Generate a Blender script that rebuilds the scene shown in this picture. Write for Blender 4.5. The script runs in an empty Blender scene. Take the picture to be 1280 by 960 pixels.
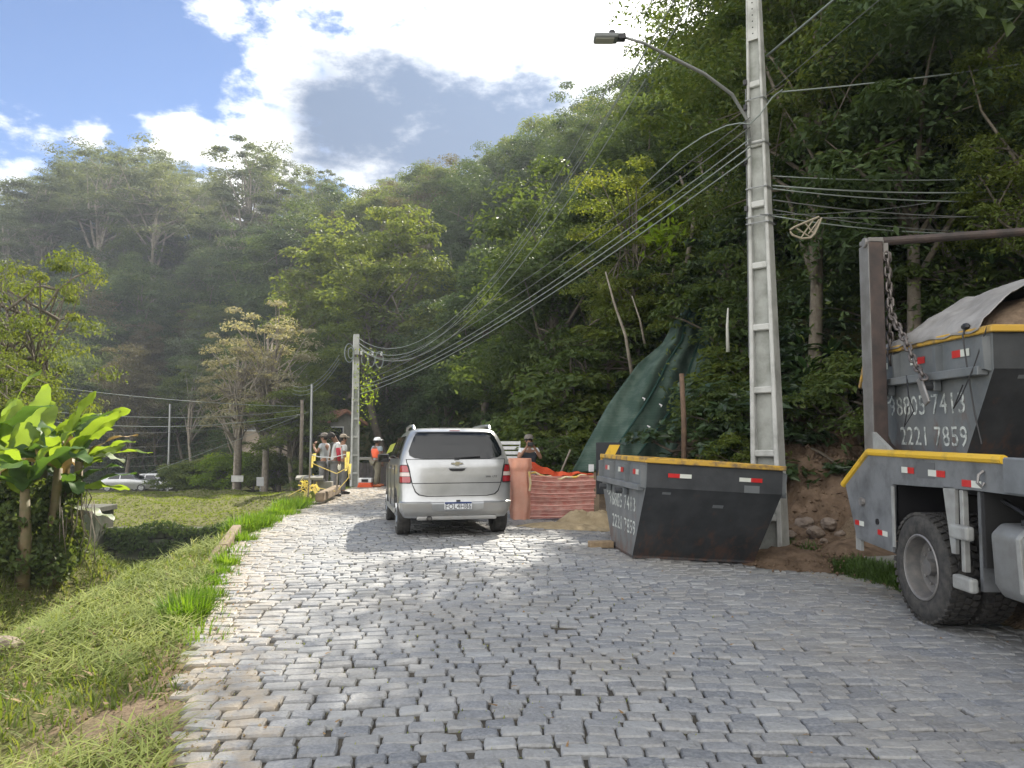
import bpy, bmesh, math, random
import numpy as np
from mathutils import Vector, Matrix, Euler, noise as mnoise
random.seed(7); rng = np.random.default_rng(7)
R = math.radians
S = bpy.context.scene
C = S.collection

# ------------------------------------------------------------------ camera
PITCH = math.atan(60/961)
CAM_Z = 1.55
cd = bpy.data.cameras.new('camera'); cam = bpy.data.objects.new('camera', cd); C.objects.link(cam)
cam.location = (0, 0, CAM_Z); cam.rotation_euler = (math.pi/2 + PITCH, 0, 0)
cd.sensor_width = 36; cd.lens = 961/1280*36; cd.clip_start = .05; cd.clip_end = 3000
S.camera = cam

def ray(px, py):
    u = (px-640)/961; v = (480-py)/961
    c, s = math.cos(PITCH), math.sin(PITCH)
    return Vector((u, c - v*s, s + v*c))
def at(px, py, Y):
    d = ray(px, py)
    return Vector((0, 0, CAM_Z)) + d*(Y/d.y)
def topx(x, y, z):
    c, s = math.cos(PITCH), math.sin(PITCH)
    dz = z-CAM_Z; f = y*c + dz*s; up = dz*c - y*s
    return 640+961*x/f, 480-961*up/f

# ------------------------------------------------------------------ world, sun, exposure
SUN_AZ, SUN_EL = R(20), R(42)
w = bpy.data.worlds.new("World"); S.world = w; w.use_nodes = True
nt = w.node_tree; nt.nodes.clear()
def N(t, **k):
    n = nt.nodes.new(t)
    for a, b in k.items(): setattr(n, a, b)
    return n
def L(a, b): nt.links.new(a, b)
def M_(op, a, b=None, c=None, clamp=False):
    n = N('ShaderNodeMath', operation=op); n.use_clamp = clamp
    for i, v in enumerate((a, b, c)):
        if v is None: continue
        if isinstance(v, (int, float)): n.inputs[i].default_value = v
        else: L(v, n.inputs[i])
    return n.outputs[0]
out = N('ShaderNodeOutputWorld'); bg = N('ShaderNodeBackground')
sky = N('ShaderNodeTexSky', sky_type='NISHITA'); sky.sun_disc = False
sky.sun_elevation = SUN_EL; sky.sun_rotation = SUN_AZ; sky.altitude = 3200; sky.air_density = .8; sky.dust_density = .25; sky.ozone_density = 3.0
tc = N('ShaderNodeTexCoord')
def dirdot(px, py):
    d = ray(px, py).normalized()
    n = N('ShaderNodeVectorMath', operation='DISTANCE'); L(tc.outputs['Generated'], n.inputs[0]); n.inputs[1].default_value = d
    return n.outputs['Value']
# soft cloud banks: distance to chosen directions, broken up by noise; elsewhere added cover and noise decide
wn = N('ShaderNodeTexNoise'); wn.inputs['Scale'].default_value = 5.0; wn.inputs['Detail'].default_value = 4; wn.inputs['Roughness'].default_value = .6
mp = N('ShaderNodeMapping'); mp.inputs['Scale'].default_value = (1, 1, 1.9); L(tc.outputs['Generated'], mp.inputs[0]); L(mp.outputs[0], wn.inputs['Vector'])
wn2 = N('ShaderNodeTexNoise'); wn2.inputs['Scale'].default_value = 11; wn2.inputs['Detail'].default_value = 10; wn2.inputs['Roughness'].default_value = .62; L(mp.outputs[0], wn2.inputs['Vector'])
blob = None
for px, py, r, s_ in [(520,140,.21,.95),(350,105,.13,.7),(640,110,.22,1.0),(800,80,.26,1.0),(225,170,.11,.72),(330,175,.13,.8),(480,215,.15,.75),
                      (470,20,.13,.6),(620,15,.18,.8),(20,215,.10,.55),(290,5,.06,.42),(1000,60,.3,1.0),(480,250,.1,.7),(120,165,.05,.5)]:
    b = M_('MULTIPLY', M_('SUBTRACT', 1.0, M_('DIVIDE', dirdot(px, py), r), clamp=True), s_)
    blob = b if blob is None else M_('MAXIMUM', blob, b)
far_ = M_('SUBTRACT', M_('MULTIPLY', dirdot(430, 120), .9), .55, clamp=True)       # away from the banks: unseen broken cloud, thickened to lift the ambient light
nz = M_('ADD', M_('MULTIPLY', wn.outputs['Fac'], .9), M_('MULTIPLY', wn2.outputs['Fac'], 1.25))
dens = M_('ADD', M_('ADD', M_('MULTIPLY', blob, .95), M_('MULTIPLY', far_, .85)), M_('SUBTRACT', nz, 1.30))
mask = N('ShaderNodeMapRange', interpolation_type='SMOOTHSTEP'); L(dens, mask.inputs[0]); mask.inputs[1].default_value = 0; mask.inputs[2].default_value = .30
cb_ = None
def dirdot2(px, py):
    d = ray(px, py).normalized(); d = Vector((d.x, d.y, d.z*1.9))
    n = N('ShaderNodeVectorMath', operation='DISTANCE'); L(mp.outputs[0], n.inputs[0]); n.inputs[1].default_value = d
    return n.outputs['Value']
for px, py, r, s_ in [(470,155,.26,1.0),(610,165,.25,1.0),(540,195,.25,1.0),(380,120,.13,.6),(840,125,.14,.7),(60,228,.10,.5)]:
    b = M_('MULTIPLY', M_('SUBTRACT', 1.0, M_('DIVIDE', dirdot2(px, py), r), clamp=True), s_)
    cb_ = b if cb_ is None else M_('MAXIMUM', cb_, b)
cden = M_("ADD", M_("MULTIPLY", M_("ADD", cb_, M_('MULTIPLY', far_, .1)), 1.0), M_('MULTIPLY', M_('SUBTRACT', nz, 1.08), .95))
core = N('ShaderNodeMapRange', interpolation_type='SMOOTHSTEP'); L(cden, core.inputs[0]); core.inputs[1].default_value = .10; core.inputs[2].default_value = .82
sd = Vector((math.sin(SUN_AZ)*math.cos(SUN_EL), math.cos(SUN_AZ)*math.cos(SUN_EL), math.sin(SUN_EL)))
sn = N('ShaderNodeVectorMath', operation='DOT_PRODUCT'); L(tc.outputs['Generated'], sn.inputs[0]); sn.inputs[1].default_value = sd
glow = M_('POWER', M_('MAXIMUM', sn.outputs['Value'], 0.0), 5.0)
mixc = N('ShaderNodeMix', data_type='RGBA'); L(core.outputs[0], mixc.inputs[0])
mixc.inputs[6].default_value = (12.0, 11.8, 11.5, 1); mixc.inputs[7].default_value = (1.15, 1.6, 2.45, 1)
cl = N('ShaderNodeVectorMath', operation='SCALE'); L(mixc.outputs[2], cl.inputs[0]); L(M_('ADD', M_('ADD', .62, M_('MULTIPLY', glow, .8)), M_('MULTIPLY', M_('SUBTRACT', .55, sn.outputs['Value'], clamp=True), .5)), cl.inputs['Scale'])  # last term brightens unseen clouds opposite the sun for fill light
mixs = N('ShaderNodeMix', data_type='RGBA'); L(mask.outputs[0], mixs.inputs[0]); L(sky.outputs[0], mixs.inputs[6]); L(cl.outputs[0], mixs.inputs[7])
L(mixs.outputs[2], bg.inputs[0]); bg.inputs[1].default_value = .1; L(bg.outputs[0], out.inputs[0])

ld = bpy.data.lights.new('sun', 'SUN'); sun = bpy.data.objects.new('sun', ld); C.objects.link(sun)
ld.energy = 5.0; ld.angle = R(.5); ld.color = (1, .93, .80)
sun.rotation_euler = (-sd).to_track_quat('-Z', 'Y').to_euler()
S.view_settings.view_transform = 'Standard'; S.view_settings.look = 'None'; S.view_settings.gamma = 1
S.view_settings.exposure = 1.08
S.render.engine = 'CYCLES'
S.cycles.use_denoising = True; S.cycles.max_bounces = 8; S.cycles.diffuse_bounces = 4; S.cycles.transmission_bounces = 6
S.cycles.volume_bounces = 0; S.cycles.caustics_reflective = False; S.cycles.caustics_refractive = False
S.cycles.sample_clamp_indirect = 5

# ------------------------------------------------------------------ materials
MATS = {}
def mat(name, col, rough=.7, metal=0, col2=None, nscale=5, ndetail=6, contrast=(.35,.65), bump=0, bscale=40, trans=0, tcol=None, coat=0, coord='Object', extra=None, alpha=1, spec=.5, sheen=0):
    m = bpy.data.materials.new(name); m.use_nodes = True; t = m.node_tree; n = t.nodes; n.clear()
    o = n.new('ShaderNodeOutputMaterial'); p = n.new('ShaderNodeBsdfPrincipled')
    p.inputs['Base Color'].default_value = (*col, 1); p.inputs['Roughness'].default_value = rough; p.inputs['Metallic'].default_value = metal
    p.inputs['Specular IOR Level'].default_value = spec
    if coat: p.inputs['Coat Weight'].default_value = coat; p.inputs['Coat Roughness'].default_value = .08
    tcn = n.new('ShaderNodeTexCoord'); last = None
    if col2 is not None:
        z = n.new('ShaderNodeTexNoise'); z.inputs['Scale'].default_value = nscale; z.inputs['Detail'].default_value = ndetail; z.inputs['Roughness'].default_value = .6
        t.links.new(tcn.outputs[coord], z.inputs['Vector'])
        mr = n.new('ShaderNodeMapRange'); mr.inputs[1].default_value = contrast[0]; mr.inputs[2].default_value = contrast[1]
        t.links.new(z.outputs['Fac'], mr.inputs[0])
        mx = n.new('ShaderNodeMix'); mx.data_type = 'RGBA'; mx.inputs[6].default_value = (*col, 1); mx.inputs[7].default_value = (*col2, 1)
        t.links.new(mr.outputs[0], mx.inputs[0]); t.links.new(mx.outputs[2], p.inputs['Base Color']); last = mx
    if bump:
        z = n.new('ShaderNodeTexNoise'); z.inputs['Scale'].default_value = bscale; z.inputs['Detail'].default_value = 6
        t.links.new(tcn.outputs[coord], z.inputs['Vector'])
        b = n.new('ShaderNodeBump'); b.inputs['Strength'].default_value = bump; b.inputs['Distance'].default_value = .02
        t.links.new(z.outputs['Fac'], b.inputs['Height']); t.links.new(b.outputs[0], p.inputs['Normal'])
    if trans:
        tr = n.new('ShaderNodeBsdfTranslucent'); tr.inputs[0].default_value = (*(tcol or col), 1)
        ms = n.new('ShaderNodeMixShader'); ms.inputs[0].default_value = trans
        t.links.new(p.outputs[0], ms.inputs[1]); t.links.new(tr.outputs[0], ms.inputs[2]); t.links.new(ms.outputs[0], o.inputs[0])
    else: t.links.new(p.outputs[0], o.inputs[0])
    if alpha < 1: p.inputs['Alpha'].default_value = alpha
    MATS[name] = m
    return m

def leafmat(name, dark, mid, light, trans=.4, rough=.55, spec=.25, warm=.0):
    """leaf: colour varies leaf by leaf (attribute lv), clump by clump (attribute cv) and tree by tree (object random)"""
    m = bpy.data.materials.new(name); m.use_nodes = True; t = m.node_tree; n = t.nodes; n.clear()
    o = n.new('ShaderNodeOutputMaterial'); p = n.new('ShaderNodeBsdfPrincipled'); p.inputs['Roughness'].default_value = rough; p.inputs['Specular IOR Level'].default_value = spec
    a = n.new('ShaderNodeAttribute'); a.attribute_name = 'lv'
    c = n.new('ShaderNodeAttribute'); c.attribute_name = 'cv'
    oi = n.new('ShaderNodeObjectInfo')
    def m2(op, x, y):
        q = n.new('ShaderNodeMath'); q.operation = op
        for i, v in enumerate((x, y)):
            if isinstance(v, (int, float)): q.inputs[i].default_value = v
            else: t.links.new(v, q.inputs[i])
        return q.outputs[0]
    f = m2('ADD', m2('MULTIPLY', a.outputs['Fac'], .38), m2('ADD', m2('MULTIPLY', c.outputs['Fac'], .32), m2('MULTIPLY', oi.outputs['Random'], .34)))
    cr = n.new('ShaderNodeValToRGB'); cr.color_ramp.elements[0].position = .15; cr.color_ramp.elements[0].color = (*dark, 1)
    cr.color_ramp.elements[1].position = .95; cr.color_ramp.elements[1].color = (*light, 1)
    e = cr.color_ramp.elements.new(.55); e.color = (*mid, 1)
    t.links.new(f, cr.inputs[0]); t.links.new(cr.outputs[0], p.inputs['Base Color'])
    tr = n.new('ShaderNodeBsdfTranslucent'); mx = n.new('ShaderNodeMix'); mx.data_type = 'RGBA'; mx.blend_type = 'MULTIPLY'; mx.inputs[0].default_value = 1
    t.links.new(cr.outputs[0], mx.inputs[6]); mx.inputs[7].default_value = (1.9, 1.75, .75, 1)
    t.links.new(mx.outputs[2], tr.inputs[0])
    ms = n.new('ShaderNodeMixShader'); ms.inputs[0].default_value = trans
    t.links.new(p.outputs[0], ms.inputs[1]); t.links.new(tr.outputs[0], ms.inputs[2]); t.links.new(ms.outputs[0], o.inputs[0])
    MATS[name] = m
    return m

# ------------------------------------------------------------------ scene-tree helpers
def tag(o, label=None, cat=None, group=None, kind=None):
    if label: o['label'] = label
    if cat: o['category'] = cat
    if group: o['group'] = group
    if kind: o['kind'] = kind
    return o
def empty(name, loc=(0,0,0), rz=0, label=None, cat=None, group=None):
    o = bpy.data.objects.new(name, None); C.objects.link(o); o.location = loc; o.rotation_euler = (0,0,rz); o.empty_display_size = .1
    return tag(o, label, cat, group)
def link(name, me, parent=None, m=None):
    o = bpy.data.objects.new(name, me); C.objects.link(o)
    if m is not None and not me.materials: me.materials.append(m)
    if parent is not None: o.parent = parent
    return o
def copy_tree(o, parent=None):
    c = o.copy(); C.objects.link(c); c.parent = parent
    for ch in list(o.children): copy_tree(ch, c)
    return c
def np_mesh(name, V, F, attrs=None, smooth=False, mi=None):
    """V (n,3), F (m,k) arrays, k = 3 or 4"""
    V = np.asarray(V, np.float32); F = np.asarray(F, np.int32)
    me = bpy.data.meshes.new(name); me.vertices.add(len(V)); me.vertices.foreach_set('co', V.ravel())
    k = F.shape[1]; me.loops.add(F.size); me.loops.foreach_set('vertex_index', F.ravel())
    me.polygons.add(len(F)); me.polygons.foreach_set('loop_start', np.arange(0, F.size, k, dtype=np.int32)); me.polygons.foreach_set('loop_total', np.full(len(F), k, np.int32))
    me.polygons.foreach_set('use_smooth', np.full(len(F), smooth, bool))
    me.update(calc_edges=True)
    for a, v in (attrs or {}).items():
        at_ = me.attributes.new(a, 'FLOAT', 'POINT'); at_.data.foreach_set('value', np.asarray(v, np.float32))
    return me

class MB:
    def __init__(s): s.v = []; s.f = []; s.m = []; s.cur = 0
    def add(s, vs, fs):
        b = len(s.v); s.v += [tuple(x) for x in vs]; s.f += [tuple(b+i for i in f) for f in fs]; s.m += [s.cur]*len(fs); return s
    def box(s, c, d, rz=0, mtx=None):
        x, y, z = d[0]/2, d[1]/2, d[2]/2
        P = [Vector((i*x, j*y, k*z)) for k in (-1,1) for j in (-1,1) for i in (-1,1)]
        if mtx is not None: P = [mtx @ p for p in P]
        elif rz: q = Matrix.Rotation(rz, 3, 'Z'); P = [q @ p for p in P]
        P = [p + Vector(c) for p in P]
        return s.add(P, [(0,2,3,1),(4,5,7,6),(0,1,5,4),(2,6,7,3),(0,4,6,2),(1,3,7,5)])
    def bx(s, x0, x1, y0, y1, z0, z1): return s.box(((x0+x1)/2,(y0+y1)/2,(z0+z1)/2), (abs(x1-x0),abs(y1-y0),abs(z1-z0)))
    def prism(s, poly, axis, a, b):
        """poly 2D points; axis 'x': (y,z), 'y': (x,z), 'z': (x,y); extruded from a to b"""
        def mk(p, t):
            return {'x': (t, p[0], p[1]), 'y': (p[0], t, p[1]), 'z': (p[0], p[1], t)}[axis]
        n = len(poly); vs = [mk(p, a) for p in poly] + [mk(p, b) for p in poly]
        fs = [tuple(range(n))[::-1], tuple(range(n, 2*n))] + [(i, (i+1) % n, n+(i+1) % n, n+i) for i in range(n)]
        return s.add(vs, fs)
    def tube(s, pts, r, n=6, caps=True, closed=False):
        pts = [Vector(p) for p in pts]; rs = r if isinstance(r, (list, tuple)) else [r]*len(pts)
        up = None; rings = []; K = len(pts)
        for i, p in enumerate(pts):
            if closed: d = pts[(i+1) % K]-pts[i-1]
            else: d = pts[min(i+1, K-1)]-pts[max(i-1, 0)]
            if d.length < 1e-9: d = Vector((0,0,1))
            d.normalize()
            if up is None:
                up = Vector((0,0,1)) if abs(d.z) < .9 else Vector((1,0,0))
            a = d.cross(up)
            if a.length < 1e-6: a = d.orthogonal()
            a.normalize(); b = a.cross(d); up = b
            rings.append([p + (a*math.cos(t*2*math.pi/n)+b*math.sin(t*2*math.pi/n))*rs[i] for t in range(n)])
        vs = [v for rr in rings for v in rr]; fs = []
        for i in range(K if closed else K-1):
            j = (i+1) % K
            for t in range(n): fs.append((i*n+t, i*n+(t+1) % n, j*n+(t+1) % n, j*n+t))
        if caps and not closed: fs += [tuple(range(n))[::-1], tuple((K-1)*n+t for t in range(n))]
        return s.add(vs, fs)
    def cyl(s, a, b, r, n=16): return s.tube([a, b], r, n)
    def lathe(s, prof, n=24, axis='x', c=(0,0,0), closed=False):
        """prof (radius, along) revolved about axis"""
        vs = []; K = len(prof)
        for r, h in prof:
            for t in range(n):
                a = t*2*math.pi/n; q = (r*math.cos(a), r*math.sin(a))
                vs.append({'x': (h+c[0], q[0]+c[1], q[1]+c[2]), 'y': (q[0]+c[0], h+c[1], q[1]+c[2]), 'z': (q[0]+c[0], q[1]+c[1], h+c[2])}[axis])
        fs = [(i*n+t, i*n+(t+1) % n, ((i+1) % K)*n+(t+1) % n, ((i+1) % K)*n+t) for i in range(K if closed else K-1) for t in range(n)]
        return s.add(vs, fs)
    def sphere(s, c, r, n=10, k=6):
        r = (r, r, r) if isinstance(r, (int, float)) else r
        vs = [(c[0], c[1], c[2]-r[2])]
        for i in range(1, k):
            a = -math.pi/2+math.pi*i/k
            for t in range(n): vs.append((c[0]+r[0]*math.cos(a)*math.cos(2*math.pi*t/n), c[1]+r[1]*math.cos(a)*math.sin(2*math.pi*t/n), c[2]+r[2]*math.sin(a)))
        vs.append((c[0], c[1], c[2]+r[2])); fs = []
        for t in range(n):
            fs.append((0, 1+(t+1) % n, 1+t)); e = len(vs)-1; b = 1+(k-2)*n; fs.append((e, b+t, b+(t+1) % n))
            for i in range(k-2): fs.append((1+i*n+t, 1+i*n+(t+1) % n, 1+(i+1)*n+(t+1) % n, 1+(i+1)*n+t))
        return s.add(vs, fs)
    def grid(s, fn, nu, nv, wrap=False):
        vs = [fn(i/nu, j/nv) for j in range(nv+1) for i in range(nu+1)]
        return s.add(vs, [(j*(nu+1)+i, j*(nu+1)+i+1, (j+1)*(nu+1)+i+1, (j+1)*(nu+1)+i) for j in range(nv) for i in range(nu)])
    def mesh(s, name, mats, smooth=False, bevel=0, normals=True):
        me = bpy.data.meshes.new(name); me.from_pydata(s.v, [], s.f)
        for m in (mats if isinstance(mats, (list, tuple)) else [mats]): me.materials.append(m)
        if len(me.materials) > 1: me.polygons.foreach_set('material_index', s.m)
        if normals or bevel:
            bm = bmesh.new(); bm.from_mesh(me)
            if normals: bmesh.ops.recalc_face_normals(bm, faces=bm.faces)
            if bevel:
                es = [e for e in bm.edges if len(e.link_faces) == 2 and e.calc_face_angle(0) > .6]
                bmesh.ops.bevel(bm, geom=es, offset=bevel, segments=2 if bevel > .015 else 1, profile=.5, affect='EDGES', clamp_overlap=True)
            bm.to_mesh(me); bm.free()
        if smooth:
            me.polygons.foreach_set('use_smooth', [True]*len(me.polygons))
            if smooth != 'all': me.set_sharp_from_angle(angle=R(38))
        me.update()
        return me
    def build(s, name, mats, parent=None, smooth=False, bevel=0, normals=True):
        return link(name, s.mesh(name, mats, smooth, bevel, normals), parent)

def text_mesh(txt, size, extrude=.002, mat_=None, name='lettering', shear=0, space=1.0):
    cu = bpy.data.curves.new(name, 'FONT'); cu.body = txt; cu.size = size; cu.extrude = extrude; cu.align_x = 'CENTER'; cu.align_y = 'CENTER'; cu.space_character = space; cu.shear = shear
    cu.resolution_u = 3
    o = bpy.data.objects.new('tmp', cu); C.objects.link(o)
    dg = bpy.context.evaluated_depsgraph_get(); me = bpy.data.meshes.new_from_object(o.evaluated_get(dg)); me.name = name
    bpy.data.objects.remove(o); me.materials.clear()
    if mat_: me.materials.append(mat_)
    return me

# ------------------------------------------------------------------ terrain shape
_xl = ([-30,0,3.55,5.7,7.45,10.6,14.9,19,24,30,36,42,46,60],[-.4,-.9,-1.42,-2.24,-2.83,-3.76,-4.6,-5.0,-5.3,-5.8,-7.2,-11,-17,-40])
_xr = ([-30,0,8.6,11.2,12.5,14,17,22,28,36,42,46,60],[4.6,4.5,4.35,4.1,3.4,2.6,1.4,.6,-.6,-2.2,-6,-12,-36])
def xl(y): return np.interp(y, *_xl)
def xr(y): return np.interp(y, *_xr)
def basez(y): return np.interp(y, [-20,0,8,12,14.7,20,24,28.5,34,45,60,75,200], [.05,.02,0,-.03,-.11,-.22,-.3,-.47,-.85,-1.9,-3.2,-4,-4])
FOOT = np.array([(6.0,-30),(6.2,0),(6.0,8),(5.1,11),(4.5,13),(3.2,15.5),(2.0,18),(1.6,22),(.6,28),(-1.0,36),(-4.5,43),(-11,50),(-22,61),(-36,74),(-50,84),(-56,100),(-58,140)], float)
def foot_d(x, y):
    x = np.asarray(x, float); y = np.asarray(y, float); best = np.full(x.shape, 1e9); sg = np.ones(x.shape)
    for a, b in zip(FOOT[:-1], FOOT[1:]):
        ab = b-a; t = np.clip(((x-a[0])*ab[0]+(y-a[1])*ab[1])/(ab@ab), 0, 1)
        dx = x-(a[0]+t*ab[0]); dy = y-(a[1]+t*ab[1]); d = np.hypot(dx, dy)
        s = np.where(ab[0]*dy-ab[1]*dx < 0, 1, -1); m = d < best; best = np.where(m, d, best); sg = np.where(m, s, sg)
    return best*sg
def bumps(x, y, f, s=0): return np.sin(x*f+1.3+s)*np.cos(y*f*1.17+.5+s*2)+.5*np.sin(x*f*2.3-y*f*1.7+s)+.35*np.cos(x*f*4.1+y*f*3.3+2*s)
def road_z(x, y):
    b = basez(y); k = np.clip(y/10, .5, 1)*np.clip((19-y)/5, 0, 1)
    return b - .065*np.clip(x-.3, 0, 9)*k + .012*bumps(x, y, .9)
def tz(x, y):
    x = np.asarray(x, float); y = np.asarray(y, float); L_, R_ = xl(y), xr(y)
    z = road_z(np.clip(x, L_, R_), y) - np.where((x < L_-.03) | (x > R_+.03), .012, .05)
    # right: verge then hillside
    dR = x-R_; z = z + np.where(dR > 0, np.clip(dR/.25, 0, 1)*.14, 0)
    d = foot_d(x, y)
    prof = np.interp(d, [0,1.5,5,14,30,60], [0,.75,4.2,12.2,24,40])
    z = z + np.where((d > 0) & (dR > 0), prof + .18*bumps(x, y, .8)*np.clip(d/3, 0, 1), 0)
    z = z + np.where((d > -.3) & (dR > 0), 2.6*np.exp(-((x-5.4)**2+(y-20.2)**2)/5.5), 0)
    # left bank, channel, berm, plateau
    dL = L_-x
    bed = np.where(y < 22.3, -2.2, np.interp(y, [22.3,22.45,24.5,28,34,45,60,75,200], [-2.2,-1.2,-1.0,-.86,-1.15,-2.1,-3.5,-4.2,-4.2]) + .11*bumps(x, y, .7)*np.clip((y-22.3)/2,0,1)*np.clip((44-y)/10,0,1))
    bank = z - np.clip(dL, 0, 1)*.06 - np.clip(dL-np.interp(y, [4,8,11,15,20], [1.6,1.1,.5,.25,.5]), 0, 99)*np.interp(y, [4,8,12], [.4,.66,1.4]) + .05*bumps(x, y, 1.7)*np.clip(dL-.2, 0, 1)
    zl = np.maximum(bank, bed)
    # ridge (berm) with the banana plants
    ax, ay, bx_, by = -8.8, 6.5, -8.1, 13.0
    t = np.clip(((x-ax)*(bx_-ax)+(y-ay)*(by-ay))/((bx_-ax)**2+(by-ay)**2), 0, 1)
    px_, py_ = ax+t*(bx_-ax), ay+t*(by-ay); dd = np.hypot(x-px_, y-py_); left_ = (x < px_) & (t < 1)
    berm = -.1 - np.where(left_, -.02*dd, np.interp(dd, [0,.5,1.0,2.2,5], [0,.10,.45,1.6,3.9])) + .06*bumps(x, y, 1.3)
    berm = np.where(y < 6.5, berm-(6.5-y)*.1, berm)
    zl = np.maximum(zl, berm)
    z = np.where(dL > 0, zl, z)
    # far wooded hill
    d2 = y-74-.12*(x+40)
    z = np.where(d2 > 0, np.maximum(z, -4.2+np.interp(d2, [0,10,60,110], [0,4,34,50])+.6*bumps(x, y, .12)), z)
    return z
def tz1(x, y): return float(tz(np.array([x]), np.array([y]))[0])
def rz1(x, y): return float(road_z(np.array([x]), np.array([y]))[0])
# ------------------------------------------------------------------ the ground sheet
def ground_material():
    m = bpy.data.materials.new('soil_and_grass'); m.use_nodes = True; t = m.node_tree; n = t.nodes; n.clear()
    o = n.new('ShaderNodeOutputMaterial'); p = n.new('ShaderNodeBsdfPrincipled'); p.inputs['Roughness'].default_value = .95; p.inputs['Specular IOR Level'].default_value = .15
    tcn = n.new('ShaderNodeTexCoord')
    def ns(sc, det=6):
        z = n.new('ShaderNodeTexNoise'); z.inputs['Scale'].default_value = sc; z.inputs['Detail'].default_value = det; t.links.new(tcn.outputs['Object'], z.inputs['Vector']); return z.outputs['Fac']
    a = n.new('ShaderNodeAttribute'); a.attribute_name = 'soil'
    def mix(f, x, y):
        q = n.new('ShaderNodeMix'); q.data_type = 'RGBA'
        for i, v in ((0, f), (6, x), (7, y)):
            if isinstance(v, tuple): q.inputs[i].default_value = (*v, 1)
            else: t.links.new(v, q.inputs[i])
        return q.outputs[2]
    def mr(v, a_, b_):
        q = n.new('ShaderNodeMapRange'); q.inputs[1].default_value = a_; q.inputs[2].default_value = b_; t.links.new(v, q.inputs[0]); return q.outputs[0]
    g = mix(mr(ns(2.5), .35, .65), (.09,.10,.035), (.14,.15,.055)); g = mix(mr(ns(30), .4, .7), g, (.15,.13,.065))
    s = mix(mr(ns(6), .3, .7), (.17,.125,.085), (.25,.19,.13)); s = mix(mr(ns(40), .45, .7), s, (.11,.08,.055))
    q = n.new('ShaderNodeMath'); q.operation = 'ADD'; t.links.new(a.outputs['Fac'], q.inputs[0]); 
    q2 = n.new('ShaderNodeMath'); q2.operation = 'MULTIPLY_ADD'; t.links.new(ns(5), q2.inputs[0]); q2.inputs[1].default_value = .8; q2.inputs[2].default_value = -.4; t.links.new(q2.outputs[0], q.inputs[1])
    t.links.new(mix(mr(q.outputs[0], .35, .65), g, s), p.inputs['Base Color'])
    b = n.new('ShaderNodeBump'); b.inputs['Strength'].default_value = .8; b.inputs['Distance'].default_value = .05; t.links.new(ns(18, 8), b.inputs['Height']); t.links.new(b.outputs[0], p.inputs['Normal'])
    t.links.new(p.outputs[0], o.inputs[0]); return m
def warp(lo, hi, fine, n, c=0):
    k = 3.2; u = np.linspace(-1, 1, n); s = np.sinh(k*u)/np.sinh(k)
    return np.where(u < 0, c+s*(c-lo), c+s*(hi-c))
gx = np.unique(np.concatenate([np.linspace(-14, 9, 190), -14-np.geomspace(.3, 156, 60), 9+np.geomspace(.3, 136, 50)]))
gy = np.unique(np.concatenate([np.linspace(-3, 30, 240), 30+np.geomspace(.3, 144, 90), -3-np.geomspace(.5, 60, 12)]))
X, Y = np.meshgrid(gx, gy); Z = tz(X, Y)
inroad = (X > xl(Y)+.02) & (X < xr(Y)-.02)
Z = np.where(inroad, Z-.06, Z)
nx, ny = len(gx), len(gy)
I = np.arange(nx*ny).reshape(ny, nx)
F = np.stack([I[:-1,:-1], I[:-1,1:], I[1:,1:], I[1:,:-1]], -1).reshape(-1, 4)
fd = foot_d(X, Y)
soil = np.where((X > xr(Y)) & (Y < 22), 1.0, 0.0)*np.clip((3-fd)/2, 0, 1)
soil = np.maximum(soil, np.clip(1-np.abs(X-xl(Y)+.25)/.5, 0, 1)*np.where(Y < 11, .75, .4))
soil = np.maximum(soil, np.where((X < xl(Y)), .62*np.clip(1.5-np.hypot(X+2.1, Y-4.3)/.6, 0, 1), 0))
soil = np.maximum(soil, np.where((np.hypot((X+5.2)/1.3, (Y-21)/3) < 1), .7, 0))
soil = np.where(fd > 6, .5, soil)
g = np_mesh('ground', np.stack([X.ravel(), Y.ravel(), Z.ravel()], 1), F, {'soil': soil.ravel()}, smooth=True)
tag(link('ground', g, None, ground_material()), kind='structure', label='grassy and earthen ground of the valley rising into the wooded hill')

# ------------------------------------------------------------------ road bed and cobblestones
m_bed = mat('joint_earth', (.040,.037,.031), .95, col2=(.085,.072,.052), nscale=9, bump=.4)
ys = np.concatenate([np.arange(-8, 30, .5), np.arange(30, 60.1, 1)]); us = np.linspace(0, 1, 25)
V = [(xl(y)*(1-u)+xr(y)*u, y, rz1(xl(y)*(1-u)+xr(y)*u, y)-.021) for y in ys for u in us]
I = np.arange(len(V)).reshape(len(ys), len(us)); F = np.stack([I[:-1,:-1], I[:-1,1:], I[1:,1:], I[1:,:-1]], -1).reshape(-1, 4)
road = tag(link('road', np_mesh('road', V, F, smooth=True), None, m_bed), kind='structure', label='cobbled road')

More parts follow.
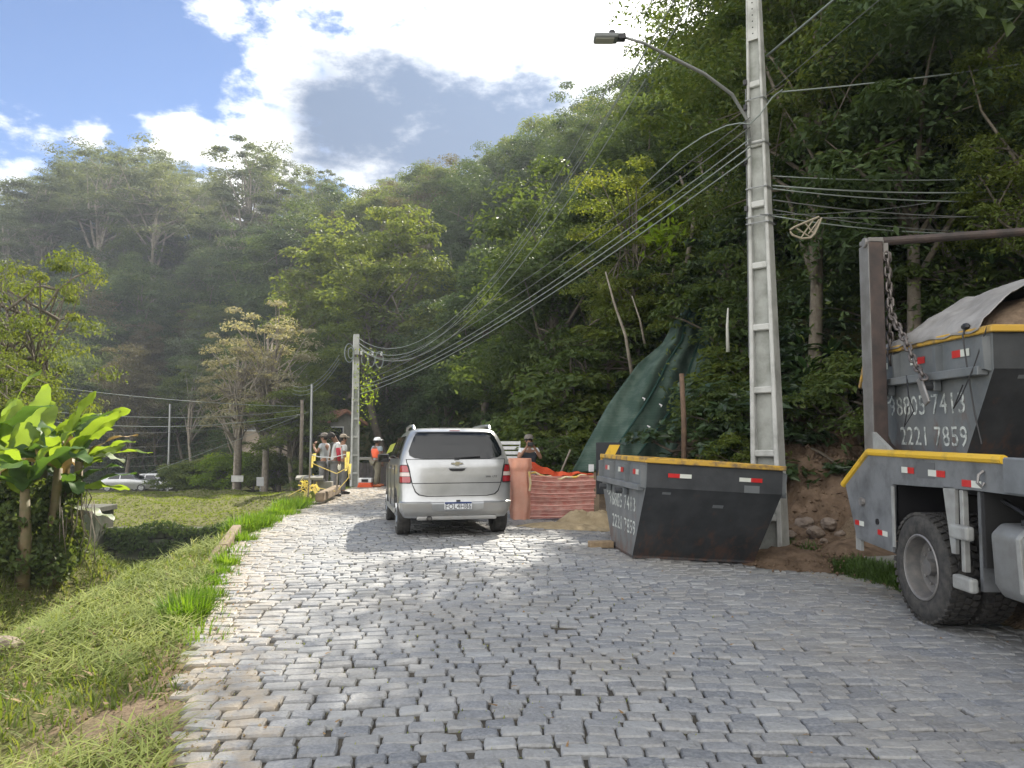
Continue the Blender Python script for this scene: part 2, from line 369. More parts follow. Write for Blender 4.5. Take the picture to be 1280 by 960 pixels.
def stone_material():
    m = bpy.data.materials.new('granite_setts'); m.use_nodes = True; t = m.node_tree; n = t.nodes; n.clear()
    o = n.new('ShaderNodeOutputMaterial'); p = n.new('ShaderNodeBsdfPrincipled'); p.inputs['Specular IOR Level'].default_value = .5
    geo = n.new('ShaderNodeNewGeometry'); oi = n.new('ShaderNodeObjectInfo'); a = n.new('ShaderNodeAttribute'); a.attribute_name = 'lv'
    def ma(op, x, y=None):
        q = n.new('ShaderNodeMath'); q.operation = op
        for i, v in enumerate((x, y)):
            if v is None: continue
            if isinstance(v, (int, float)): q.inputs[i].default_value = v
            else: t.links.new(v, q.inputs[i])
        return q.outputs[0]
    rnd = ma('FRACT', ma('ADD', a.outputs['Fac'], oi.outputs['Random']))
    cr = n.new('ShaderNodeValToRGB'); E = cr.color_ramp.elements
    E[0].position = 0; E[0].color = (.150,.160,.178,1); E[1].position = 1; E[1].color = (.305,.312,.315,1)
    for q, c in ((.25,(.205,.213,.228,1)),(.5,(.26,.262,.262,1)),(.7,(.215,.217,.22,1)),(.85,(.25,.25,.247,1))): e = E.new(q); e.color = c
    t.links.new(rnd, cr.inputs[0])
    def ns(sc, det=5):
        z = n.new('ShaderNodeTexNoise'); z.inputs['Scale'].default_value = sc; z.inputs['Detail'].default_value = det; t.links.new(geo.outputs['Position'], z.inputs['Vector']); return z.outputs['Fac']
    def mr(v, a_, b_, c_=0, d_=1):
        q = n.new('ShaderNodeMapRange'); q.inputs[1].default_value = a_; q.inputs[2].default_value = b_; q.inputs[3].default_value = c_; q.inputs[4].default_value = d_; t.links.new(v, q.inputs[0]); return q.outputs[0]
    def mix(f, x, y, bt='MIX'):
        q = n.new('ShaderNodeMix'); q.data_type = 'RGBA'; q.blend_type = bt
        for i, v in ((0, f), (6, x), (7, y)):
            if isinstance(v, tuple): q.inputs[i].default_value = (*v, 1)
            elif isinstance(v, (int, float)): q.inputs[i].default_value = v
            else: t.links.new(v, q.inputs[i])
        return q.outputs[2]
    c = mix(mr(ns(55, 8), .38, .64), cr.outputs[0], mix(.4, cr.outputs[0], (.38,.39,.40)))
    c = mix(mr(ns(1.1, 5), .50, .72, 0, .35), mix(mr(ns(.55, 4), .50, .68, 0, .3), c, (.36,.32,.26)), (.13,.13,.125))                 # dusty patches
    # sand washed onto the left side and the edges
    ax = n.new('ShaderNodeAttribute'); ax.attribute_name = 'dust'
    c = mix(ma('MULTIPLY', ax.outputs['Fac'], mr(ns(7, 6), .36, .62)), c, (.36,.30,.22))
    t.links.new(c, p.inputs['Base Color']); t.links.new(mr(ns(20, 4), .3, .7, .42, .72), p.inputs['Roughness'])
    b = n.new('ShaderNodeBump'); b.inputs['Strength'].default_value = .38; b.inputs['Distance'].default_value = .012; t.links.new(ns(60, 6), b.inputs['Height'])
    b2 = n.new('ShaderNodeBump'); b2.inputs['Strength'].default_value = .5; b2.inputs['Distance'].default_value = .03; t.links.new(ns(14, 3), b2.inputs['Height']); t.links.new(b.outputs[0], b2.inputs['Normal'])
    t.links.new(b2.outputs[0], p.inputs['Normal']); t.links.new(p.outputs[0], o.inputs[0]); return m
m_stone = stone_material()
def stone_shape(lx, ly, q):
    """irregular sett: 8-point outline, rounded shoulder, domed top; returns verts, faces (quads/tris padded)"""
    ex = .07; pts = []
    for sx, sy in ((-1,-1),(0,-1),(1,-1),(1,0),(1,1),(0,1),(-1,1),(-1,0)):
        c = .95 if sx and sy else 1.0
        pts.append((sx*lx/2*c*(1+q.uniform(-ex, ex)*.6) + (q.uniform(-.02,.02) if not sx else 0), sy*ly/2*c*(1+q.uniform(-ex, ex))))
    V = [(x, y, -.05) for x, y in pts] + [(x, y, -.009) for x, y in pts] + [(x-math.copysign(min(.009,abs(x)),x), y-math.copysign(min(.009,abs(y)),y), .002+q.uniform(-.0035,.0035)) for x, y in pts] + [(q.uniform(-.02,.02), 0, .005+q.uniform(-.002,.002))]
    Fq = [(i, (i+1) % 8, 8+(i+1) % 8, 8+i) for i in range(8)] + [(8+i, 8+(i+1) % 8, 16+(i+1) % 8, 16+i) for i in range(8)]
    Ft = [(16+i, 16+(i+1) % 8, 24) for i in range(8)]
    return V, Fq, Ft
q = random.Random(3)
variants = []
for k in range(18):
    lx, ly = [.15,.165,.18,.19,.20,.215][k % 6], .1215
    V, Fq, Ft = stone_shape(lx, ly, q)
    F3 = [f for a in Fq for f in ((a[0],a[1],a[2]),(a[0],a[2],a[3]))] + Ft
    variants.append((lx, np.array(V), np.array(F3)))
stones = []     # (x, y, z, rot, variant, tiltx, tilty)
y = 1.6; row = 0
while y < 44:
    pitch = .1235 + q.uniform(-.002, .005)
    a, b = float(xl(y)), float(xr(y))
    wob = q.uniform(-.04, .04)
    x = a - q.uniform(-.02, .16)
    # only what the frame shows, with a margin each side
    while x < b:
        k = q.randrange(18); lx = variants[k][0]; xc = x+lx/2
        yc = y + .10*math.sin(xc*.55+.4) + .04*math.sin(xc*1.7+y*.35) + .012*math.sin(xc*5+row) + q.uniform(-.006,.006) + .018*(xc-1)*(1 if xc > 1 else 0)
        rot = math.atan(.10*.55*math.cos(xc*.55+.4)+.05*1.7*math.cos(xc*1.7+y*.35)) + q.gauss(0, .022)
        if abs(xc) < .85*max(yc, 0)+1.6 and q.random() > .0002:
            stones.append([xc, yc, 0, rot, k, q.gauss(0, .022), q.gauss(0, .030)])
        x += lx + .005 + abs(q.gauss(0, .004)) + (.02 if q.random() < .03 else 0)
    y += pitch; row += 1
ST = np.array(stones); ST[:,2] = road_z(ST[:,0], ST[:,1]) + rng.normal(0, .0045, len(ST))
def dust_at(x, y):
    return np.clip(1-(x-xl(y))/np.interp(y, [3,8,14,24],[.6,.9,1.3,3.0]), 0, 1)*.8 + np.clip((y-15)/8, 0, 1)*.5 + np.clip(1-(xr(y)-x)/.8, 0, 1)*.55*(y > 8) + .7*np.clip(1-np.hypot((x-1.2)/1.8, (y-13.4)/1.3), 0, 1)
vis = []
for i, s in enumerate(ST):
    u, v = topx(*s[:3]) if s[1] > 1.5 else (0, 2000)
    if -5 < u < 1285 and v < 966: vis.append((math.hypot(s[0], s[1]), i))
vis.sort(); near = {i for _, i in vis[:300]}
vm = []
for k, (lx, V, F3) in enumerate(variants):
    me = np_mesh('cobblestone', V, F3, {'lv': np.full(len(V), (k*.37) % 1), 'dust': np.zeros(len(V))}, smooth=False); me.materials.append(m_stone); vm.append(me)
    me2 = me.copy(); me2.attributes['dust'].data.foreach_set('value', np.full(len(V), .75, np.float32)); vm.append(me2)
for i in sorted(near):
    s = ST[i]; o = bpy.data.objects.new('cobblestone', vm[2*int(s[4])+(1 if dust_at(s[0], s[1]) > .35 else 0)]); C.objects.link(o); o.parent = road
    o.location = s[:3]; o.rotation_euler = (s[5], s[6], s[3])
Vs, Fs, lv, du = [], [], [], []; base = 0
for i, s in enumerate(ST):
    if i in near: continue
    lx, V, F3 = variants[int(s[4])]
    c, n_ = math.cos(s[3]), math.sin(s[3])
    P = np.empty_like(V); P[:,0] = V[:,0]*c-V[:,1]*n_+s[0]; P[:,1] = V[:,0]*n_+V[:,1]*c+s[1]; P[:,2] = V[:,2]+s[2]+V[:,1]*s[5]-V[:,0]*s[6]
    if s[1] > 16: F3 = F3[16:]
    Vs.append(P); Fs.append(F3+base); base += len(V); lv.append(np.full(len(V), q.random())); du.append(np.full(len(V), dust_at(s[0], s[1])))
me = np_mesh('cobblestone_paving', np.concatenate(Vs), np.concatenate(Fs), {'lv': np.concatenate(lv), 'dust': np.concatenate(du)}, smooth=False)
tag(link('cobblestone_paving', me, road, m_stone), kind='stuff')

# ------------------------------------------------------------------ grass
def nz2(x, y, f=1.0): return bumps(x, y, f)/1.85
def blade_mesh(name, P, hgt, wid, lean, az, curve=.5, lv=None):
    n = len(P); cvp = np.clip(.5+.55*nz2(P[:,0], P[:,1], 2.6)+.3*nz2(P[:,0]+3, P[:,1], 7.3)+rng.normal(0,.15,n), 0, 1); d = np.stack([np.cos(az), np.sin(az), np.zeros(n)], 1); s = np.stack([-np.sin(az), np.cos(az), np.zeros(n)], 1)
    up = np.array([0,0,1.0])
    def pt(t):
        out = hgt*lean*(t**(1+curve)); rise = hgt*np.sqrt(np.clip(1-lean**2, .02, 1))*(t - .35*lean*t*t)
        return P + d*out[:,None] + up*rise[:,None]
    a, b, c = pt(0), pt(.5), pt(1.0); wv = wid[:,None]*.5
    V = np.stack([a-s*wv, a+s*wv, b-s*wv*.8, b+s*wv*.8, c], 1).reshape(-1, 3)
    k = np.arange(n)[:,None]*5
    F = np.concatenate([k+np.array([[0,1,3]]), k+np.array([[0,3,2]]), k+np.array([[2,3,4]])])
    l = np.repeat(lv if lv is not None else rng.random(n), 5); cv = np.repeat(cvp, 5)
    return np_mesh(name, V, F, {'lv': l, 'cv': cv}, smooth=True)
m_grass = leafmat('grass_blades', (.06,.09,.02), (.115,.165,.035), (.23,.24,.09), trans=.45)
m_lush = leafmat('lush_grass', (.05,.10,.012), (.09,.18,.02), (.16,.24,.04), trans=.5)
m_hay = leafmat('cut_grass', (.13,.17,.045), (.25,.29,.085), (.46,.44,.22), trans=.35, rough=.6)
def scatter(n, x0, x1, y0, y1, ok):
    x = rng.uniform(x0, x1, n); y = rng.uniform(y0, y1, n); m = ok(x, y); x, y = x[m], y[m]
    return np.stack([x, y, tz(x, y)], 1)
# short turf on the bank and the berm
P = scatter(150000, -13, -1, 3, 22, lambda x, y: (x < xl(y)-.08*np.abs(nz2(x,y,3))-.12) & (rng.random(len(x)) < np.clip(1.2-np.hypot(x+2.1, y-4.2)*-1.2, .12, 1)) & (np.hypot(x+2.05, y-4.2) > .25+.3*nz2(x,y,4)))
n = len(P); dz_ = P[:,1]
o = link('grass', blade_mesh('grass', P, rng.uniform(.04,.13,n)*(1+.06*dz_)*(1+.4*nz2(P[:,0],P[:,1],2.2)), rng.uniform(.005,.011,n)*(1+.10*dz_), rng.uniform(.3,.95,n), rng.uniform(0,6.28,n)), None, m_grass)
tag(o, 'short green grass covering the bank left of the road', 'grass', kind='stuff')
# mown grass lying in swathes
P = scatter(95000, -9, -1, 3, 14, lambda x, y: (x < xl(y)-.12) & (nz2(x,y,1.1)+.4*nz2(x,y,3.1) > -.35) & (rng.random(len(x)) < np.clip(1.35-.09*y, .2, 1)) & (rng.random(len(x)) < .25+np.clip(np.hypot(x+2.05, y-4.2)/.7, 0, 1)))
P[:,2] += rng.uniform(.03,.10,len(P))*(1+.05*P[:,1]); n = len(P)
az = 1.1+1.6*nz2(P[:,0],P[:,1],1.1)+rng.normal(0,1.1,n)
V = blade_mesh('mown_grass', P, rng.uniform(.06,.26,n), rng.uniform(.003,.011,n)*(1+.04*P[:,1]), rng.uniform(.93,1.0,n), az, curve=.2)
tag(link('mown_grass', V, None, m_hay), 'pale cut grass lying in swathes on the bank', 'cut grass', kind='stuff')
# grass on the mound beyond the channel
P = scatter(60000, -32, -4.5, 22.4, 44, lambda x, y: (x < xl(y)-.3))
n = len(P)
tag(link('mound_grass', blade_mesh('mound_grass', P, rng.uniform(.05,.15,n), rng.uniform(.025,.05,n), rng.uniform(.7,.99,n), rng.normal(-1.4,.4,n)), None, leafmat('mound_blades', (.07,.10,.03), (.11,.15,.04), (.17,.20,.07), trans=.4)), 'long mown grass draped over the mound above the channel wall', 'grass', kind='stuff')
# lush tufts along the kerb
Pl = []
def tuft(cx, cy, r, n, h, wd=.012):
    a = rng.uniform(0,6.28,n); rr = r*np.sqrt(rng.random(n)); x = cx+rr*np.cos(a); y = cy+rr*np.sin(a)
    Pl.append((np.stack([x,y,tz(x,y)],1), rng.uniform(.35,1,n)*h, rng.uniform(.6,1.2,n)*wd, rng.uniform(.15,.8,n), a+rng.normal(0,.6,n)))
for px, py, Y, r, n, h in [(232,770,6.55,.17,420,.36),(246,762,6.9,.15,260,.26),(222,775,6.3,.14,200,.2),(262,750,7.3,.13,240,.2),(300,655,12.6,.28,420,.44),(318,650,13.2,.3,420,.36),(330,640,14.2,.3,450,.28),(303,680,11.4,.2,300,.25),
                        (285,712,9.2,.14,260,.24),(277,722,8.6,.12,220,.18),(350,628,16,.4,420,.3),(362,620,17.5,.45,500,.36),(352,622,17,.3,380,.4),(340,626,16,.35,320,.3),(376,618,18.5,.3,260,.3),(268,735,7.9,.13,220,.16)]:
    p = at(px, py, Y); tuft(min(p.x, float(xl(Y))-.02), Y, r, int(n*1.3), h, .009*(1+Y*.08))
for t in np.linspace(0, 1, 26):
    y = 6+t*14; tuft(float(xl(y))-.08+rng.normal(0,.06), y, .16+.012*y, 110, rng.uniform(.10,.22), .009*(1+y*.08))
P, h, wd, le, az = [np.concatenate([k[i] for k in Pl]) for i in range(5)]
tag(link('verge_grass', blade_mesh('verge_grass', P, h, wd, le, az), None, m_lush), 'bright upright grass tufts along the left kerb', 'grass', kind='stuff')
# weeds on the right verge
Pl = []
for i in range(95):
    y = rng.uniform(7.8, 11.3); tuft(float(xr(y))+.02+abs(rng.normal(0,.14)), y, .15, 110, rng.uniform(.08,.2), .020)
for i in range(26): tuft(rng.uniform(3.45,4.3), rng.uniform(11.7,12.5), .18, 70, rng.uniform(.08,.2), .016)
P, h, wd, le, az = [np.concatenate([k[i] for k in Pl]) for i in range(5)]
P[:,2] = tz(P[:,0], P[:,1])
tag(link('verge_weeds', blade_mesh('verge_weeds', P, h, wd, le, az, 1.2), None, leafmat('weeds', (.06,.10,.03), (.10,.17,.05), (.15,.22,.08), trans=.4)), 'low green weeds along the right edge of the road', 'weeds', kind='stuff')
n = 2600; y = 3+rng.random(n)*9; x = xl(y)-.1-rng.random(n)*5; P = np.stack([x,y,tz(x,y)+.05],1)
tag(link('bank_litter', blade_mesh('bank_litter', P, rng.uniform(.03,.12,n), rng.uniform(.008,.03,n), rng.uniform(.8,1,n), rng.uniform(0,6.28,n)), None, mat('straw_litter', (.26,.19,.10), .85, col2=(.13,.085,.045), nscale=9)), 'dead leaves and straw littering the grassy bank', 'litter', kind='stuff')
n = 5000; y = rng.uniform(3.4,13,n); x = xl(y)+rng.random(n)**2.2*4.5; P = np.stack([x,y,road_z(x,y)-.012],1)
tag(link('joint_weeds', blade_mesh('joint_weeds', P, rng.uniform(.012,.03,n), rng.uniform(.004,.010,n), rng.uniform(.3,.95,n), rng.uniform(0,6.28,n)), None, m_hay), 'tiny moss and weeds growing in the joints of the cobbles', 'weeds', kind='stuff')
# scattered dead leaves and grit on the setts
n = 420; x = np.concatenate([rng.uniform(-2,4.2,160), xr(rng.uniform(5,11,130))-np.abs(rng.normal(0,.5,130)), np.full(130,0.)]); y = np.concatenate([rng.uniform(3.4,12,160), rng.uniform(5,11,130), rng.uniform(4,11,130)])
x[290:] = xl(y[290:])+np.abs(rng.normal(0,.3,130)); P = np.stack([x,y,road_z(x,y)+.014],1)
tag(link('leaf_litter', blade_mesh('leaf_litter', P, rng.uniform(.015,.06,n), rng.uniform(.008,.024,n), rng.uniform(.93,1,n), rng.uniform(0,6.28,n)), None, mat('dead_leaf', (.16,.085,.035), .8, col2=(.30,.20,.09), nscale=30)), 'small dead leaves and straws scattered over the cobbles', 'leaves', kind='stuff')
# ------------------------------------------------------------------ trees: crown and trunk shapes shared by many
m_bark = mat('bark', (.11,.09,.07), .9, col2=(.19,.165,.13), nscale=8, bump=.6, bscale=20)
m_bark_pale = mat('pale_bark', (.30,.27,.22), .85, col2=(.18,.15,.12), nscale=6, bump=.5, bscale=20)
LF = {
 'dark': leafmat('leaves_dark', (.036,.058,.026), (.060,.096,.036), (.095,.135,.045), trans=.36),
 'mid': leafmat('leaves_mid', (.045,.072,.024), (.080,.120,.036), (.14,.17,.05), trans=.42),
 'lime': leafmat('leaves_lime', (.07,.10,.02), (.115,.155,.035), (.19,.21,.05), trans=.48),
 'olive': leafmat('leaves_olive', (.07,.064,.042), (.115,.105,.062), (.16,.145,.085), trans=.32),
 'grey': leafmat('leaves_grey', (.075,.095,.065), (.11,.14,.085), (.17,.19,.115), trans=.36),
 'pale': leafmat('leaves_pale', (.17,.16,.11), (.24,.23,.165), (.33,.32,.24), trans=.35),
 'gloss': leafmat('leaves_glossy', (.030,.050,.024), (.052,.088,.036), (.085,.13,.045), trans=.32, rough=.3, spec=.6),
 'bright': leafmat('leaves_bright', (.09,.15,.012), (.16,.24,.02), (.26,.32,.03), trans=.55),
}
def unit(v): return v/np.maximum(np.linalg.norm(v, axis=1, keepdims=True), 1e-9)
def leaves(name, c, nrm, size, cv, aspect=.42, droop=.3):
    n = len(c); d = rng.normal(size=(n,3)); d[:,2] -= droop; nrm = unit(nrm+rng.normal(0,.55,(n,3)))
    d = unit(d-nrm*np.sum(d*nrm,1)[:,None]); s = np.cross(nrm, d); L_ = size[:,None]
    b = c-d*L_*.5; t = c+d*L_*.5-nrm*L_*.10; l = c-s*L_*aspect*.5+nrm*L_*.07-d*L_*.08; r = c+s*L_*aspect*.5+nrm*L_*.07-d*L_*.08
    V = np.stack([b, r, t, l], 1).reshape(-1, 3); k = np.arange(n)[:,None]*4
    F = np.concatenate([k+np.array([[0,1,2]]), k+np.array([[0,2,3]])])
    return np_mesh(name, V, F, {'lv': np.repeat(rng.random(n), 4), 'cv': np.repeat(cv, 4)}, smooth=False)
def make_proto(h, cr, cz, ch, nclump, crad, per, lsize, lm, bark=None, aspect=.45, flat=.6, trunk_r=.16, shell=.55, droop=.3, limbs=14, lean=.0, open_=0, umbrella=False, vines=0):
    """h height, crown radius cr, crown centre height cz, half height ch"""
    k = nclump; a = rng.uniform(0,2*np.pi,k); rr = rng.random(k)**shell; el = np.arcsin(rng.uniform(-.75,1,k))
    if umbrella: el = np.abs(el)*.6+.15
    cx = cr*rr*np.cos(el)*np.cos(a)*(1+.25*np.sin(3*a+1)); cy = cr*rr*np.cos(el)*np.sin(a)*(1+.25*np.cos(2*a)); czz = cz+ch*rr*np.sin(el)+rng.normal(0,.12*ch,k)
    cc = np.stack([cx,cy,czz],1); cs = crad*rng.uniform(.55,1.35,k)
    own = np.repeat(np.arange(k), per); n = len(own)
    d = unit(rng.normal(size=(n,3))); d[:,2] = np.where(d[:,2] < -.25, -d[:,2]*.7, d[:,2]); rad = rng.random(n)**.42
    p = cc[own]+d*(cs[own]*rad)[:,None]*np.array([1,1,flat])
    nr = d*.9+np.array([0,0,.9])
    cvv = rng.random(k)[own]*.8+.2*np.clip((p[:,2]-(cz-ch))/(2*ch),0,1)
    sz = lsize*rng.uniform(.6,1.35,n)
    if vines:
        m = vines*40; a2 = rng.uniform(0,6.28,vines); rv = cr*rng.uniform(.5,1,vines); oo = np.repeat(np.arange(vines),40)
        pv = np.stack([rv[oo]*np.cos(a2[oo])+rng.normal(0,.1,m), rv[oo]*np.sin(a2[oo])+rng.normal(0,.1,m), rng.uniform(cz-ch*1.7,cz,m)],1)
        p = np.concatenate([p,pv]); nr = np.concatenate([nr, rng.normal(size=(m,3))]); cvv = np.concatenate([cvv, rng.random(vines)[oo]]); sz = np.concatenate([sz, lsize*rng.uniform(.6,1.2,m)])
    crown = leaves('crown', p, nr, sz, cvv, aspect, droop); crown.materials.append(LF[lm])
    mb = MB(); top = Vector((lean*h, 0, min(cz+ch*.5, h*.93)))
    bend = rng.normal(0,.04*h,2)
    def tp(t): return Vector((lean*h*t+bend[0]*math.sin(3*t), bend[1]*math.sin(2.5*t), -.6+t*(top.z+.6)))
    mb.tube([tp(t/7) for t in range(8)], [trunk_r*(1.15-.85*t/7) for t in range(8)], 7)
    idx = rng.choice(k, min(limbs,k), replace=False)
    for i in idx:
        t0 = rng.uniform(.35,.9); s = tp(t0); e = Vector(cc[i]); m1 = s.lerp(e,.5)+Vector((0,0,.12*(e-s).length))+Vector(rng.normal(0,.05*(e-s).length,3))
        mb.tube([s, s.lerp(m1,.5)+Vector(rng.normal(0,.04,3)), m1, m1.lerp(e,.55)+Vector((0,0,.04)), e], [trunk_r*.5*(1.1-t0)+.02, trunk_r*.4*(1.1-t0)+.02, trunk_r*.28*(1.1-t0)+.015,.018,.01], 5)
        for _ in range(2):
            j = int(rng.integers(k)); f = Vector(cc[j])
            if (f-m1).length < cr*.9: mb.tube([m1, m1.lerp(f,.5)+Vector(rng.normal(0,.08,3)), f], [.03,.02,.008], 4)
    trunk = mb.mesh('trunk', bark or m_bark, smooth='all', normals=False)
    return crown, trunk, h
PR = {
 'dense':  [make_proto(10,3.2,5.6,4.4,120,1.0,240,.19,'dark',limbs=20,vines=24), make_proto(11,3.0,6.2,4.7,115,1.0,240,.19,'dark',limbs=18,vines=26)],
 'broad':  [make_proto(11,3.6,6.6,4.0,115,1.0,230,.20,'mid',limbs=24,vines=10), make_proto(9,3.0,5.2,3.7,100,1.0,240,.19,'mid',limbs=20,vines=14)],
 'lime':   [make_proto(9,2.6,5.4,3.5,95,.85,210,.19,'lime',limbs=20), make_proto(11,2.7,6.6,4.2,90,.8,210,.19,'lime',limbs=26,shell=.45)],
 'olive':  [make_proto(12,3.0,6.9,5.0,130,.95,200,.17,'olive',limbs=26,vines=20)],
 'umbrella':[make_proto(13,3.6,8.6,4.2,110,.85,150,.17,'grey',bark=m_bark_pale,limbs=34,flat=.45,shell=.5), make_proto(13,3.2,8.8,4.0,95,.8,150,.17,'grey',bark=m_bark_pale,limbs=34,flat=.45,shell=.45)],
 'airy':   [make_proto(14,2.3,9.0,4.9,75,.66,150,.17,'grey',bark=m_bark_pale,limbs=40,flat=.6,shell=.4), make_proto(13,2.0,8.4,4.4,60,.62,150,.17,'mid',bark=m_bark_pale,limbs=34,flat=.6,shell=.4)],
 'pale':   [make_proto(9,2.6,5.6,3.2,60,.6,110,.15,'pale',bark=m_bark_pale,limbs=46,shell=.35)],
 'gloss':  [make_proto(6,2.2,3.4,2.7,85,.72,200,.145,'gloss',limbs=22,aspect=.5,vines=18,trunk_r=.10), make_proto(5,1.9,2.7,2.3,75,.65,200,.13,'gloss',limbs=16,aspect=.5,vines=14,trunk_r=.09)],
 'near':   [make_proto(7,2.2,4.0,3.1,100,.6,230,.105,'mid',limbs=30,vines=24,trunk_r=.11), make_proto(7.5,2.0,4.4,3.2,90,.55,230,.10,'lime',limbs=26,vines=26,trunk_r=.10)],
 'shrub':  [make_proto(1.8,1.05,.95,.8,34,.38,150,.10,'mid',limbs=14,trunk_r=.035), make_proto(1.6,.95,.85,.7,30,.36,150,.11,'gloss',limbs=12,aspect=.5,trunk_r=.03)],
 'hedge':  [make_proto(2.6,1.7,1.25,1.2,48,.6,220,.15,'lime',limbs=14,trunk_r=.05)],
 'tall':   [make_proto(15,4.2,9.5,5.2,120,1.15,230,.19,'mid',limbs=30,vines=30,trunk_r=.2)],
}
KIND = {'dense':('evergreen_tree','dense dark evergreen tree'),'broad':('broadleaf_tree','broad mid green tree'),'lime':('leafy_tree','yellowish green leafy tree'),'olive':('olive_brown_tree','brownish olive tree'),
 'umbrella':('umbrella_crowned_tree','grey green flat crowned tree'),'airy':('slender_tree','slender open crowned tree'),'pale':('pale_blossom_tree','pale straw coloured tree'),
 'gloss':('glossy_leaved_tree','dark glossy leaved tree'),'near':('small_leafy_tree','twiggy small tree'),'shrub':('shrub','low leafy shrub'),'tall':('forest_tree','tall vine hung tree'),'hedge':('bush','rounded yellow green bush')}
def zone(px, py):
    zs = [(70,'far hill over the bananas'),(150,'far left hill'),(230,'far hill above the parked cars'),(300,'far hill above two little signs'),(370,'far slope behind the pale tree'),(440,'slope left of far pole'),(500,'slope right of far pole'),
          (570,'slope above minivan left half'),(635,'slope above minivan right half'),(700,'slope above the photographer'),(745,'slope above the orange net barrier'),(800,'slope above the chevron board'),(860,'slope over the green netting'),(935,'slope between netting and near pole'),
          (1000,'slope behind the near pole'),(1075,'bank above the brown soil heap'),(1150,'bank behind the lorry post'),(1230,'bank behind the tarpaulin load'),(1400,'bank at the right frame edge')]
    z = next((t for l, t in zs if px < l), 'bank beyond the truck')
    v = 'near the skyline' if py < 190 else 'high up' if py < 290 else 'half way up' if py < 400 else 'low down' if py < 500 else 'at the foot'
    return v+' on the '+z if v != 'at the foot' else 'at the foot of the '+z
TREES = []
def plant(kind, x, y, h, rz=None, v=None, label=None, name=None, group=None, wide=1.0, sink=0.1, cat=None, z=None, mats=None):
    pr = PR[kind][(v if v is not None else random.randrange(99)) % len(PR[kind])]
    z = tz1(x, y) if z is None else z; s = h/pr[2]
    nm, desc = KIND[kind]
    px, py = topx(x, y, z+h*.7)
    o = empty(name or nm, (x, y, z-sink), rz if rz is not None else random.uniform(0, 6.28)); o.scale = (s*wide, s*wide, s)
    tag(o, label or (desc+' '+zone(px, py)), cat or ('shrub' if kind in ('shrub','hedge') else 'tree'), group or ('trees on the wooded slopes' if kind not in ('shrub','hedge') else 'shrubs on the slopes'))
    t = link('trunk', pr[1], o); c = link('crown', pr[0], o)
    if mats: c.material_slots[0].link = 'OBJECT'; c.material_slots[0].material = mats
    TREES.append((x, y)); return o
# silhouette of the woods (photo skyline) as top height wanted in each direction
SKY = [(-200,250),(0,245),(40,205),(130,172),(190,178),(250,205),(290,170),(320,175),(360,200),(410,215),(440,248),(462,250),(480,225),(520,212),(560,180),(600,175),(640,140),(680,118),(720,112),(770,95),(830,62),(865,15),(900,-60),(960,-110),(1100,-120),(1500,-130)]
def sky_y(px): return np.interp(px, [p[0] for p in SKY], [p[1] for p in SKY])
def top_allow(x, y):
    px, _ = topx(x, y, 5); return at(px, sky_y(px), y).z
q = random.Random(11)
placed = []
def far_enough(x, y, d): return all((x-a)**2+(y-b)**2 > d*d for a, b in placed)
ntree = 0
# right-hand and central slope, from the foot upwards
cands = []
for _ in range(9000):
    x, y = q.uniform(-50, 30), q.uniform(9, 100)
    px, py = topx(x, y, 3)
    if px < 60 or px > 1420: continue
    d = float(foot_d(np.array([x]), np.array([y]))[0])
    if d < .8 or d > 30: continue
    cands.append((x, y, d, px))
for x, y, d, px in cands:
    near_ = y < 20
    sp = 1.9 if y < 16 else 2.3 if y < 24 else 3.0 if y < 45 else 4.2
    if not far_enough(x, y, sp): continue
    z = tz1(x, y); allow = top_allow(x, y)-z
    # keep the soil heap, the netting and the pole clear
    if y < 14 and d < 2.0: continue
    if 13 < y < 21 and 2.0 < x < 6.6 and d < 3.6: continue
    if 10.5 < y < 21.8 and px > 690 and px < 925: continue
    if 10.5 < y < 19.5 and px < 1000: continue
    if y < 24:
        kind = q.choice(['gloss','near','gloss','near','dense'] if px > 900 else ['near','gloss','dense','near','broad'])
        hh = {'gloss':q.uniform(4,6.5),'near':q.uniform(5,8),'dense':q.uniform(8,10.5),'broad':q.uniform(8,11)}[kind]
    else:
        kind = q.choice(['dense','dense','broad','broad','lime','lime','near','airy'] if px > 560 else ['dense','broad','lime','lime','lime','olive','airy','dense'])
        hh = {'dense':q.uniform(8,12),'broad':q.uniform(8,12),'lime':q.uniform(7,10),'near':q.uniform(6,9),'gloss':q.uniform(5,7),'airy':q.uniform(9,12),'olive':q.uniform(9,12)}[kind]
    if allow < 3: continue
    if allow < hh: hh = max(allow*q.uniform(.93,1.02), 3)
    elif d > 14 and allow < 22: hh = min(allow, 15)*q.uniform(.9,1)
    placed.append((x, y)); plant(kind, x, y, hh, rz=q.uniform(0,6.28), v=q.randrange(9)); ntree += 1
for x, y, h in [(6.9,17.4,13),(7.4,20.6,13),(8.3,18.9,14),(5.9,15.2,10.5),(9.6,20,13),(11.5,15.5,13),(9.8,24.5,12),(12.5,20.5,14),(9.5,12.6,12),(13,11,12),(12,7,11),(15.5,15,13),(14,3,11)]:
    plant('tall', x, y, h, rz=q.uniform(0,6.28), v=0)
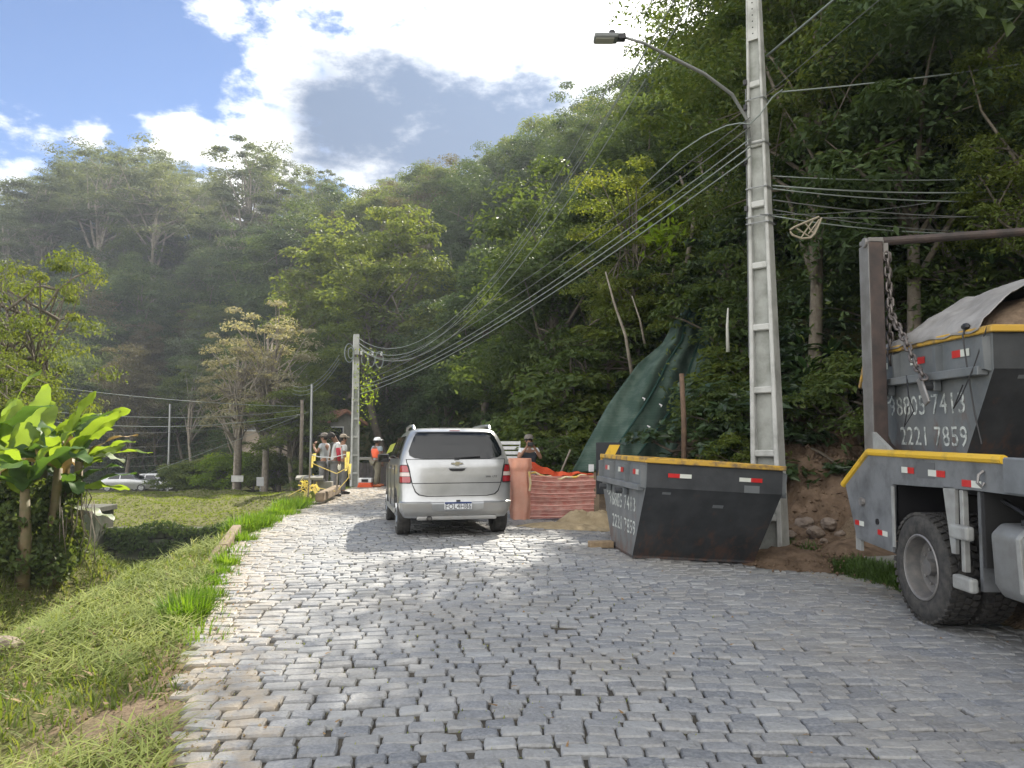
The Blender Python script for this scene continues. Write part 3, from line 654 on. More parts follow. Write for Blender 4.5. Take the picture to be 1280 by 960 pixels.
# undergrowth over the hillside: leaf litter, ferns and creepers nobody could count
def undergrowth(n, x0, x1, y0, y1, size, off, ok, lm, nm, lab):
    x = rng.uniform(x0, x1, n); y = rng.uniform(y0, y1, n); m = ok(x, y); x, y = x[m], y[m]
    P = np.stack([x, y, tz(x, y)+rng.random(len(x))**1.5*off*(1+.8*nz2(x, y, 1.1))], 1)
    kp = ~((topx_np(P) > 700) & (topx_np(P) < 905) & (P[:,1] < 19.0)); P = P[kp]; x, y = x[kp], y[kp]
    me = leaves(nm, P, np.tile([-.3,-.6,.8], (len(P),1)), size*rng.uniform(.5,1.3,len(P)), .5+.5*nz2(x, y, .9), .5)
    tag(link(nm, me, None, LF[lm]), lab, 'undergrowth', kind='stuff')
def topx_np(P): return 640+961*P[:,0]/np.maximum(P[:,1], .1)
def vis_px(x, y): return np.abs(x/np.maximum(y, .1)) < .80
undergrowth(150000, -8, 24, 7, 34, .14, .55, lambda x, y: (foot_d(x, y) > np.where((y < 14.5), 2.2, np.where((y < 20), 2.8, .3))) & vis_px(x, y) & (foot_d(x,y) < 16), 'gloss', 'undergrowth', 'dark leafy undergrowth covering the slope on the right')
undergrowth(170000, -75, 16, 32, 100, .42, 1.3, lambda x, y: (foot_d(x, y) > .5) & vis_px(x, y), 'dark', 'undergrowth', 'dark undergrowth beneath the trees of the central slope')
undergrowth(90000, -140, 10, 70, 150, .6, 1.8, lambda x, y: (y-74-.12*(x+40) > -14) & (foot_d(x, y) < 2) & vis_px(x, y), 'dark', 'undergrowth', 'dark undergrowth on the far hill')
# far hill on the left
placed = []
for _ in range(9000):
    x, y = q.uniform(-125, -12), q.uniform(58, 150)
    px, py = topx(x, y, 3)
    if px < -60 or px > 520: continue
    d = float(foot_d(np.array([x]), np.array([y]))[0]); d2 = y-74-.12*(x+40)
    if d > -1 and y < 84: continue
    if d2 < -10: continue
    if not far_enough(x, y, 5.2 if y < 95 else 6.6): continue
    z = tz1(x, y); allow = top_allow(x, y)-z
    kind = q.choice(['dense','olive','dense','grey','broad','olive'])
    if kind == 'grey': kind = 'dense'
    hh = q.uniform(11, 17)
    if py < 330 and q.random() < .35: kind = 'broad'
    if allow < 4: continue
    if allow < hh: hh = allow*q.uniform(.9,1.0)
    if allow < 24 and d2 > 22:
        hh = max(min(allow*q.uniform(.88,1.02), 24), 8); kind = 'umbrella' if px < 260 else 'airy' if px < 440 else 'lime'
    placed.append((x, y)); plant(kind, x, y, hh, rz=q.uniform(0,6.28), v=q.randrange(9), mats=LF['grey'] if kind == 'dense' and q.random() < .25 else None); ntree += 1
print('TREES', ntree)
# particular trees
def plant_px(kind, px, Y, top_py, **k):
    p = at(px, top_py, Y); z = tz1(p.x, Y); return plant(kind, p.x, Y, p.z-z, **k)
plant_px('pale', 335, 43, 372, wide=1.0, label='pale straw coloured blossoming tree standing before the dark woods', v=0)
plant_px('pale', 298, 42, 405, wide=.9, label='smaller pale tree leaning beside the taller straw coloured one', v=0, rz=2)
plant_px('umbrella', 150, 112, 168, label='tall flat crowned tree breaking the left skyline', v=0, wide=1.3)
plant_px('umbrella', 200, 108, 180, label='flat crowned skyline tree between the two tallest crowns', v=1, wide=1.2)
plant_px('umbrella', 60, 110, 205, label='wide flat crowned tree at the far left skyline', v=1, wide=1.4)
for i_, (px_, Y_, t_) in enumerate([(112,116,262),(150,118,250),(232,117,262),(272,116,258),(70,118,268),(470,92,262)]):
    plant_px('dense', px_, Y_, t_, v=i_, wide=1.5, label='hazy rounded tree closing the far hill under '+['the widest flat crown','the tallest flat crown','the gap before the slender trees','the slender trees','the far left flat crown','the dip in the skyline'][i_])
plant_px('airy', 306, 104, 162, label='tallest slender tree against the white cloud', v=0, wide=1.25)
plant_px('airy', 352, 106, 190, label='slender skyline tree just right of the tallest one', v=1, wide=1.1)
plant_px('airy', 405, 106, 203, label='slender skyline tree left of the dip in the hill', v=0)
plant_px('dense', 365, 84, 268, label='round very dark tree in the middle of the far slope', v=0, wide=1.3)
plant_px('lime', 430, 58, 270, label='sunlit yellow green tree high behind the far utility pole', v=0, wide=1.1)
plant_px('lime', 500, 48, 262, label='sunlit yellow green tree on the slope over the minivan', v=1, wide=1.1)
for i, (px, Y, ty) in enumerate([(352,46,440),(296,47,470),(372,42,468),(392,47,440)]):
    plant_px('airy' if i < 2 else 'lime', px, Y, ty, v=i, wide=1.25, label=['open multi stemmed tree behind the two small white signs','thin leafy tree rising behind the bare wooden pole','leafy tree standing above the tape barricade','ivy clad tree beside the pale house wall'][i])
for i, (px, Y, ty, wd) in enumerate([(250,50,572,1.4),(285,48,562,1.3),(318,47,556,1.2),(345,46,560,1.2),(222,50,576,1.2),(205,66,592,1.0),(272,52,566,1.3),(395,42,560,1.0),(120,70,590,1.4)]):
    plant_px('hedge', px, Y, ty, wide=wd, sink=.3, label='yellow green bush '+['over the left end of the mound','left of the small square sign','behind the small square sign','right of the small square sign','behind the white parked car','above the silver parked car roof','between the mound and the wooden pole','behind the group of workmen','behind the bridge, half hidden by banana leaves'][i], group='bushes beyond the grassy mound', mats=LF['bright'] if i in (1,2) else LF['lime'] if i in (3,6,0) else LF['mid'])  # some bushes take brighter leaf colours, standing in for sunlight
# shrubs at the foot of the right hand slope
placed = []
for _ in range(1500):
    x, y = q.uniform(-4, 14), q.uniform(8.5, 32)
    px, py = topx(x, y, 1); d = float(foot_d(np.array([x]), np.array([y]))[0])
    if d < .2 or d > 6.5 or px > 1400: continue
    if y < 14.2 and d < 1.8: continue
    if 10 < y < 21.5 and 690 < px < 915: continue
    if not far_enough(x, y, 1.15): continue
    if len(placed) > 95: break
    placed.append((x, y)); plant('shrub', x, y, q.uniform(1.3, 2.4), rz=q.uniform(0,6.28), v=q.randrange(9), wide=q.uniform(1,1.5), sink=.2)
# ------------------------------------------------------------------ paints
m_silver = mat('silver_paint', (.45,.46,.47), .30, metal=.6, coat=.6, col2=(.37,.38,.385), nscale=3)
m_silver_dusty = mat('bumper_paint', (.33,.335,.335), .42, metal=.35, col2=(.33,.32,.30), nscale=5, coat=.2)
m_glass = mat('tinted_glass', (.006,.008,.010), .05, spec=.55, coat=.15)
m_rubber = mat('rubber', (.028,.028,.028), .85, col2=(.07,.066,.06), nscale=14, bump=.2)
m_blackpl = mat('black_plastic', (.02,.02,.022), .5)
m_chrome = mat('chrome', (.75,.76,.78), .15, metal=1)
m_redlens = mat('red_lens', (.30,.012,.02), .15, coat=1)
m_clearlens = mat('clear_lens', (.55,.45,.42), .15, coat=1)
m_white = mat('white_paint', (.72,.73,.74), .5, col2=(.6,.6,.6), nscale=7)
m_navy = mat('navy_print', (.02,.04,.14), .4)
m_ink = mat('black_print', (.03,.03,.035), .5)
m_alloy = mat('wheel_alloy', (.42,.43,.44), .35, metal=.8)
m_dark = mat('under_body', (.02,.02,.02), .9)

# ------------------------------------------------------------------ silver minivan
def body_levels(lv):
    zs = [l[0] for l in lv]
    return lambda z, i: float(np.interp(z, zs, [l[i] for l in lv]))
def make_body(lv, n=44, pw=4.6, Rr=.42, Rf=.95):
    """horizontal outlines, level by level; y 0 is the tail, +y the nose"""
    mb = MB(); K = len(lv); q4 = n//4
    def ring(z, w_, r, f):
        P = []
        for i in range(q4+1):          # tail right -> corner
            a = math.pi/2*i/q4; P.append((w_*math.sin(a)**(2/pw), r+Rr*(1-math.cos(a)**(2/pw))))
        for i in range(1, 9): P.append((w_, (r+Rr)+((f-Rf)-(r+Rr))*i/9))
        for i in range(q4+1):
            a = math.pi/2*i/q4; P.append((w_*math.cos(a)**(2/2.6), f-Rf*(1-math.sin(a)**(2/2.6))))
        L_ = [(-x, y) for x, y in P[::-1]][1:-1]
        return [(x, y, z) for x, y in P+L_]
    rings = [ring(*l[:4]) for l in lv]; m = len(rings[0]); vs = [v for r in rings for v in r]
    fs = [(k*m+i, k*m+(i+1) % m, (k+1)*m+(i+1) % m, (k+1)*m+i) for k in range(K-1) for i in range(m)]
    fs += [tuple(range(m))[::-1], tuple((K-1)*m+i for i in range(m))]
    mb.add(vs, fs); return mb
def boolean_cut(o, cutter):
    md = o.modifiers.new('cut', 'BOOLEAN'); md.object = cutter; md.operation = 'DIFFERENCE'; md.solver = 'EXACT'
    bpy.context.view_layer.update()
    dg = bpy.context.evaluated_depsgraph_get(); me = bpy.data.meshes.new_from_object(o.evaluated_get(dg)); o.modifiers.clear(); o.data = me
    cm = cutter.data; bpy.data.objects.remove(cutter); bpy.data.meshes.remove(cm)
def wheel(parent, c, r=.31, w_=.2, side=-1, dual=False):
    t = MB(); h = w_/2
    prof = [(r*.62,-h*.8),(r*.72,-h),(r*.9,-h*1.02),(r*.975,-h*.86),(r,-h*.6),(r*1.0,-h*.18),(r*.985,-h*.15),(r*.985,h*.15),(r,h*.18),(r,h*.6),(r*.975,h*.86),(r*.9,h*1.02),(r*.72,h),(r*.62,h*.8)]
    t.lathe(prof, 36, 'x', closed=True)
    wh = t.build('wheel', m_rubber, parent, smooth=True); wh.location = c
    rm = MB(); rm.lathe([(r*.64,-h*.82),(r*.60,-h*.84),(r*.57,-h*.55),(r*.2,-h*.5),(.03,-h*.6),(.001,-h*.6)], 30, 'x') if side < 0 else rm.lathe([(r*.64,h*.82),(r*.60,h*.84),(r*.57,h*.55),(r*.2,h*.5),(.03,h*.6),(.001,h*.6)], 30, 'x')
    for k in range(5):
        a = k*2*math.pi/5; x = side*h*.72; rm.tube([(x, .04*math.cos(a), .04*math.sin(a)), (x*1.02, r*.58*math.cos(a), r*.58*math.sin(a))], [.035,.045], 6)
    rm.build('rim', m_alloy, wh, smooth=True); return wh
LV = [(.20,.78,.10,4.22),(.30,.835,.035,4.31),(.42,.855,.0,4.35),(.455,.862,.0,4.36),(.47,.858,.035,4.34),(.56,.862,.06,4.32),(.70,.868,.065,4.28),(.85,.868,.075,4.22),(.98,.862,.09,4.10),(1.03,.852,.10,3.78),(1.09,.838,.12,3.42),(1.2,.812,.165,3.2),(1.35,.765,.23,2.98),(1.48,.715,.30,2.75),(1.56,.67,.37,2.58),(1.60,.62,.46,2.45),(1.625,.54,.60,2.3),(1.64,.36,.85,2.1)]
gl = body_levels(LV)
def ry(x, z, pw=4.6, Rr=.42):
    w_, r = gl(z, 1), gl(z, 2); u = min(abs(x)/w_, .999); return r+Rr*(1-(1-u**pw)**(1/pw))
car = empty('minivan', (-.80, 11.50, 0), R(12.5), 'silver minivan seen from behind in the middle of the cobbled road', 'car')
mb = make_body(LV); body = mb.build('body', m_silver, car, smooth=True)
cut = MB()
for y_ in (.78, 3.42):
    for sx in (-1, 1): cut.cyl((sx*.60, y_, .30), (sx*1.0, y_, .30), .355, 28)
cut = cut.build('cutter', m_dark); cut.parent = car; boolean_cut(body, cut)
body.data.set_sharp_from_angle(angle=R(35))
def rear_patch(rows, off, name, m, parent=None, nu=14, sub=3, thick=None):
    """rows (z, x0, x1) from the bottom up, laid on the tail"""
    zs = [r[0] for r in rows]; Zs = []
    for a, b in zip(rows[:-1], rows[1:]): Zs += [a[0]+(b[0]-a[0])*i/sub for i in range(sub)]
    Zs.append(rows[-1][0]); p = MB(); vs = []
    for z in Zs:
        x0 = np.interp(z, zs, [r[1] for r in rows]); x1 = np.interp(z, zs, [r[2] for r in rows])
        for i in range(nu+1): x = x0+(x1-x0)*i/nu; vs.append((x, ry(x, z)-off, z))
    n = nu+1; nv = len(Zs)
    fs = [(j*n+i, j*n+i+1, (j+1)*n+i+1, (j+1)*n+i) for j in range(nv-1) for i in range(nu)]
    # skirt so the piece has thickness
    B = [i for i in range(n)]+[j*n+nu for j in range(1, nv)]+[(nv-1)*n+i for i in range(nu-1, -1, -1)]+[j*n for j in range(nv-2, 0, -1)]
    k0 = len(vs); vs += [(vs[b][0], vs[b][1]+off+.01, vs[b][2]) for b in B]
    fs += [(B[i], B[(i+1) % len(B)], k0+(i+1) % len(B), k0+i) for i in range(len(B))]
    p.add(vs, fs); return p.build(name, m, parent or car, smooth=True)
# tailgate skin, glass, lamps
rear_patch([(.543,-.46,.46),(.565,-.58,.58),(.61,-.632,.632),(.735,-.680,.680),(.93,-.716,.716),(1.05,-.750,.750),(1.11,-.760,.760)], .004, 'tailgate_gap', m_blackpl, nu=26)
rear_patch([(.555,-.44,.44),(.575,-.56,.56),(.62,-.615,.615),(.715,-.66,.66),(.73,-.665,.665)], .010, 'tailgate_lower_panel', m_silver, nu=26)
tg = rear_patch([(.742,-.665,.665),(.86,-.69,.69),(.93,-.70,.70),(1.0,-.715,.715),(1.05,-.735,.735),(1.085,-.745,.745),(1.10,-.74,.74)], .012, 'tailgate', m_silver, nu=26)
rear_patch([(1.115,-.50,.50),(1.13,-.63,.63),(1.17,-.705,.705),(1.24,-.715,.715),(1.35,-.675,.675),(1.46,-.63,.63),(1.515,-.60,.60),(1.535,-.57,.57)], .010, 'rear_window', m_glass, nu=26)
rear_patch([(1.548,-.60,.60),(1.575,-.585,.585),(1.595,-.54,.54)], .035, 'roof_spoiler', m_silver, nu=24)
MB().box((0, ry(0,1.57)-.04, 1.572), (.16,.012,.012)).build('brake_light', m_redlens, car)
for s in (-1, 1):
    def sp(rows): return [(z, min(s*a, s*b), max(s*a, s*b)) for z, a, b in rows]
    tl = rear_patch(sp([(.735,.70,.853),(.76,.685,.855),(.85,.695,.853),(.95,.715,.850),(1.01,.73,.845),(1.025,.75,.835)]), .02, 'tail_lamp', m_blackpl, nu=8)
    rear_patch(sp([(.75,.70,.848),(.80,.70,.850),(.84,.705,.849)]), .028, 'lens', m_redlens, tl, nu=8)
    rear_patch(sp([(.846,.708,.849),(.905,.715,.847)]), .028, 'lens', m_clearlens, tl, nu=8)
    rear_patch(sp([(.911,.72,.846),(.98,.735,.843),(1.012,.75,.836)]), .028, 'lens', m_redlens, tl, nu=8)
rear_patch([(.46,-.84,.84),(.472,-.835,.835)], .016, 'bumper_crease', m_silver, nu=36)
rear_patch([(.24,-.80,.80),(.33,-.832,.832),(.44,-.845,.845)], .012, 'bumper', m_silver_dusty, nu=36)
MB().bx(-.60,.60,.07,.18,.17,.235).build('bumper_valance', m_silver_dusty, car, bevel=.02)
rear_patch([(.315,-.27,.27),(.345,-.37,.37),(.36,-.385,.385),(.47,-.395,.395),(.482,-.39,.39)], .022, 'plate_recess', m_silver, nu=22)
pl = MB().bx(-.205,.205,-.040,-.030,.345,.468).build('number_plate', mat('plate_white', (.62,.64,.66), .4), car, bevel=.004)
MB().bx(-.20,.20,-.043,-.0395,.437,.465).build('plate_band', m_navy, pl)
tx = link('lettering', text_mesh('FOL4H86', .105, .0012, m_ink, space=1.02), pl); tx.location = (0,-.0415,.390); tx.rotation_euler = (math.pi/2,0,0); tx.scale = (.92,1,1)
MB().bx(-.03,.03,-.05,-.03,.47,.495).build('plate_light', m_blackpl, car)
# emblem: a slanted cross bar badge
em = MB(); em.prism([(-.085,-.012),(-.035,-.012),(-.045,-.034),(.035,-.034),(.040,-.012),(.095,-.012),(.085,.020),(.040,.020),(.050,.036),(-.030,.036),(-.036,.020),(-.095,.020)], 'y', 0, .012)
e = em.build('emblem', m_chrome, car, bevel=.003); e.location = (.0, ry(0,1.03)-.028, 1.035)
em = MB(); em.prism([(-.070,-.004),(-.026,-.004),(-.032,-.024),(.028,-.024),(.032,-.004),(.080,-.004),(.072,.012),(.030,.012),(.040,.027),(-.022,.027),(-.030,.012),(-.082,.012)], 'y', 0, .003)
e2 = em.build('emblem_face', mat('emblem_gold', (.55,.50,.36), .3, metal=.8), e); e2.location = (0,-.004,0)
h = MB(); h.prism([(-.125,.018),(.125,.018),(.11,-.012),(.07,-.026),(-.07,-.026),(-.11,-.012)], 'y', 0, .012); h = h.build('handle_recess', m_blackpl, car, bevel=.002); h.location = (0, ry(0,.945)-.024, .945)
MB().box((0, ry(0,.965)-.03, .967), (.27,.02,.018)).build('handle', m_silver, car, bevel=.006)
bdg = link('lettering', text_mesh('SPIN  LTZ', .038, .002, m_ink, space=1.1), car); bdg.location = (.52, ry(.52,.83)-.015, .83); bdg.rotation_euler = (math.pi/2,0,R(8))
w_ = MB(); w_.tube([(0, ry(0,1.12)-.03, 1.125),(.10, ry(.1,1.13)-.035, 1.135),(.36, ry(.36,1.15)-.03, 1.15)], .011, 6); w_.box((0, ry(0,1.115)-.02, 1.115), (.07,.03,.035)); w_.build('rear_wiper', m_blackpl, car)
ex = MB(); ex.lathe([(.035,0),(.04,.0),(.04,-.12),(.03,-.12),(.03,0)], 14, 'y', (-.42,.15,.20)); ex.build('exhaust', m_blackpl, car)
for s in (-1, 1):
    rr = MB(); rr.tube([(s*.60,.62,1.60),(s*.605,.70,1.665),(s*.60,1.3,1.685),(s*.585,2.0,1.68),(s*.57,2.25,1.62)], .022, 8); rr.build('roof_rail', m_silver, car, smooth=True)
    wheel(car, (s*.755, .78, .31), side=s); wheel(car, (s*.755, 3.42, .31), side=s)
    def sx(y, z):
        return gl(z, 1)+.006
    for y0, y1, tilt in ((.50,.98,.12),(1.06,1.90,0),(1.98,2.72,-.0)):
        g_ = MB(); vs = []
        for j in range(5):
            z = 1.12+.37*j/4
            a = y0+(.16*j/4 if y0 < .6 else 0); b = y1-(.42*j/4 if y1 > 2.5 else 0)
            for i in range(5): vs.append((s*(sx(0, z)+.004), a+(b-a)*i/4, z))
        g_.add(vs, [(j*5+i, j*5+i+1, (j+1)*5+i+1, (j+1)*5+i) for j in range(4) for i in range(4)]); g_.build('side_window', m_glass, car, smooth=True)
    for y0, y1 in ((1.04,1.05),(1.93,1.94),(2.84,2.85)):
        MB().bx(s*.862, s*.8735, y0, y1, .32, 1.0).build('door_gap', m_blackpl, car)
    MB().bx(s*.85, s*.886, 1.13, 1.30, .93, .955).build('door_handle', m_silver, car, bevel=.006)
    MB().bx(s*.85, s*.886, 2.03, 2.20, .93, .955).build('door_handle', m_silver, car, bevel=.006)
    MB().bx(s*.70, s*.872, 1.2, 3.0, .2, .3).build('sill', m_silver_dusty, car, bevel=.02)
    mi = MB(); mi.box((s*.955,2.78,1.12), (.20,.10,.15)); mi.box((s*.86,2.80,1.09), (.08,.04,.04)); mi = mi.build('mirror', m_blackpl, car, smooth=True, bevel=.03)
    MB().box((s*.955,2.727,1.12), (.16,.006,.11)).build('mirror_glass', m_glass, mi)
MB().bx(-.70,.70,.2,4.0,.19,.34).build('underside', m_dark, car)
ant = MB(); ant.tube([(0,1.9,1.63),(.0,1.75,1.86)], .004, 5); ant.build('antenna', m_blackpl, car)
for o_ in list(car.children_recursive):
    if o_.name.startswith(('wheel','rim')) or o_.parent.name.startswith('wheel'): continue
    zf_ = lambda z: float(np.interp(z, [0,.2,.48,.75,1.1,1.535,1.64,2], [.1,.30,.555,.83,1.165,1.575,1.665,2.02]))
    base_ = o_.location.z
    if o_.parent == car and base_ > 0: o_.location.z = zf_(base_); continue
    if o_.parent != car and o_.parent.location.z > 0: continue
    if o_.name.startswith(('emblem_face',)): continue
    if base_ > 0: o_.location.z = zf_(base_); continue
    for v_ in o_.data.vertices: v_.co.z = zf_(v_.co.z)
car.rotation_euler = (R(-1.6), 0, R(12.5)); car.location.z = rz1(-.9, 12.2)-.008+.02

# ------------------------------------------------------------------ two small parked cars beyond the mound
def far_car(name, x, y, rz, m, label):
    o = empty(name, (x, y, tz1(x, y)), rz, label, 'car', 'cars parked beyond the channel')
    lv = [(.2,.78,.1,4.0),(.45,.84,0,4.1),(.7,.85,.04,4.05),(.88,.84,.10,3.9),(.95,.82,.25,3.2),(1.15,.74,.55,2.75),(1.35,.66,.85,2.45),(1.42,.55,1.1,2.2)]
    b = make_body(lv, 24).build('body', m, o, smooth=True)
    for s in (-1, 1):
        for yy in (.75, 3.2): wheel(o, (s*.76, yy, .30), .30, .18, s)
        g_ = MB()
        for a0, a1, b0, b1 in ((.75,1.6,1.02,1.6),(1.68,2.75,1.68,2.45)):
            zs_ = (1.0,1.32); ws = [np.interp(z, [l[0] for l in lv], [l[1] for l in lv])+.01 for z in zs_]
            g_.add([(s*ws[0],a0,zs_[0]),(s*ws[0],a1,zs_[0]),(s*ws[1],b1,zs_[1]),(s*ws[1],b0,zs_[1])], [(0,1,2,3)])
        g_.build('side_window', m_glass, o)
    g_ = MB(); g_.add([(-.68,3.16,.98),(.68,3.16,.98),(.6,2.58,1.32),(-.6,2.58,1.32)], [(0,1,2,3)]); g_.build('windscreen', m_glass, o)
    return o
cA = at(150, 616, 61); far_car('parked_car', cA.x-1.6, 61, R(-78), m_silver, 'silver hatchback parked on the left, half hidden by banana leaves')
cB = at(186, 616, 64); far_car('parked_car', cB.x-1.6, 64.5, R(-100), m_white, 'white car parked just right of the silver hatchback')

# ------------------------------------------------------------------ skips
def skip_paint(name, c1, c2, rust=.35):
    m = mat(name, c1, .55, metal=.1, col2=c2, nscale=3.2, contrast=(.3,.7), bump=.55, bscale=3.5, ndetail=9)
    t = m.node_tree; n = t.nodes; p = next(x for x in n if x.type == 'BSDF_PRINCIPLED'); tcn = next(x for x in n if x.type == 'TEX_COORD')
    z = n.new('ShaderNodeTexNoise'); z.inputs['Scale'].default_value = 7; z.inputs['Detail'].default_value = 12; z.inputs['Roughness'].default_value = .75
    mpn = n.new('ShaderNodeMapping'); mpn.inputs['Scale'].default_value = (1,1,.35); t.links.new(tcn.outputs['Object'], mpn.inputs[0]); t.links.new(mpn.outputs[0], z.inputs['Vector'])
    se = n.new('ShaderNodeSeparateXYZ'); t.links.new(tcn.outputs['Object'], se.inputs[0])
    mr = n.new('ShaderNodeMapRange'); mr.inputs[1].default_value = .0; mr.inputs[2].default_value = .75; mr.inputs[3].default_value = .16; mr.inputs[4].default_value = 0; t.links.new(se.outputs['Z'], mr.inputs[0])
    ad = n.new('ShaderNodeMath'); ad.operation = 'ADD'; t.links.new(z.outputs['Fac'], ad.inputs[0]); t.links.new(mr.outputs[0], ad.inputs[1])
    m2 = n.new('ShaderNodeMapRange'); m2.inputs[1].default_value = .60; m2.inputs[2].default_value = .72; m2.inputs[4].default_value = rust; t.links.new(ad.outputs[0], m2.inputs[0])
    src = p.inputs['Base Color'].links[0].from_socket; mx = n.new('ShaderNodeMix'); mx.data_type = 'RGBA'; t.links.new(m2.outputs[0], mx.inputs[0]); t.links.new(src, mx.inputs[6]); mx.inputs[7].default_value = (.15,.07,.04,1); t.links.new(mx.outputs[2], p.inputs['Base Color'])
    return m
m_sk_grey = skip_paint('skip_grey', (.125,.14,.15), (.19,.20,.205), .6)
m_sk_black = skip_paint('skip_black', (.030,.033,.037), (.062,.066,.070), .45)
m_yellow = mat('yellow_rim', (.56,.34,.05), .65, col2=(.20,.14,.08), nscale=6, contrast=(.46,.62), ndetail=10)
m_yellow2 = mat('yellow_edge', (.75,.47,.04), .45, col2=(.5,.33,.06), nscale=6, contrast=(.5,.7))
m_stencil = mat('stencil_white', (.60,.63,.60), .7, col2=(.20,.22,.22), nscale=14, contrast=(.44,.60), ndetail=10)
m_refr = mat('reflector_red', (.55,.03,.03), .3, coat=.5); m_refw = mat('reflector_white', (.66,.68,.62), .3, coat=.5)
def reflector(parent, c, normal, red_first=True, w_=.15, h=.05):
    """two-colour tape: red half and white half"""
    for k in (0, 1):
        m = m_refr if (k == 0) == red_first else m_refw
        off = (k-.5)*w_
        if normal == 'u': MB().bx(c[0]+off-w_/2, c[0]+off+w_/2, c[1]-.003, c[1], c[2]-h/2, c[2]+h/2).build('reflector', m, parent)
        else: MB().bx(c[0]-.003, c[0], c[1]-off-w_/2, c[1]-off+w_/2, c[2]-h/2, c[2]+h/2).build('reflector', m, parent)
def skip(name, loc, rz, label, L_=2.3, W=1.76, H=1.28, k=.62, ins=.05, fill=False):
    o = empty(name, loc, rz, label, 'skip')
    b = H-.33; T = .035
    def shell(i):
        top = [(i,i),(W-i,i),(W-i,L_-i),(i,L_-i)]; bot = [(ins+i,k+i*.4),(W-ins-i,k+i*.4),(W-ins-i,L_-k-i*.4),(ins+i,L_-k-i*.4)]
        return [(x,y,H) for x,y in top]+[(x,y,b) for x,y in top]+[(x,y,.03+(i*.6)) for x,y in bot]
    # sloped ends (black), flat sides (grey)
    for nm, idx, m in (('side_panel',0,m_sk_grey),('end_panel',1,m_sk_black)):
        for e in (0, 1):
            p = MB(); so, si = shell(0), shell(T)
            pr = {(0,0):(3,0),(0,1):(1,2),(1,0):(0,1),(1,1):(2,3)}[(idx,e)]
            a, c = pr; vs = [so[a],so[c],so[4+a],so[4+c],so[8+a],so[8+c],si[a],si[c],si[4+a],si[4+c],si[8+a],si[8+c]]
            p.add(vs, [(0,1,3,2),(2,3,5,4),(6,8,9,7),(8,10,11,9),(0,6,7,1),(0,2,8,6),(2,4,10,8),(1,7,9,3),(3,9,11,5),(4,5,11,10)])
            p.build(nm, m, o)
    MB().prism([(k,.0),(L_-k,.0),(L_-k,.06),(k,.06)], 'x', ins, W-ins).build('floor_plate', m_sk_black, o)
    # rim
    r = .055
    rim = MB(); h_ = .035
    rim.bx(-h_, W+h_, -h_, T+.01, H-.03, H+.03); rim.bx(-h_, W+h_, L_-T-.01, L_+h_, H-.03, H+.03)
    rim.bx(-h_, T+.01, T+.0105, L_-T-.0105, H-.03, H+.03); rim.bx(W-T-.01, W+h_, T+.0105, L_-T-.0105, H-.03, H+.03)
    rim.build('rim', m_yellow, o, bevel=.008)
    # band joint, bar with lugs, ribs, on both sides
    for x, s in ((0,-1),(W,1)):
        for y in (.0+.05, L_*.34, L_*.68, L_-.08):
            rb = MB(); rb.prism([(x,H-.05),(x+s*.075,H-.07),(x+s*.06,b-.0),(x,b-.02)], 'y', y-.022, y+.022); rb.build('rib', m_sk_grey, o)
        MB().box((x+s*.05, L_/2, b-.01), (.09, L_-.14, .075)).build('lug_bar', m_sk_grey, o, bevel=.006)
        for y in (L_*.36, L_*.74):
            MB().cyl((x+s*.02, y, b-.10), (x+s*.17, y, b-.10), .038, 12).build('lug', m_sk_black, o)
            MB().box((x+s*.04, y, b-.085), (.07,.09,.12)).build('lug_bracket', m_sk_grey, o, bevel=.006)
    for (y, rf) in ((L_*.20, True),(L_*.52, False),(L_*.84, True)):
        reflector(o, (-.006, y, H-.16), 'w', rf, .13, .065)
    reflector(o, (.42, -.008, H-.17), 'u', True); reflector(o, (W-.42, -.008, H-.17), 'u', False)
    if True:
        e = MB(); e.prism([(L_-.0,H-.02),(L_+.16,H-.34),(L_+.13,H-.36),(L_-.03,H-.06)], 'x', -.03, .0); e.build('end_flap', m_yellow, o)
    # stencilled numbers on the side that faces the road
    ln = math.hypot(ins, b); tilt = math.atan2(ins, b)
    for t, z, y0, sz in (('98805 7413', b-.27, L_/2-.02, .27), ('2221 7859', b-.57, L_/2-.10, .26)):
        q_ = link('lettering', text_mesh(t, sz, .0012, m_stencil, space=1.08), o)
        q_.location = (ins*(b-z)/b-.004, y0, z); q_.rotation_euler = Euler((math.pi/2+tilt*0, 0, -math.pi/2)); q_.scale = (1.12,1,1)
        q_.matrix_basis = Matrix.Translation(q_.location) @ Matrix.Rotation(math.atan2(ins, b), 4, 'Y').inverted() @ Matrix.Rotation(-math.pi/2, 4, 'Z') @ Matrix.Rotation(math.pi/2, 4, 'X') @ Matrix.Diagonal((.98,1,1,1))
    rg = MB(); rg.lathe([(.075,0),(.095,0),(.095,.002),(.075,.002)], 18, 'x', (0,0,0), closed=True); rg.tube([(0,-.04,.03),(0,-.01,-.03),(0,.04,-.035)], .012, 5)
    rg = rg.build('phone_symbol', m_stencil, o); rg.location = (ins*.14-.004, L_*.80, b-.13)
    # small marks and patches on the dark end
    for x, z, w2, h2 in ((.22,b-.08,.11,.03),(W-.50,b+.0,.20,.09),(W-.85,b-.22,.14,.04)):
        yy = 0 if z >= b else k*(b-z)/b
        pm = MB(); pm.add([(x,yy-.004,z),(x+w2,yy-.004,z),(x+w2,(0 if z+h2 >= b else k*(b-z-h2)/b)-.004,z+h2),(x,(0 if z+h2 >= b else k*(b-z-h2)/b)-.004,z+h2)], [(0,1,2,3)]); pm.build('weld_patch', m_sk_grey, o, normals=False)
    return o
C0 = at(798, 572, 9.5)
sk = skip('skip', (C0.x+.035, C0.y, -.075), R(7), 'empty black and grey skip with worn yellow rim standing on the road edge')
sk.rotation_euler = (R(-.4), R(3.6), R(7))
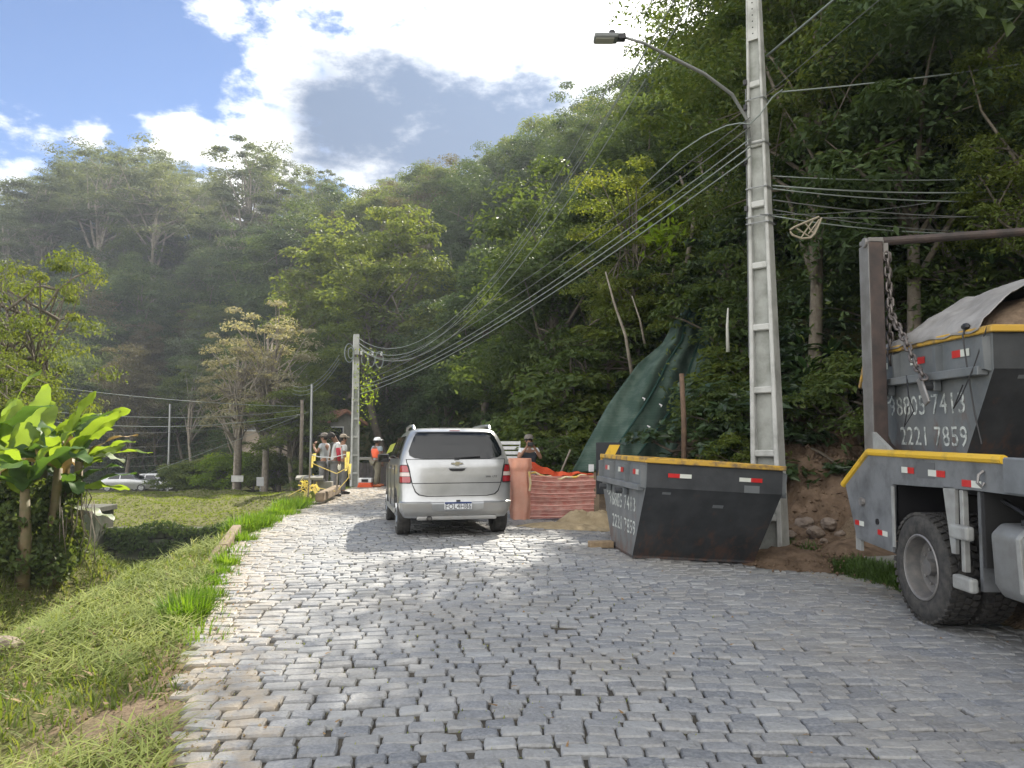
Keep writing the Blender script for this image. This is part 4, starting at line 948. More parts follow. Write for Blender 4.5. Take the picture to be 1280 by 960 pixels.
wb = MB().box((0,0,.045), (.34,.16,.09)); wb = wb.build('timber_block', mat('old_timber', (.34,.25,.15), .85, col2=(.22,.16,.10), nscale=14), None, bevel=.008)
wp = at(751, 677, 11.0); wb.location = (wp.x, wp.y, rz1(wp.x, wp.y)); wb.rotation_euler = (0,0,R(10)); tag(wb, 'short timber block lying on the cobbles beside the skip', 'block')

# ------------------------------------------------------------------ skip lorry
m_tg = mat('lorry_grey', (.20,.21,.22), .5, col2=(.10,.105,.11), nscale=3.5, ndetail=12, contrast=(.42,.68), bump=.08, metal=.1)
m_tgl = mat('lorry_light_grey', (.34,.35,.34), .5, col2=(.25,.25,.24), nscale=8, ndetail=9)
m_rust = mat('rusty_steel', (.045,.038,.037), .6, col2=(.10,.070,.060), nscale=5, ndetail=10, contrast=(.35,.7), metal=.2, bump=.15)
m_steel = mat('worn_steel', (.30,.29,.285), .45, col2=(.20,.19,.18), nscale=5, ndetail=9, metal=.4)
truck = empty('skip_lorry', (0,0,0), 0, 'grey skip lorry with yellow edged body parked at the right edge of the road', 'truck')
XS = 3.64
p = MB(); p.prism([(8.45,.98),(7.88,1.32),(1.6,1.32),(1.6,1.09),(6.1,1.09),(7.40,1.05),(7.44,.40),(8.20,.43)], 'x', XS, XS+.04); p.build('side_panel', m_tg, truck, bevel=.004)
p = MB(); p.prism([(8.45,.98),(7.88,1.32),(1.6,1.32),(1.6,1.09),(6.1,1.09),(7.40,1.05),(7.44,.40),(8.20,.43)], 'x', XS+2.36, XS+2.40); p.build('side_panel', m_tg, truck, bevel=.004)
for x in (XS+.005, XS+2.395):
    t_ = MB(); t_.tube([(x,8.50,.975),(x,7.89,1.345),(x,5.72,1.345)], .036, 8); t_.build('yellow_edging', m_yellow2, truck, smooth=True)
MB().bx(XS-.05, XS+.02, 1.7, 5.66, 1.10, 1.365).build('box_rail', mat('rail_grey', (.20,.215,.23), .45, col2=(.14,.15,.16), nscale=4), truck, bevel=.012)
MB().bx(XS+.045, XS+2.355, 1.6, 7.86, 1.10, 1.16).build('deck', m_rust, truck)
rp = MB(); rp.prism([(8.45,.98),(8.20,.43),(8.17,.43),(8.41,.98)], 'x', XS+.045, XS+2.355); rp.build('tail_panel', m_tg, truck)
for x in (XS+.75, XS+1.5): MB().bx(x, x+.10, 1.0, 8.0, .68, .94).build('chassis_rail', m_dark, truck)
MB().cyl((XS+.3, 6.98, .40), (XS+2.1, 6.98, .40), .11, 12).build('axle', m_dark, truck); MB().sphere((XS+1.2,6.98,.40),(.24,.24,.24),12,8).build('differential', m_dark, truck, smooth=True)
MB().bx(XS+.05, XS+.9, 6.1, 6.14, .30, 1.08).build('front_splash_plate', m_tg, truck)
MB().bx(XS+.08, XS+.7, 7.46, 7.49, .22, 1.05).build('mudflap', m_blackpl, truck)
MB().bx(XS-.012, XS-.002, 7.36, 7.41, .46, 1.03).build('stay_bar', m_tgl, truck)
def lorry_wheel(x0, yc, zc, side):
    r = .485; w_ = .27; h = w_/2
    t = MB(); prof = [(r*.56,-h*.72),(r*.60,-h*.9),(r*.70,-h*1.0),(r*.86,-h*.98),(r*.945,-h*.86),(r*.965,-h*.8),(r*.965,h*.8),(r*.945,h*.86),(r*.86,h*.98),(r*.70,h*1.0),(r*.60,h*.9),(r*.56,h*.72)]
    t.lathe(prof, 48, 'x', closed=True)
    wh = t.build('wheel', m_rubber, truck, smooth=True); wh.location = (x0, yc, zc)
    tr = MB()
    for k in range(44):
        for j in range(4):
            a = (k+(.5 if j % 2 else 0))*2*math.pi/44; xx = (-.36+.24*j)*w_*1.02
            m3 = Matrix.Rotation(a, 3, 'X'); c = m3 @ Vector((xx, 0, r*.978)); tr.box(c, (w_*.20,.046,r*.05), mtx=m3 @ Matrix.Rotation(R(14 if j < 2 else -14), 3, 'Z'))
    tag(tr.build('tread', m_rubber, wh), kind='stuff')
    rm = MB(); s = side
    rm.lathe([(r*.60,s*h*.9),(r*.575,s*h*.98),(r*.55,s*h*.92),(r*.52,s*h*.35),(r*.50,s*h*.0),(r*.36,-s*h*.25),(r*.33,-s*h*.25),(r*.31,s*h*.05),(r*.16,s*h*.15),(r*.15,s*h*.55),(.001,s*h*.6)], 40, 'x')
    rm.build('rim', mat('wheel_grey', (.10,.10,.10), .55, col2=(.16,.15,.14), nscale=12) if 'wheel_grey' not in MATS else MATS['wheel_grey'], wh, smooth=True)
    lip = MB(); lip.lathe([(r*.565,s*h*.95),(r*.585,s*h*1.0),(r*.605,s*h*.95)], 40, 'x'); lip.build('rim_lip', m_steel, wh, smooth=True)
    for k in range(10):
        a = k*2*math.pi/10; MB().cyl((s*h*.0-.0, r*.33*math.cos(a), r*.33*math.sin(a)), (s*h*.16, r*.33*math.cos(a), r*.33*math.sin(a)), .016, 6).build('wheel_nut', m_steel, wh)
    return wh
zc = rz1(3.7, 6.98)+.485+.012
lorry_wheel(XS+.15, 6.98, zc, -1); lorry_wheel(XS+.47, 6.98, zc, -1); lorry_wheel(XS+2.25, 6.98, zc, 1); lorry_wheel(XS+1.93, 6.98, zc, 1)
lorry_wheel(XS+.25, 2.2, zc+.03, -1); lorry_wheel(XS+2.15, 2.2, zc+.03, 1)
# stays and steps in front of the wheel
st = MB(); st.prism([(6.54,1.09),(6.44,.55),(6.38,.55),(6.36,1.09)], 'x', XS+.0, XS+.03); st.build('stay_plate', m_tgl, truck)
st = MB(); st.box((XS+.03, 6.29, .75), (.05,.05,.66)); st.build('step_post', m_tgl, truck, bevel=.006)
for z, y in ((.745,6.30),(.345,6.27)): MB().box((XS-.03, y-.06, z), (.07,.26,.115)).build('step', m_tgl, truck, bevel=.02)
MB().bx(XS+.02, XS+.60, 6.0, 6.04, .5, 1.08).build('wing_plate', m_dark, truck)
# tank
tk = MB(); tk.prism([(.30,.40),(.36,.30),(.80,.28),(.90,.36),(.92,.78),(.84,.86),(.36,.86),(.28,.78)], 'y', 4.6, 5.93); tk = tk.build('fuel_tank', mat('tank_grey', (.36,.37,.37), .42, metal=.45, col2=(.28,.28,.27), nscale=6), truck, smooth=True, bevel=.035); tk.location = (XS-.28, 0, 0)
for y in (4.95, 5.55):
    bd = MB(); bd.prism([(.29,.39),(.355,.29),(.80,.27),(.91,.36),(.93,.78),(.845,.87),(.36,.87),(.27,.78)], 'y', y, y+.05); bd = bd.build('tank_strap', m_tgl, truck, bevel=.004); bd.location = (XS-.285, 0, 0)
MB().lathe([(.001,.04),(.06,.04),(.065,0)], 16, 'z', (XS+.12, 5.62, .87)).build('tank_cap', m_blackpl, truck, smooth=True)
# marker lamp, reflectors, hook, scuff patch
MB().cyl((XS, 8.02, .83), (XS-.035, 8.02, .83), .042, 14).build('marker_lamp', m_steel, truck)
MB().cyl((XS, 7.72, .66), (XS-.012, 7.72, .66), .03, 10).build('hole_plug', m_blackpl, truck)
for y, z, rf in ((7.10,1.20,False),(6.62,1.195,False),(6.12,1.14,True)): 
    reflector(truck, (XS-.004, y, z), 'w', rf, .13 if y < 7 else .11, .055)
reflector(truck, (XS-.003, 8.12, .60), 'w', True, .10, .05); reflector(truck, (XS-.003, 7.62, .56), 'w', True, .10, .05)
MB().box((XS-.002, 6.80, 1.215), (.003,.30,.14)).build('scuff_patch', mat('scuffed_paint', (.12,.125,.13), .7), truck)
hk = MB(); hk.tube([(XS-.01,5.95,1.25),(XS-.05,5.95,1.22),(XS-.06,5.95,1.16),(XS-.03,5.95,1.13),(XS-.01,5.95,1.16)], .012, 6); hk.build('hook', m_steel, truck)
MB().box((XS+.03, 8.20, .42), (.03,.12,.22)).build('corner_bracket', m_tgl, truck)
# lifting arm, cross bar, strut, chain
for x0, y0, z1 in ((3.66,7.78,3.50),(5.95,7.70,3.62)):
    a_ = MB(); a_.bx(x0, x0+.145, y0, y0+.21, 1.16, z1); a_ = a_.build('lifting_arm', m_rust, truck, bevel=.006)
    fl = MB(); fl.bx(x0-.008, x0-.001, y0+.002, y0+.208, 1.17, z1-.02); fl.build('lit_face_strip', m_steel, a_)  # paler left face of the arm, sky light put into its colour
    cp = MB(); cp.cyl((x0-.03, y0+.06, z1+.0), (x0+.16, y0+.06, z1+.0), .052, 14); cp.bx(x0-.002, x0+.147, y0-.004, y0+.214, z1+.0, z1+.045); cp.build('arm_head', m_steel, a_, bevel=.004)
    gs = MB(); gs.prism([(x0+.145,1.17),(x0+.45,1.17),(x0+.145,1.50)], 'y', y0+.06, y0+.10); gs.build('gusset', m_rust, a_)
    g3 = MB(); g3.prism([(y0,1.55),(y0-.42,1.345),(y0-.42,1.33),(y0,1.33)], 'x', x0-.02, x0+.02); g3.build('gusset', m_tgl, a_)
MB().cyl((3.78,7.90,3.525), (5.98,7.80,3.655), .045, 12).build('cross_bar', m_rust, truck)
MB().box((3.86,7.86,3.44), (.05,.05,.12)).build('shackle', m_steel, truck)
def chain(pts, r=.013, ll=.075):
    me = None; P = [Vector(p_) for p_ in pts]; seg = [(b-a).length for a, b in zip(P[:-1], P[1:])]; T_ = sum(seg); n = int(T_/(ll*1.05)); first = None
    for i in range(n):
        s_ = (i+.5)/n*T_; k = 0
        while s_ > seg[k]: s_ -= seg[k]; k += 1
        c = P[k].lerp(P[k+1], s_/seg[k]); d = (P[k+1]-P[k]).normalized()
        if me is None:
            l = MB(); pts_ = [(math.cos(t)*.028, 0, math.sin(t)*.028+(ll*.33 if math.sin(t) > 0 else -ll*.33)) for t in [j*math.pi/5 for j in range(10)]]
            l.tube(pts_, r, 6, closed=True); me = l.mesh('chain_link', m_chain, smooth='all')
        o_ = bpy.data.objects.new('chain_link', me); C.objects.link(o_); o_.parent = truck
        qd = d.to_track_quat('Z', 'Y'); o_.matrix_basis = Matrix.Translation(c) @ qd.to_matrix().to_4x4() @ Matrix.Rotation(math.pi/2*(i % 2)+.3, 4, 'Z')
m_chain = mat('chain_steel', (.11,.095,.09), .5, metal=.7, col2=(.2,.18,.17), nscale=20)
chain([(3.86,7.84,3.40),(3.87,7.80,2.9),(3.86,7.74,2.72),(3.84,7.45,2.42),(3.80,7.22,2.18),(3.77,7.00,2.03)])
chain([(3.90,7.88,3.40),(3.92,7.92,2.9),(3.93,7.95,2.45),(3.92,7.93,2.25)])
lk = MB(); lk.prism([(-.045,-.02),(.045,-.02),(.045,.26),(-.045,.26)], 'x', -.012, .012); lk = lk.build('chain_hook_plate', m_steel, truck, bevel=.02); lk.matrix_basis = Matrix.Translation((3.77,6.98,1.82)) @ Matrix.Rotation(R(-28), 4, 'X')
hz_ = MB(); hz_.tube([(3.92,6.3,2.42),(3.86,6.4,2.1),(3.80,6.5,1.85),(3.80,6.62,1.75),(3.82,6.5,1.95)], .006, 5); hz_.tube([(3.86,7.5,2.1),(3.82,7.4,1.9),(3.84,7.35,1.75),(3.82,7.5,1.6),(3.84,7.45,1.8)], .006, 5); hz_.build('hydraulic_hose', m_blackpl, truck)
hh = MB(); hh.tube([(3.8,6.0,1.02),(3.8,5.7,.93),(3.8,5.3,.95),(3.8,4.9,1.0)], .018, 6); hh.build('brake_hose', m_blackpl, truck)
# cab, beyond the frame beside the camera
cb = MB(); cb.prism([(1.45,.45),(1.45,2.7),(.9,2.85),(-.3,2.75),(-.65,1.7),(-.75,.45)], 'x', XS+.05, XS+2.35); cb = cb.build('cab', m_white, truck, bevel=.05)
MB().bx(XS+.04, XS+.049, -.35, .75, 1.6, 2.4).build('window', m_glass, cb)
# skip on the lorry and its covered load
s2 = skip('skip', (3.95, 6.28, 1.14), 0, 'grey and black skip loaded on the lorry under a pale tarpaulin', H=1.26, W=1.8, L_=2.25)
ld_ = MB(); ld_.grid(lambda u, v: (3.99+1.72*u, 6.32+2.17*v, 2.36+.44*max(0,math.sin(math.pi*u))**.8*min(1,v*9,(1-v)*3)**.7+.03*mnoise.noise(Vector((u*6,v*6,0)))), 24, 24)
tag(ld_.build('rubble_load', mat('rubble', (.21,.15,.10), .95, col2=(.13,.09,.06), nscale=20, bump=.8), None, smooth='all', normals=False), 'brown heap of rubble filling the skip on the lorry', 'rubble')
def tarp(u, v):
    x = 3.90+1.85*u; y = 6.40+2.18*v
    e = min(1, min(u, 1-u)*3.2); ev = min(1, (1-v)*2.2)
    z = 2.43 + .47*(e**.8)*(ev**.75)*(1-.15*v) + .035*mnoise.noise(Vector((x*2.2,y*2.2,1)))*e + .03*mnoise.noise(Vector((x*7,y*3,4))) + .018*mnoise.noise(Vector((x*16,y*7,9)))
    if u < .03: z -= .03
    return (x, y+.06*math.sin(u*9)*(1-v), z)
tp = MB(); tp.grid(tarp, 60, 60); tpo = tp.build('tarpaulin', mat('tarpaulin', (.31,.30,.29), .85, col2=(.22,.21,.20), nscale=5, bump=.5, bscale=9), None, smooth='all', normals=False)
md = tpo.modifiers.new('thick', 'SOLIDIFY'); md.thickness = .006
tag(tpo, 'wrinkled pale grey tarpaulin drawn over the load of the lorry', 'tarpaulin')
rp_ = MB(); rp_.tube([(3.91,6.60,2.44),(3.88,6.58,2.38),(3.89,6.55,2.1),(3.91,6.5,1.7),(3.93,6.45,1.45)], .007, 5); rp_.sphere((3.92,6.60,2.46),(.03,.05,.03),8,5)
tag(rp_.build('rope', m_blackpl), 'thin dark rope tying the tarpaulin down over the rim', 'rope')
# ------------------------------------------------------------------ concrete poles
m_conc = mat('pole_concrete', (.47,.475,.455), .8, col2=(.29,.295,.275), nscale=3.2, ndetail=12, contrast=(.45,.68), bump=.15, bscale=60)
m_conc_shade = mat('web_concrete_shaded', (.35,.36,.34), .85, col2=(.21,.22,.195), nscale=3, contrast=(.42,.66), ndetail=9, bump=.15, bscale=50)  # pole concrete darkened, the shade of the recess put into the colour
m_wire = mat('cable_sheath', (.08,.085,.08), .5, col2=(.13,.135,.13), nscale=3, spec=.6)
m_wire_l = mat('bare_cable', (.22,.25,.23), .5, metal=.1)
m_galv = mat('galvanised', (.33,.34,.34), .5, metal=.6)
def T_pole(name, loc, rz, H, w0, w1, d0, d1, label, bay=.95, holes=True, base=-1.0):
    """double-T pole: two flanges joined by a recessed web with cross ribs"""
    o = empty(name, loc, rz, label, 'utility pole')
    def ww(z): t = min(max(z/H, 0), 1); return w0+(w1-w0)*t, d0+(d1-d0)*t
    for s in (-1, 1):
        p = MB(); vs = []
        for z in (base, H):
            w_, d = ww(z); f = w_*.17
            a, b = (-w_/2, -w_/2+f) if s < 0 else (w_/2-f, w_/2)
            vs += [(a,-d/2,z),(b,-d/2,z),(b,d/2,z),(a,d/2,z)]
        p.add(vs, [(0,3,2,1),(4,5,6,7),(0,1,5,4),(1,2,6,5),(2,3,7,6),(3,0,4,7)]); p.build('flange', m_conc, o, bevel=.012)
    p = MB(); vs = []
    for z in (base, H-.01):
        w_, d = ww(z); f = w_*.165; x = w_/2-f; t = .035
        vs += [(-x,-t,z),(x,-t,z),(x,t,z),(-x,t,z)]
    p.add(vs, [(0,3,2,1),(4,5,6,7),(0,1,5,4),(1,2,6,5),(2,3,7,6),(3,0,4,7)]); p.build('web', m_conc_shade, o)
    z = .55; k = 0
    while z < H-2.6:
        w_, d = ww(z); x = w_/2-w_*.165; r_ = MB(); r_.bx(-x, x, -d*.44, d*.44, z, z+.10); r_.build('rib', m_conc, o, bevel=.015); z += bay
    w_, d = ww(H-1.2); x0 = ww(H-2.5)[0]/2-.01
    s_ = MB(); zt = H-2.45
    a, b = ww(zt), ww(H)
    s_.add([(-a[0]*.335,-a[1]*.47,zt),(a[0]*.335,-a[1]*.47,zt),(a[0]*.335,a[1]*.47,zt),(-a[0]*.335,a[1]*.47,zt),(-b[0]*.335,-b[1]*.47,H+.005),(b[0]*.335,-b[1]*.47,H+.005),(b[0]*.335,b[1]*.47,H+.005),(-b[0]*.335,b[1]*.47,H+.005)], [(0,3,2,1),(4,5,6,7),(0,1,5,4),(1,2,6,5),(2,3,7,6),(3,0,4,7)])
    s_.build('solid_head', m_conc, o)
    if holes:
        hl = MB()
        for i in range(24):
            zz = zt+.10+i*.10
            if zz > H-.05: break
            hl.cyl((0, -ww(zz)[1]*.47-.002, zz), (0, -ww(zz)[1]*.47+.01, zz), .011, 8)
        for_ = hl.build('bolt_holes', m_dark, o)
    return o
PX, PY = 3.86, 11.6
pz = tz1(PX, PY)
pole = T_pole('utility_pole', (PX, PY, pz), R(-38), 10.4, .50, .15, .36, .12, 'tall pale concrete utility pole standing between the skip and the lorry')
pole.rotation_euler = (0, R(-.6), R(-38))
for z in (5.05, 5.15, 5.6, 6.3, 7.0):
    st_ = MB(); w_ = .50-.35*z/10.4; d = .36-.24*z/10.4
    st_.tube([(-w_/2-.01,-d/2-.01,z),(w_/2+.01,-d/2-.01,z),(w_/2+.01,d/2+.01,z),(-w_/2-.01,d/2+.01,z)], .012, 5, closed=True); st_.build('steel_band', m_galv, pole)
cv_ = MB(); cv_.tube([(-(.25-.175*z/10.4)-.012,-.08,z) for z in (3.0,4.2,5.4,6.4,7.2)], .010, 6); cv_.build('cable_conduit', m_wire, pole)
bk = MB()
for z in (5.3,6.05,6.6,6.9,7.3): bk.box((-(.25-.175*z/10.4)-.01,-(.18-.12*z/10.4),z), (.05,.05,.08))
bk.build('cable_clamp', m_blackpl, pole)
# lamp on its long curved arm
arm0 = at(937, 152, PY); lampP = at(766, 47, 10.6)
la = empty('street_lamp', arm0, 0, 'street lamp on a long curved arm reaching over the road from the tall pole', 'street lamp')
mbp = MB(); P_ = [Vector((0,0,-.35)), Vector((-.03,-.02,0)), Vector(at(915,118,11.4))-arm0, Vector(at(880,92,11.2))-arm0, Vector(at(840,72,11.0))-arm0, Vector(at(805,54,10.8))-arm0, Vector(at(782,47,10.65))-arm0]
mbp.tube(P_, [.026]*5+[.022,.02], 8); mbp.build('arm', m_galv, la, smooth='all')
hd = MB(); c_ = lampP-arm0
hd.box(c_+Vector((-.10,0,-.01)), (.34,.22,.07)); hd = hd.build('lamp_head', mat('lamp_grey', (.16,.17,.17), .5), la, bevel=.02)
hb = MB(); hb.box(c_+Vector((.10,0,.0)), (.16,.12,.08)); hb.cyl(c_+Vector((-.01,0,.03)), c_+Vector((-.01,0,.10)), .045, 12); hb.build('photocell', m_blackpl, hd, bevel=.008)
hg = MB(); hg.box(c_+Vector((-.12,0,-.048)), (.26,.17,.012)); hg.build('lamp_glass', mat('lamp_lens', (.5,.5,.46), .3), hd)

P2 = at(443, 607, 34); P2z = tz1(P2.x, 34)
H2 = at(443, 418, 34).z-P2z
pole2 = T_pole('utility_pole', (P2.x, 34, P2z), R(25), H2, .38, .24, .28, .18, 'slim concrete utility pole with cross arm beside the group of workmen', bay=.8, holes=False)
ca = MB(); zc_ = at(443,445,34).z-P2z
ca.box((.55,-.18,zc_), (1.3,.10,.10)); ca.build('cross_arm', m_rust, pole2); 
cl_ = MB()
for cx_, r_ in ((.35,.28),(.62,.30),(1.0,.33),(-.35,.38),(-.28,.22)):
    cl_.tube([(cx_+r_*.55*math.cos(t), -.22, zc_+.05-(.2 if cx_ > 0 else -.05)+r_*math.sin(t)*1.1) for t in [j*2*math.pi/14 for j in range(14)]], .022, 5, closed=True)
cl_.build('cable_coil', m_wire_l, pole2)
i_ = MB()
for cx_ in (.2,.7,1.1): i_.cyl((cx_,-.18,zc_+.05), (cx_,-.18,zc_+.22), .05, 8)
i_.build('insulator', m_white, pole2)
vn = plant('near', P2.x+.45, 33.8, 1.0, label='x', z=0); 
for c in list(vn.children): bpy.data.objects.remove(c)
bpy.data.objects.remove(vn)
# creeper hanging on the far pole
p_ = at(462, 492, 33.6); n = 260; cc_ = np.array(p_)+rng.normal(0,1,(n,3))*np.array([.28,.15,.7])+np.array([-.1,0,.2])
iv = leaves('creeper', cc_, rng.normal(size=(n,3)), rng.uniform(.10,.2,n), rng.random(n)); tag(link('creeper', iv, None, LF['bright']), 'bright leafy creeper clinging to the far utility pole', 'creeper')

# ------------------------------------------------------------------ cables
def cable(a, b, sag, r, label, m=m_wire, n=26, group=None, end=None):
    a, b = Vector(a), Vector(b); pts = []
    for i in range(n+1):
        t = i/n; p = a.lerp(b, t); p.z -= 4*sag*t*(1-t); pts.append(p)
    if end: pts += [Vector(e) for e in end]
    o = MB().tube(pts, r*.5, 5).build('cable', m, None, smooth='all', normals=False); tag(o, label, 'cable', group); return o
zt = at(443,424,34).z; ntop = (PX-.2, PY-.1, 10.35)
A = Vector((P2.x, 34, zt))
G1 = 'high cables between the two concrete poles'
cable(A+Vector((.1,0,.05)), Vector(ntop)+Vector((0,0,.0)), 2.95, .022, 'uppermost of the high cables sweeping down to the far pole top', m_wire_l, group=G1)
cable(A+Vector((.1,0,-.15)), Vector(ntop)+Vector((-.12,.1,-.15)), 3.05, .022, 'middle one of the high cables sweeping to the far pole top', m_wire_l, group=G1)
cable(A+Vector((.2,0,-.45)), Vector(ntop)+Vector((.15,0,-.25)), 3.0, .026, 'lowest of the high cables sweeping to the far pole top', m_wire_l, group=G1)
cable(A+Vector((.1,0,-.3)), Vector(ntop)+Vector((-.4,.2,.2)), 3.2, .016, 'thin cable strung left of the other high cables', m_wire_l, group=G1)
G2 = 'lower cables between the two concrete poles'
zl_ = at(443,486,34).z; B_ = Vector((PX-.22, PY-.12, 0))
for i, (dz, z1, sg, r, lb) in enumerate([(.45,6.35,.35,.016,'top'),(.25,6.2,.45,.02,'second'),(.1,6.02,.55,.02,'third'),(-.05,5.9,.55,.024,'fourth'),(-.25,5.75,.5,.024,'bottom')]):
    cable((P2.x+.15, 33.9, zl_+dz), (B_.x, B_.y, z1), sg, r, lb+' line of the lower cable bundle crossing the woods from pole to pole', m_wire_l if i > 1 else m_wire, group=G2)
# slack black and pale cable at the lamp arm
tag(MB().tube([at(800,236,13.4), at(828,210,12.7), at(850,190,12.2), at(880,170,11.9), at(908,157,11.7), at(925,154,11.5), at(937,155,11.4), at(950,143,11.4), at(965,122,11.5), at(978,112,11.55)], .011, 6).build('cable', m_wire_l, None, smooth='all', normals=False), 'pale drop cable bending round the tall pole under the lamp arm', 'cable')
# to the right and overhead
cable(at(958,70,PY), (8,-10,8.0), .5, .035, 'thick pale twisted cable leaving the tall pole towards the top of the picture', m_wire_l)
cable(at(958,118,PY), (8.4,-10,8.4), .4, .014, 'thin cable crossing the thick twisted one beside the tall pole', m_wire)
cable(at(975,115,PY), (15,12,8.9), .25, .024, 'single cable rising to the right above the lorry', m_wire_l)
G3 = 'cables leading right from the tall pole'
for i, (py, z1, y1, r, m, lb) in enumerate([(220,6.95,13,.016,m_wire_l,'highest'),(232,6.75,13,.026,m_wire_l,'second highest'),(236,6.55,13,.02,m_wire_l,'third'),(250,6.3,13,.022,m_wire,'fourth'),(262,6.0,13,.016,m_wire,'fifth'),(270,6.45,13.5,.022,m_wire_l,'lowest')]):
    cable(at(966,py,PY), (15,y1,z1), .42+.06*i, r, lb+' line of the cables passing right behind the lorry arm', m, group=G3)
cable(at(950,268,PY-.25), (6.3,11.4,5.0), .06, .012, 'loose tail of cable reaching out to the wire loop', m_wire)
# cable reserve frame (tear-drop loop) hanging by the pole
lf = empty('cable_loop_bracket', at(1006,284,11.2), 0, 'tear drop shaped cable reserve loop hanging right of the tall pole', 'cable bracket')
Q = [(-.21,-.08),(-.18,-.12),(-.05,-.17),(.08,-.16),(.14,-.10),(.20,.02),(.25,.14),(.21,.155),(0,.07),(-.16,.0),(-.22,-.04)]
fr = MB(); fr.tube([(x,0,z) for x,z in Q], .016, 6, closed=True); fr.tube([(x*.92,.04,z*.92) for x,z in Q], .012, 6, closed=True); fr.build('loop_frame', mat('bracket_tan', (.30,.26,.19), .6), lf)
sp_ = MB(); sp_.tube([(-.12,0,-.02),(.08,0,-.15)], .011, 5); sp_.tube([(.12,0,.10),(-.06,0,-.16)], .011, 5); sp_.tube([(.22,0,.12),(.05,0,-.1)], .011, 5); sp_.tube([(0,0,.07),(.13,0,-.10)], .011, 5); sp_.build('spokes', MATS['bracket_tan'], lf)
cable(at(1024,272,11.2), (15,13,6.2), .3, .014, 'cable carrying the tear drop loop and running off right', m_wire)
# cables on the left, from a post behind the trees
Bp = at(376,506,38)
G4 = 'cables crossing the view on the left'
for i, (pyl, pyr, sg, r, lb) in enumerate([(466,508,.25,.028,'top most and longest line over the banana plants'),(500,512,.5,.022,'second line down'),(512,518,.6,.026,'thick third line down'),(522,519,.7,.016,'thin fourth line down'),(535,524,1.0,.014,'thin fifth line down'),(548,530,1.1,.013,'thin sixth line down'),(560,536,1.2,.013,'thin seventh line down')]):
    cable(at(-60,pyl,27), at(376,pyr,38), sg, r, lb+' among the cables crossing at the left', m_wire_l if i < 3 else m_wire, group=G4)
cable(at(178,594,44), at(385,515,38), .05, .02, 'pale guy line slanting down towards the parked cars', m_wire_l)
for i, (dz, lb) in enumerate([(0,'upper'),(-.18,'middle'),(-.36,'lower')]):
    cable(at(424,444,34)+Vector((0,0,dz)), at(366,482+i*5,39), .55, .022, lb+' of the short cables left of the far pole head', m_wire_l)
tp_ = at(376,600,38); tpz = tz1(tp_.x, 38)
o = MB().tube([(0,0,-.5),(0,0,at(376,500,38).z-tpz)], [.11,.08], 8).build('wooden_pole', m_bark, None, smooth='all'); o.location = (tp_.x,38,tpz); tag(o, 'short dark wooden pole where the left hand cables end', 'pole')
tp_ = at(297,612,42); tpz = tz1(tp_.x, 42)
wp_ = empty('wooden_pole', (tp_.x,42,tpz), 0, 'thick dark wooden pole carrying a small white sign before the bushes', 'pole')
MB().tube([(0,0,-.5),(0,0,at(297,470,42).z-tpz)], [.20,.13], 9).build('post', m_bark, wp_, smooth='all'); MB().box((.05,-.22,at(297,598,42).z-tpz), (.65,.03,.34)).build('sign_plate', m_conc, wp_)
sg_ = at(325,614,38); sgz = tz1(sg_.x, 38)
ss = empty('small_sign', (sg_.x,38,sgz), 0, 'small white square sign on a short post above the mound', 'sign')
MB().box((0,0,at(325,602,38).z-sgz), (.36,.02,.44)).build('plate', m_galv, ss, bevel=.005); MB().cyl((0,.03,-.3),(0,.03,at(325,604,38).z-sgz),.025,8).build('post', m_galv, ss)
for px, ty, by, Y, lb in ((210,505,600,55,'thin pale lamp post far behind the channel'),(388,480,600,40,'slender dark post beside the bluish shrub')):
    b_ = at(px,by,Y); zz = tz1(b_.x,Y); o = MB().tube([(0,0,-.3),(0,0,at(px,ty,Y).z-zz)], .07, 7).build('post', m_galv, None); o.location = (b_.x,Y,zz); tag(o, lb, 'post')
# ------------------------------------------------------------------ channel wall, bridge end, kerbs
m_stonewall = mat('mossy_wall', (.085,.08,.065), .95, col2=(.045,.06,.03), nscale=2.2, bump=.9, bscale=7, ndetail=9)
m_kerb = mat('kerb_stone', (.27,.20,.14), .9, col2=(.16,.13,.085), nscale=5, bump=.4, bscale=25, ndetail=9)
m_concrete = mat('old_concrete', (.30,.29,.26), .9, col2=(.19,.19,.16), nscale=2, bump=.3, bscale=12, ndetail=9)
wl = empty('channel_wall', (-9.5, 22.25, -2.2), 0, 'dark overgrown stone retaining wall on the far side of the channel', 'wall')
q = random.Random(5)
z = -.2
bm_ = {}
for r in range(4):
    x = -5.2 - q.uniform(0,.3); h = .31
    while x < 5.0:
        w_ = q.uniform(.4,.75); key = round(w_, 1)
        if key not in bm_:
            b = MB().box((0,0,0), (key-.03,.35,h-.03)); bm_[key] = b.mesh('stone', m_stonewall, bevel=.03)
        o = bpy.data.objects.new('stone', bm_[key]); C.objects.link(o); o.parent = wl; o.location = (x+key/2, q.uniform(-.03,.03), z+h/2); x += key
    z += h
MB().box((0,.17,.1), (10.6,.2,1.76)).build('wall_core', m_dark, wl)
n = 9000; x = rng.uniform(-14.6,-4.6,n); zt_ = rng.random(n)**.8
cc_ = np.stack([x, 22.02-rng.random(n)*.12, -2.2+1.15*zt_+.10*np.sin(x*3)], 1); keep = nz2(x*1.7, zt_*6, 1.3) .__gt__(.25-zt_*1.1)
iv = leaves('wall_creeper', cc_[keep], np.tile([0,-1,.4],(keep.sum(),1)), rng.uniform(.06,.16,keep.sum()), rng.random(keep.sum()), .4, .9)
tag(link('wall_creeper', iv, None, LF['dark']), 'dark creepers hanging over the channel wall', 'creeper', kind='stuff')
br = empty('bridge_end', (-12.0, 21.6, -2.2), 0, 'weathered concrete bridge end below the parked cars', 'bridge')
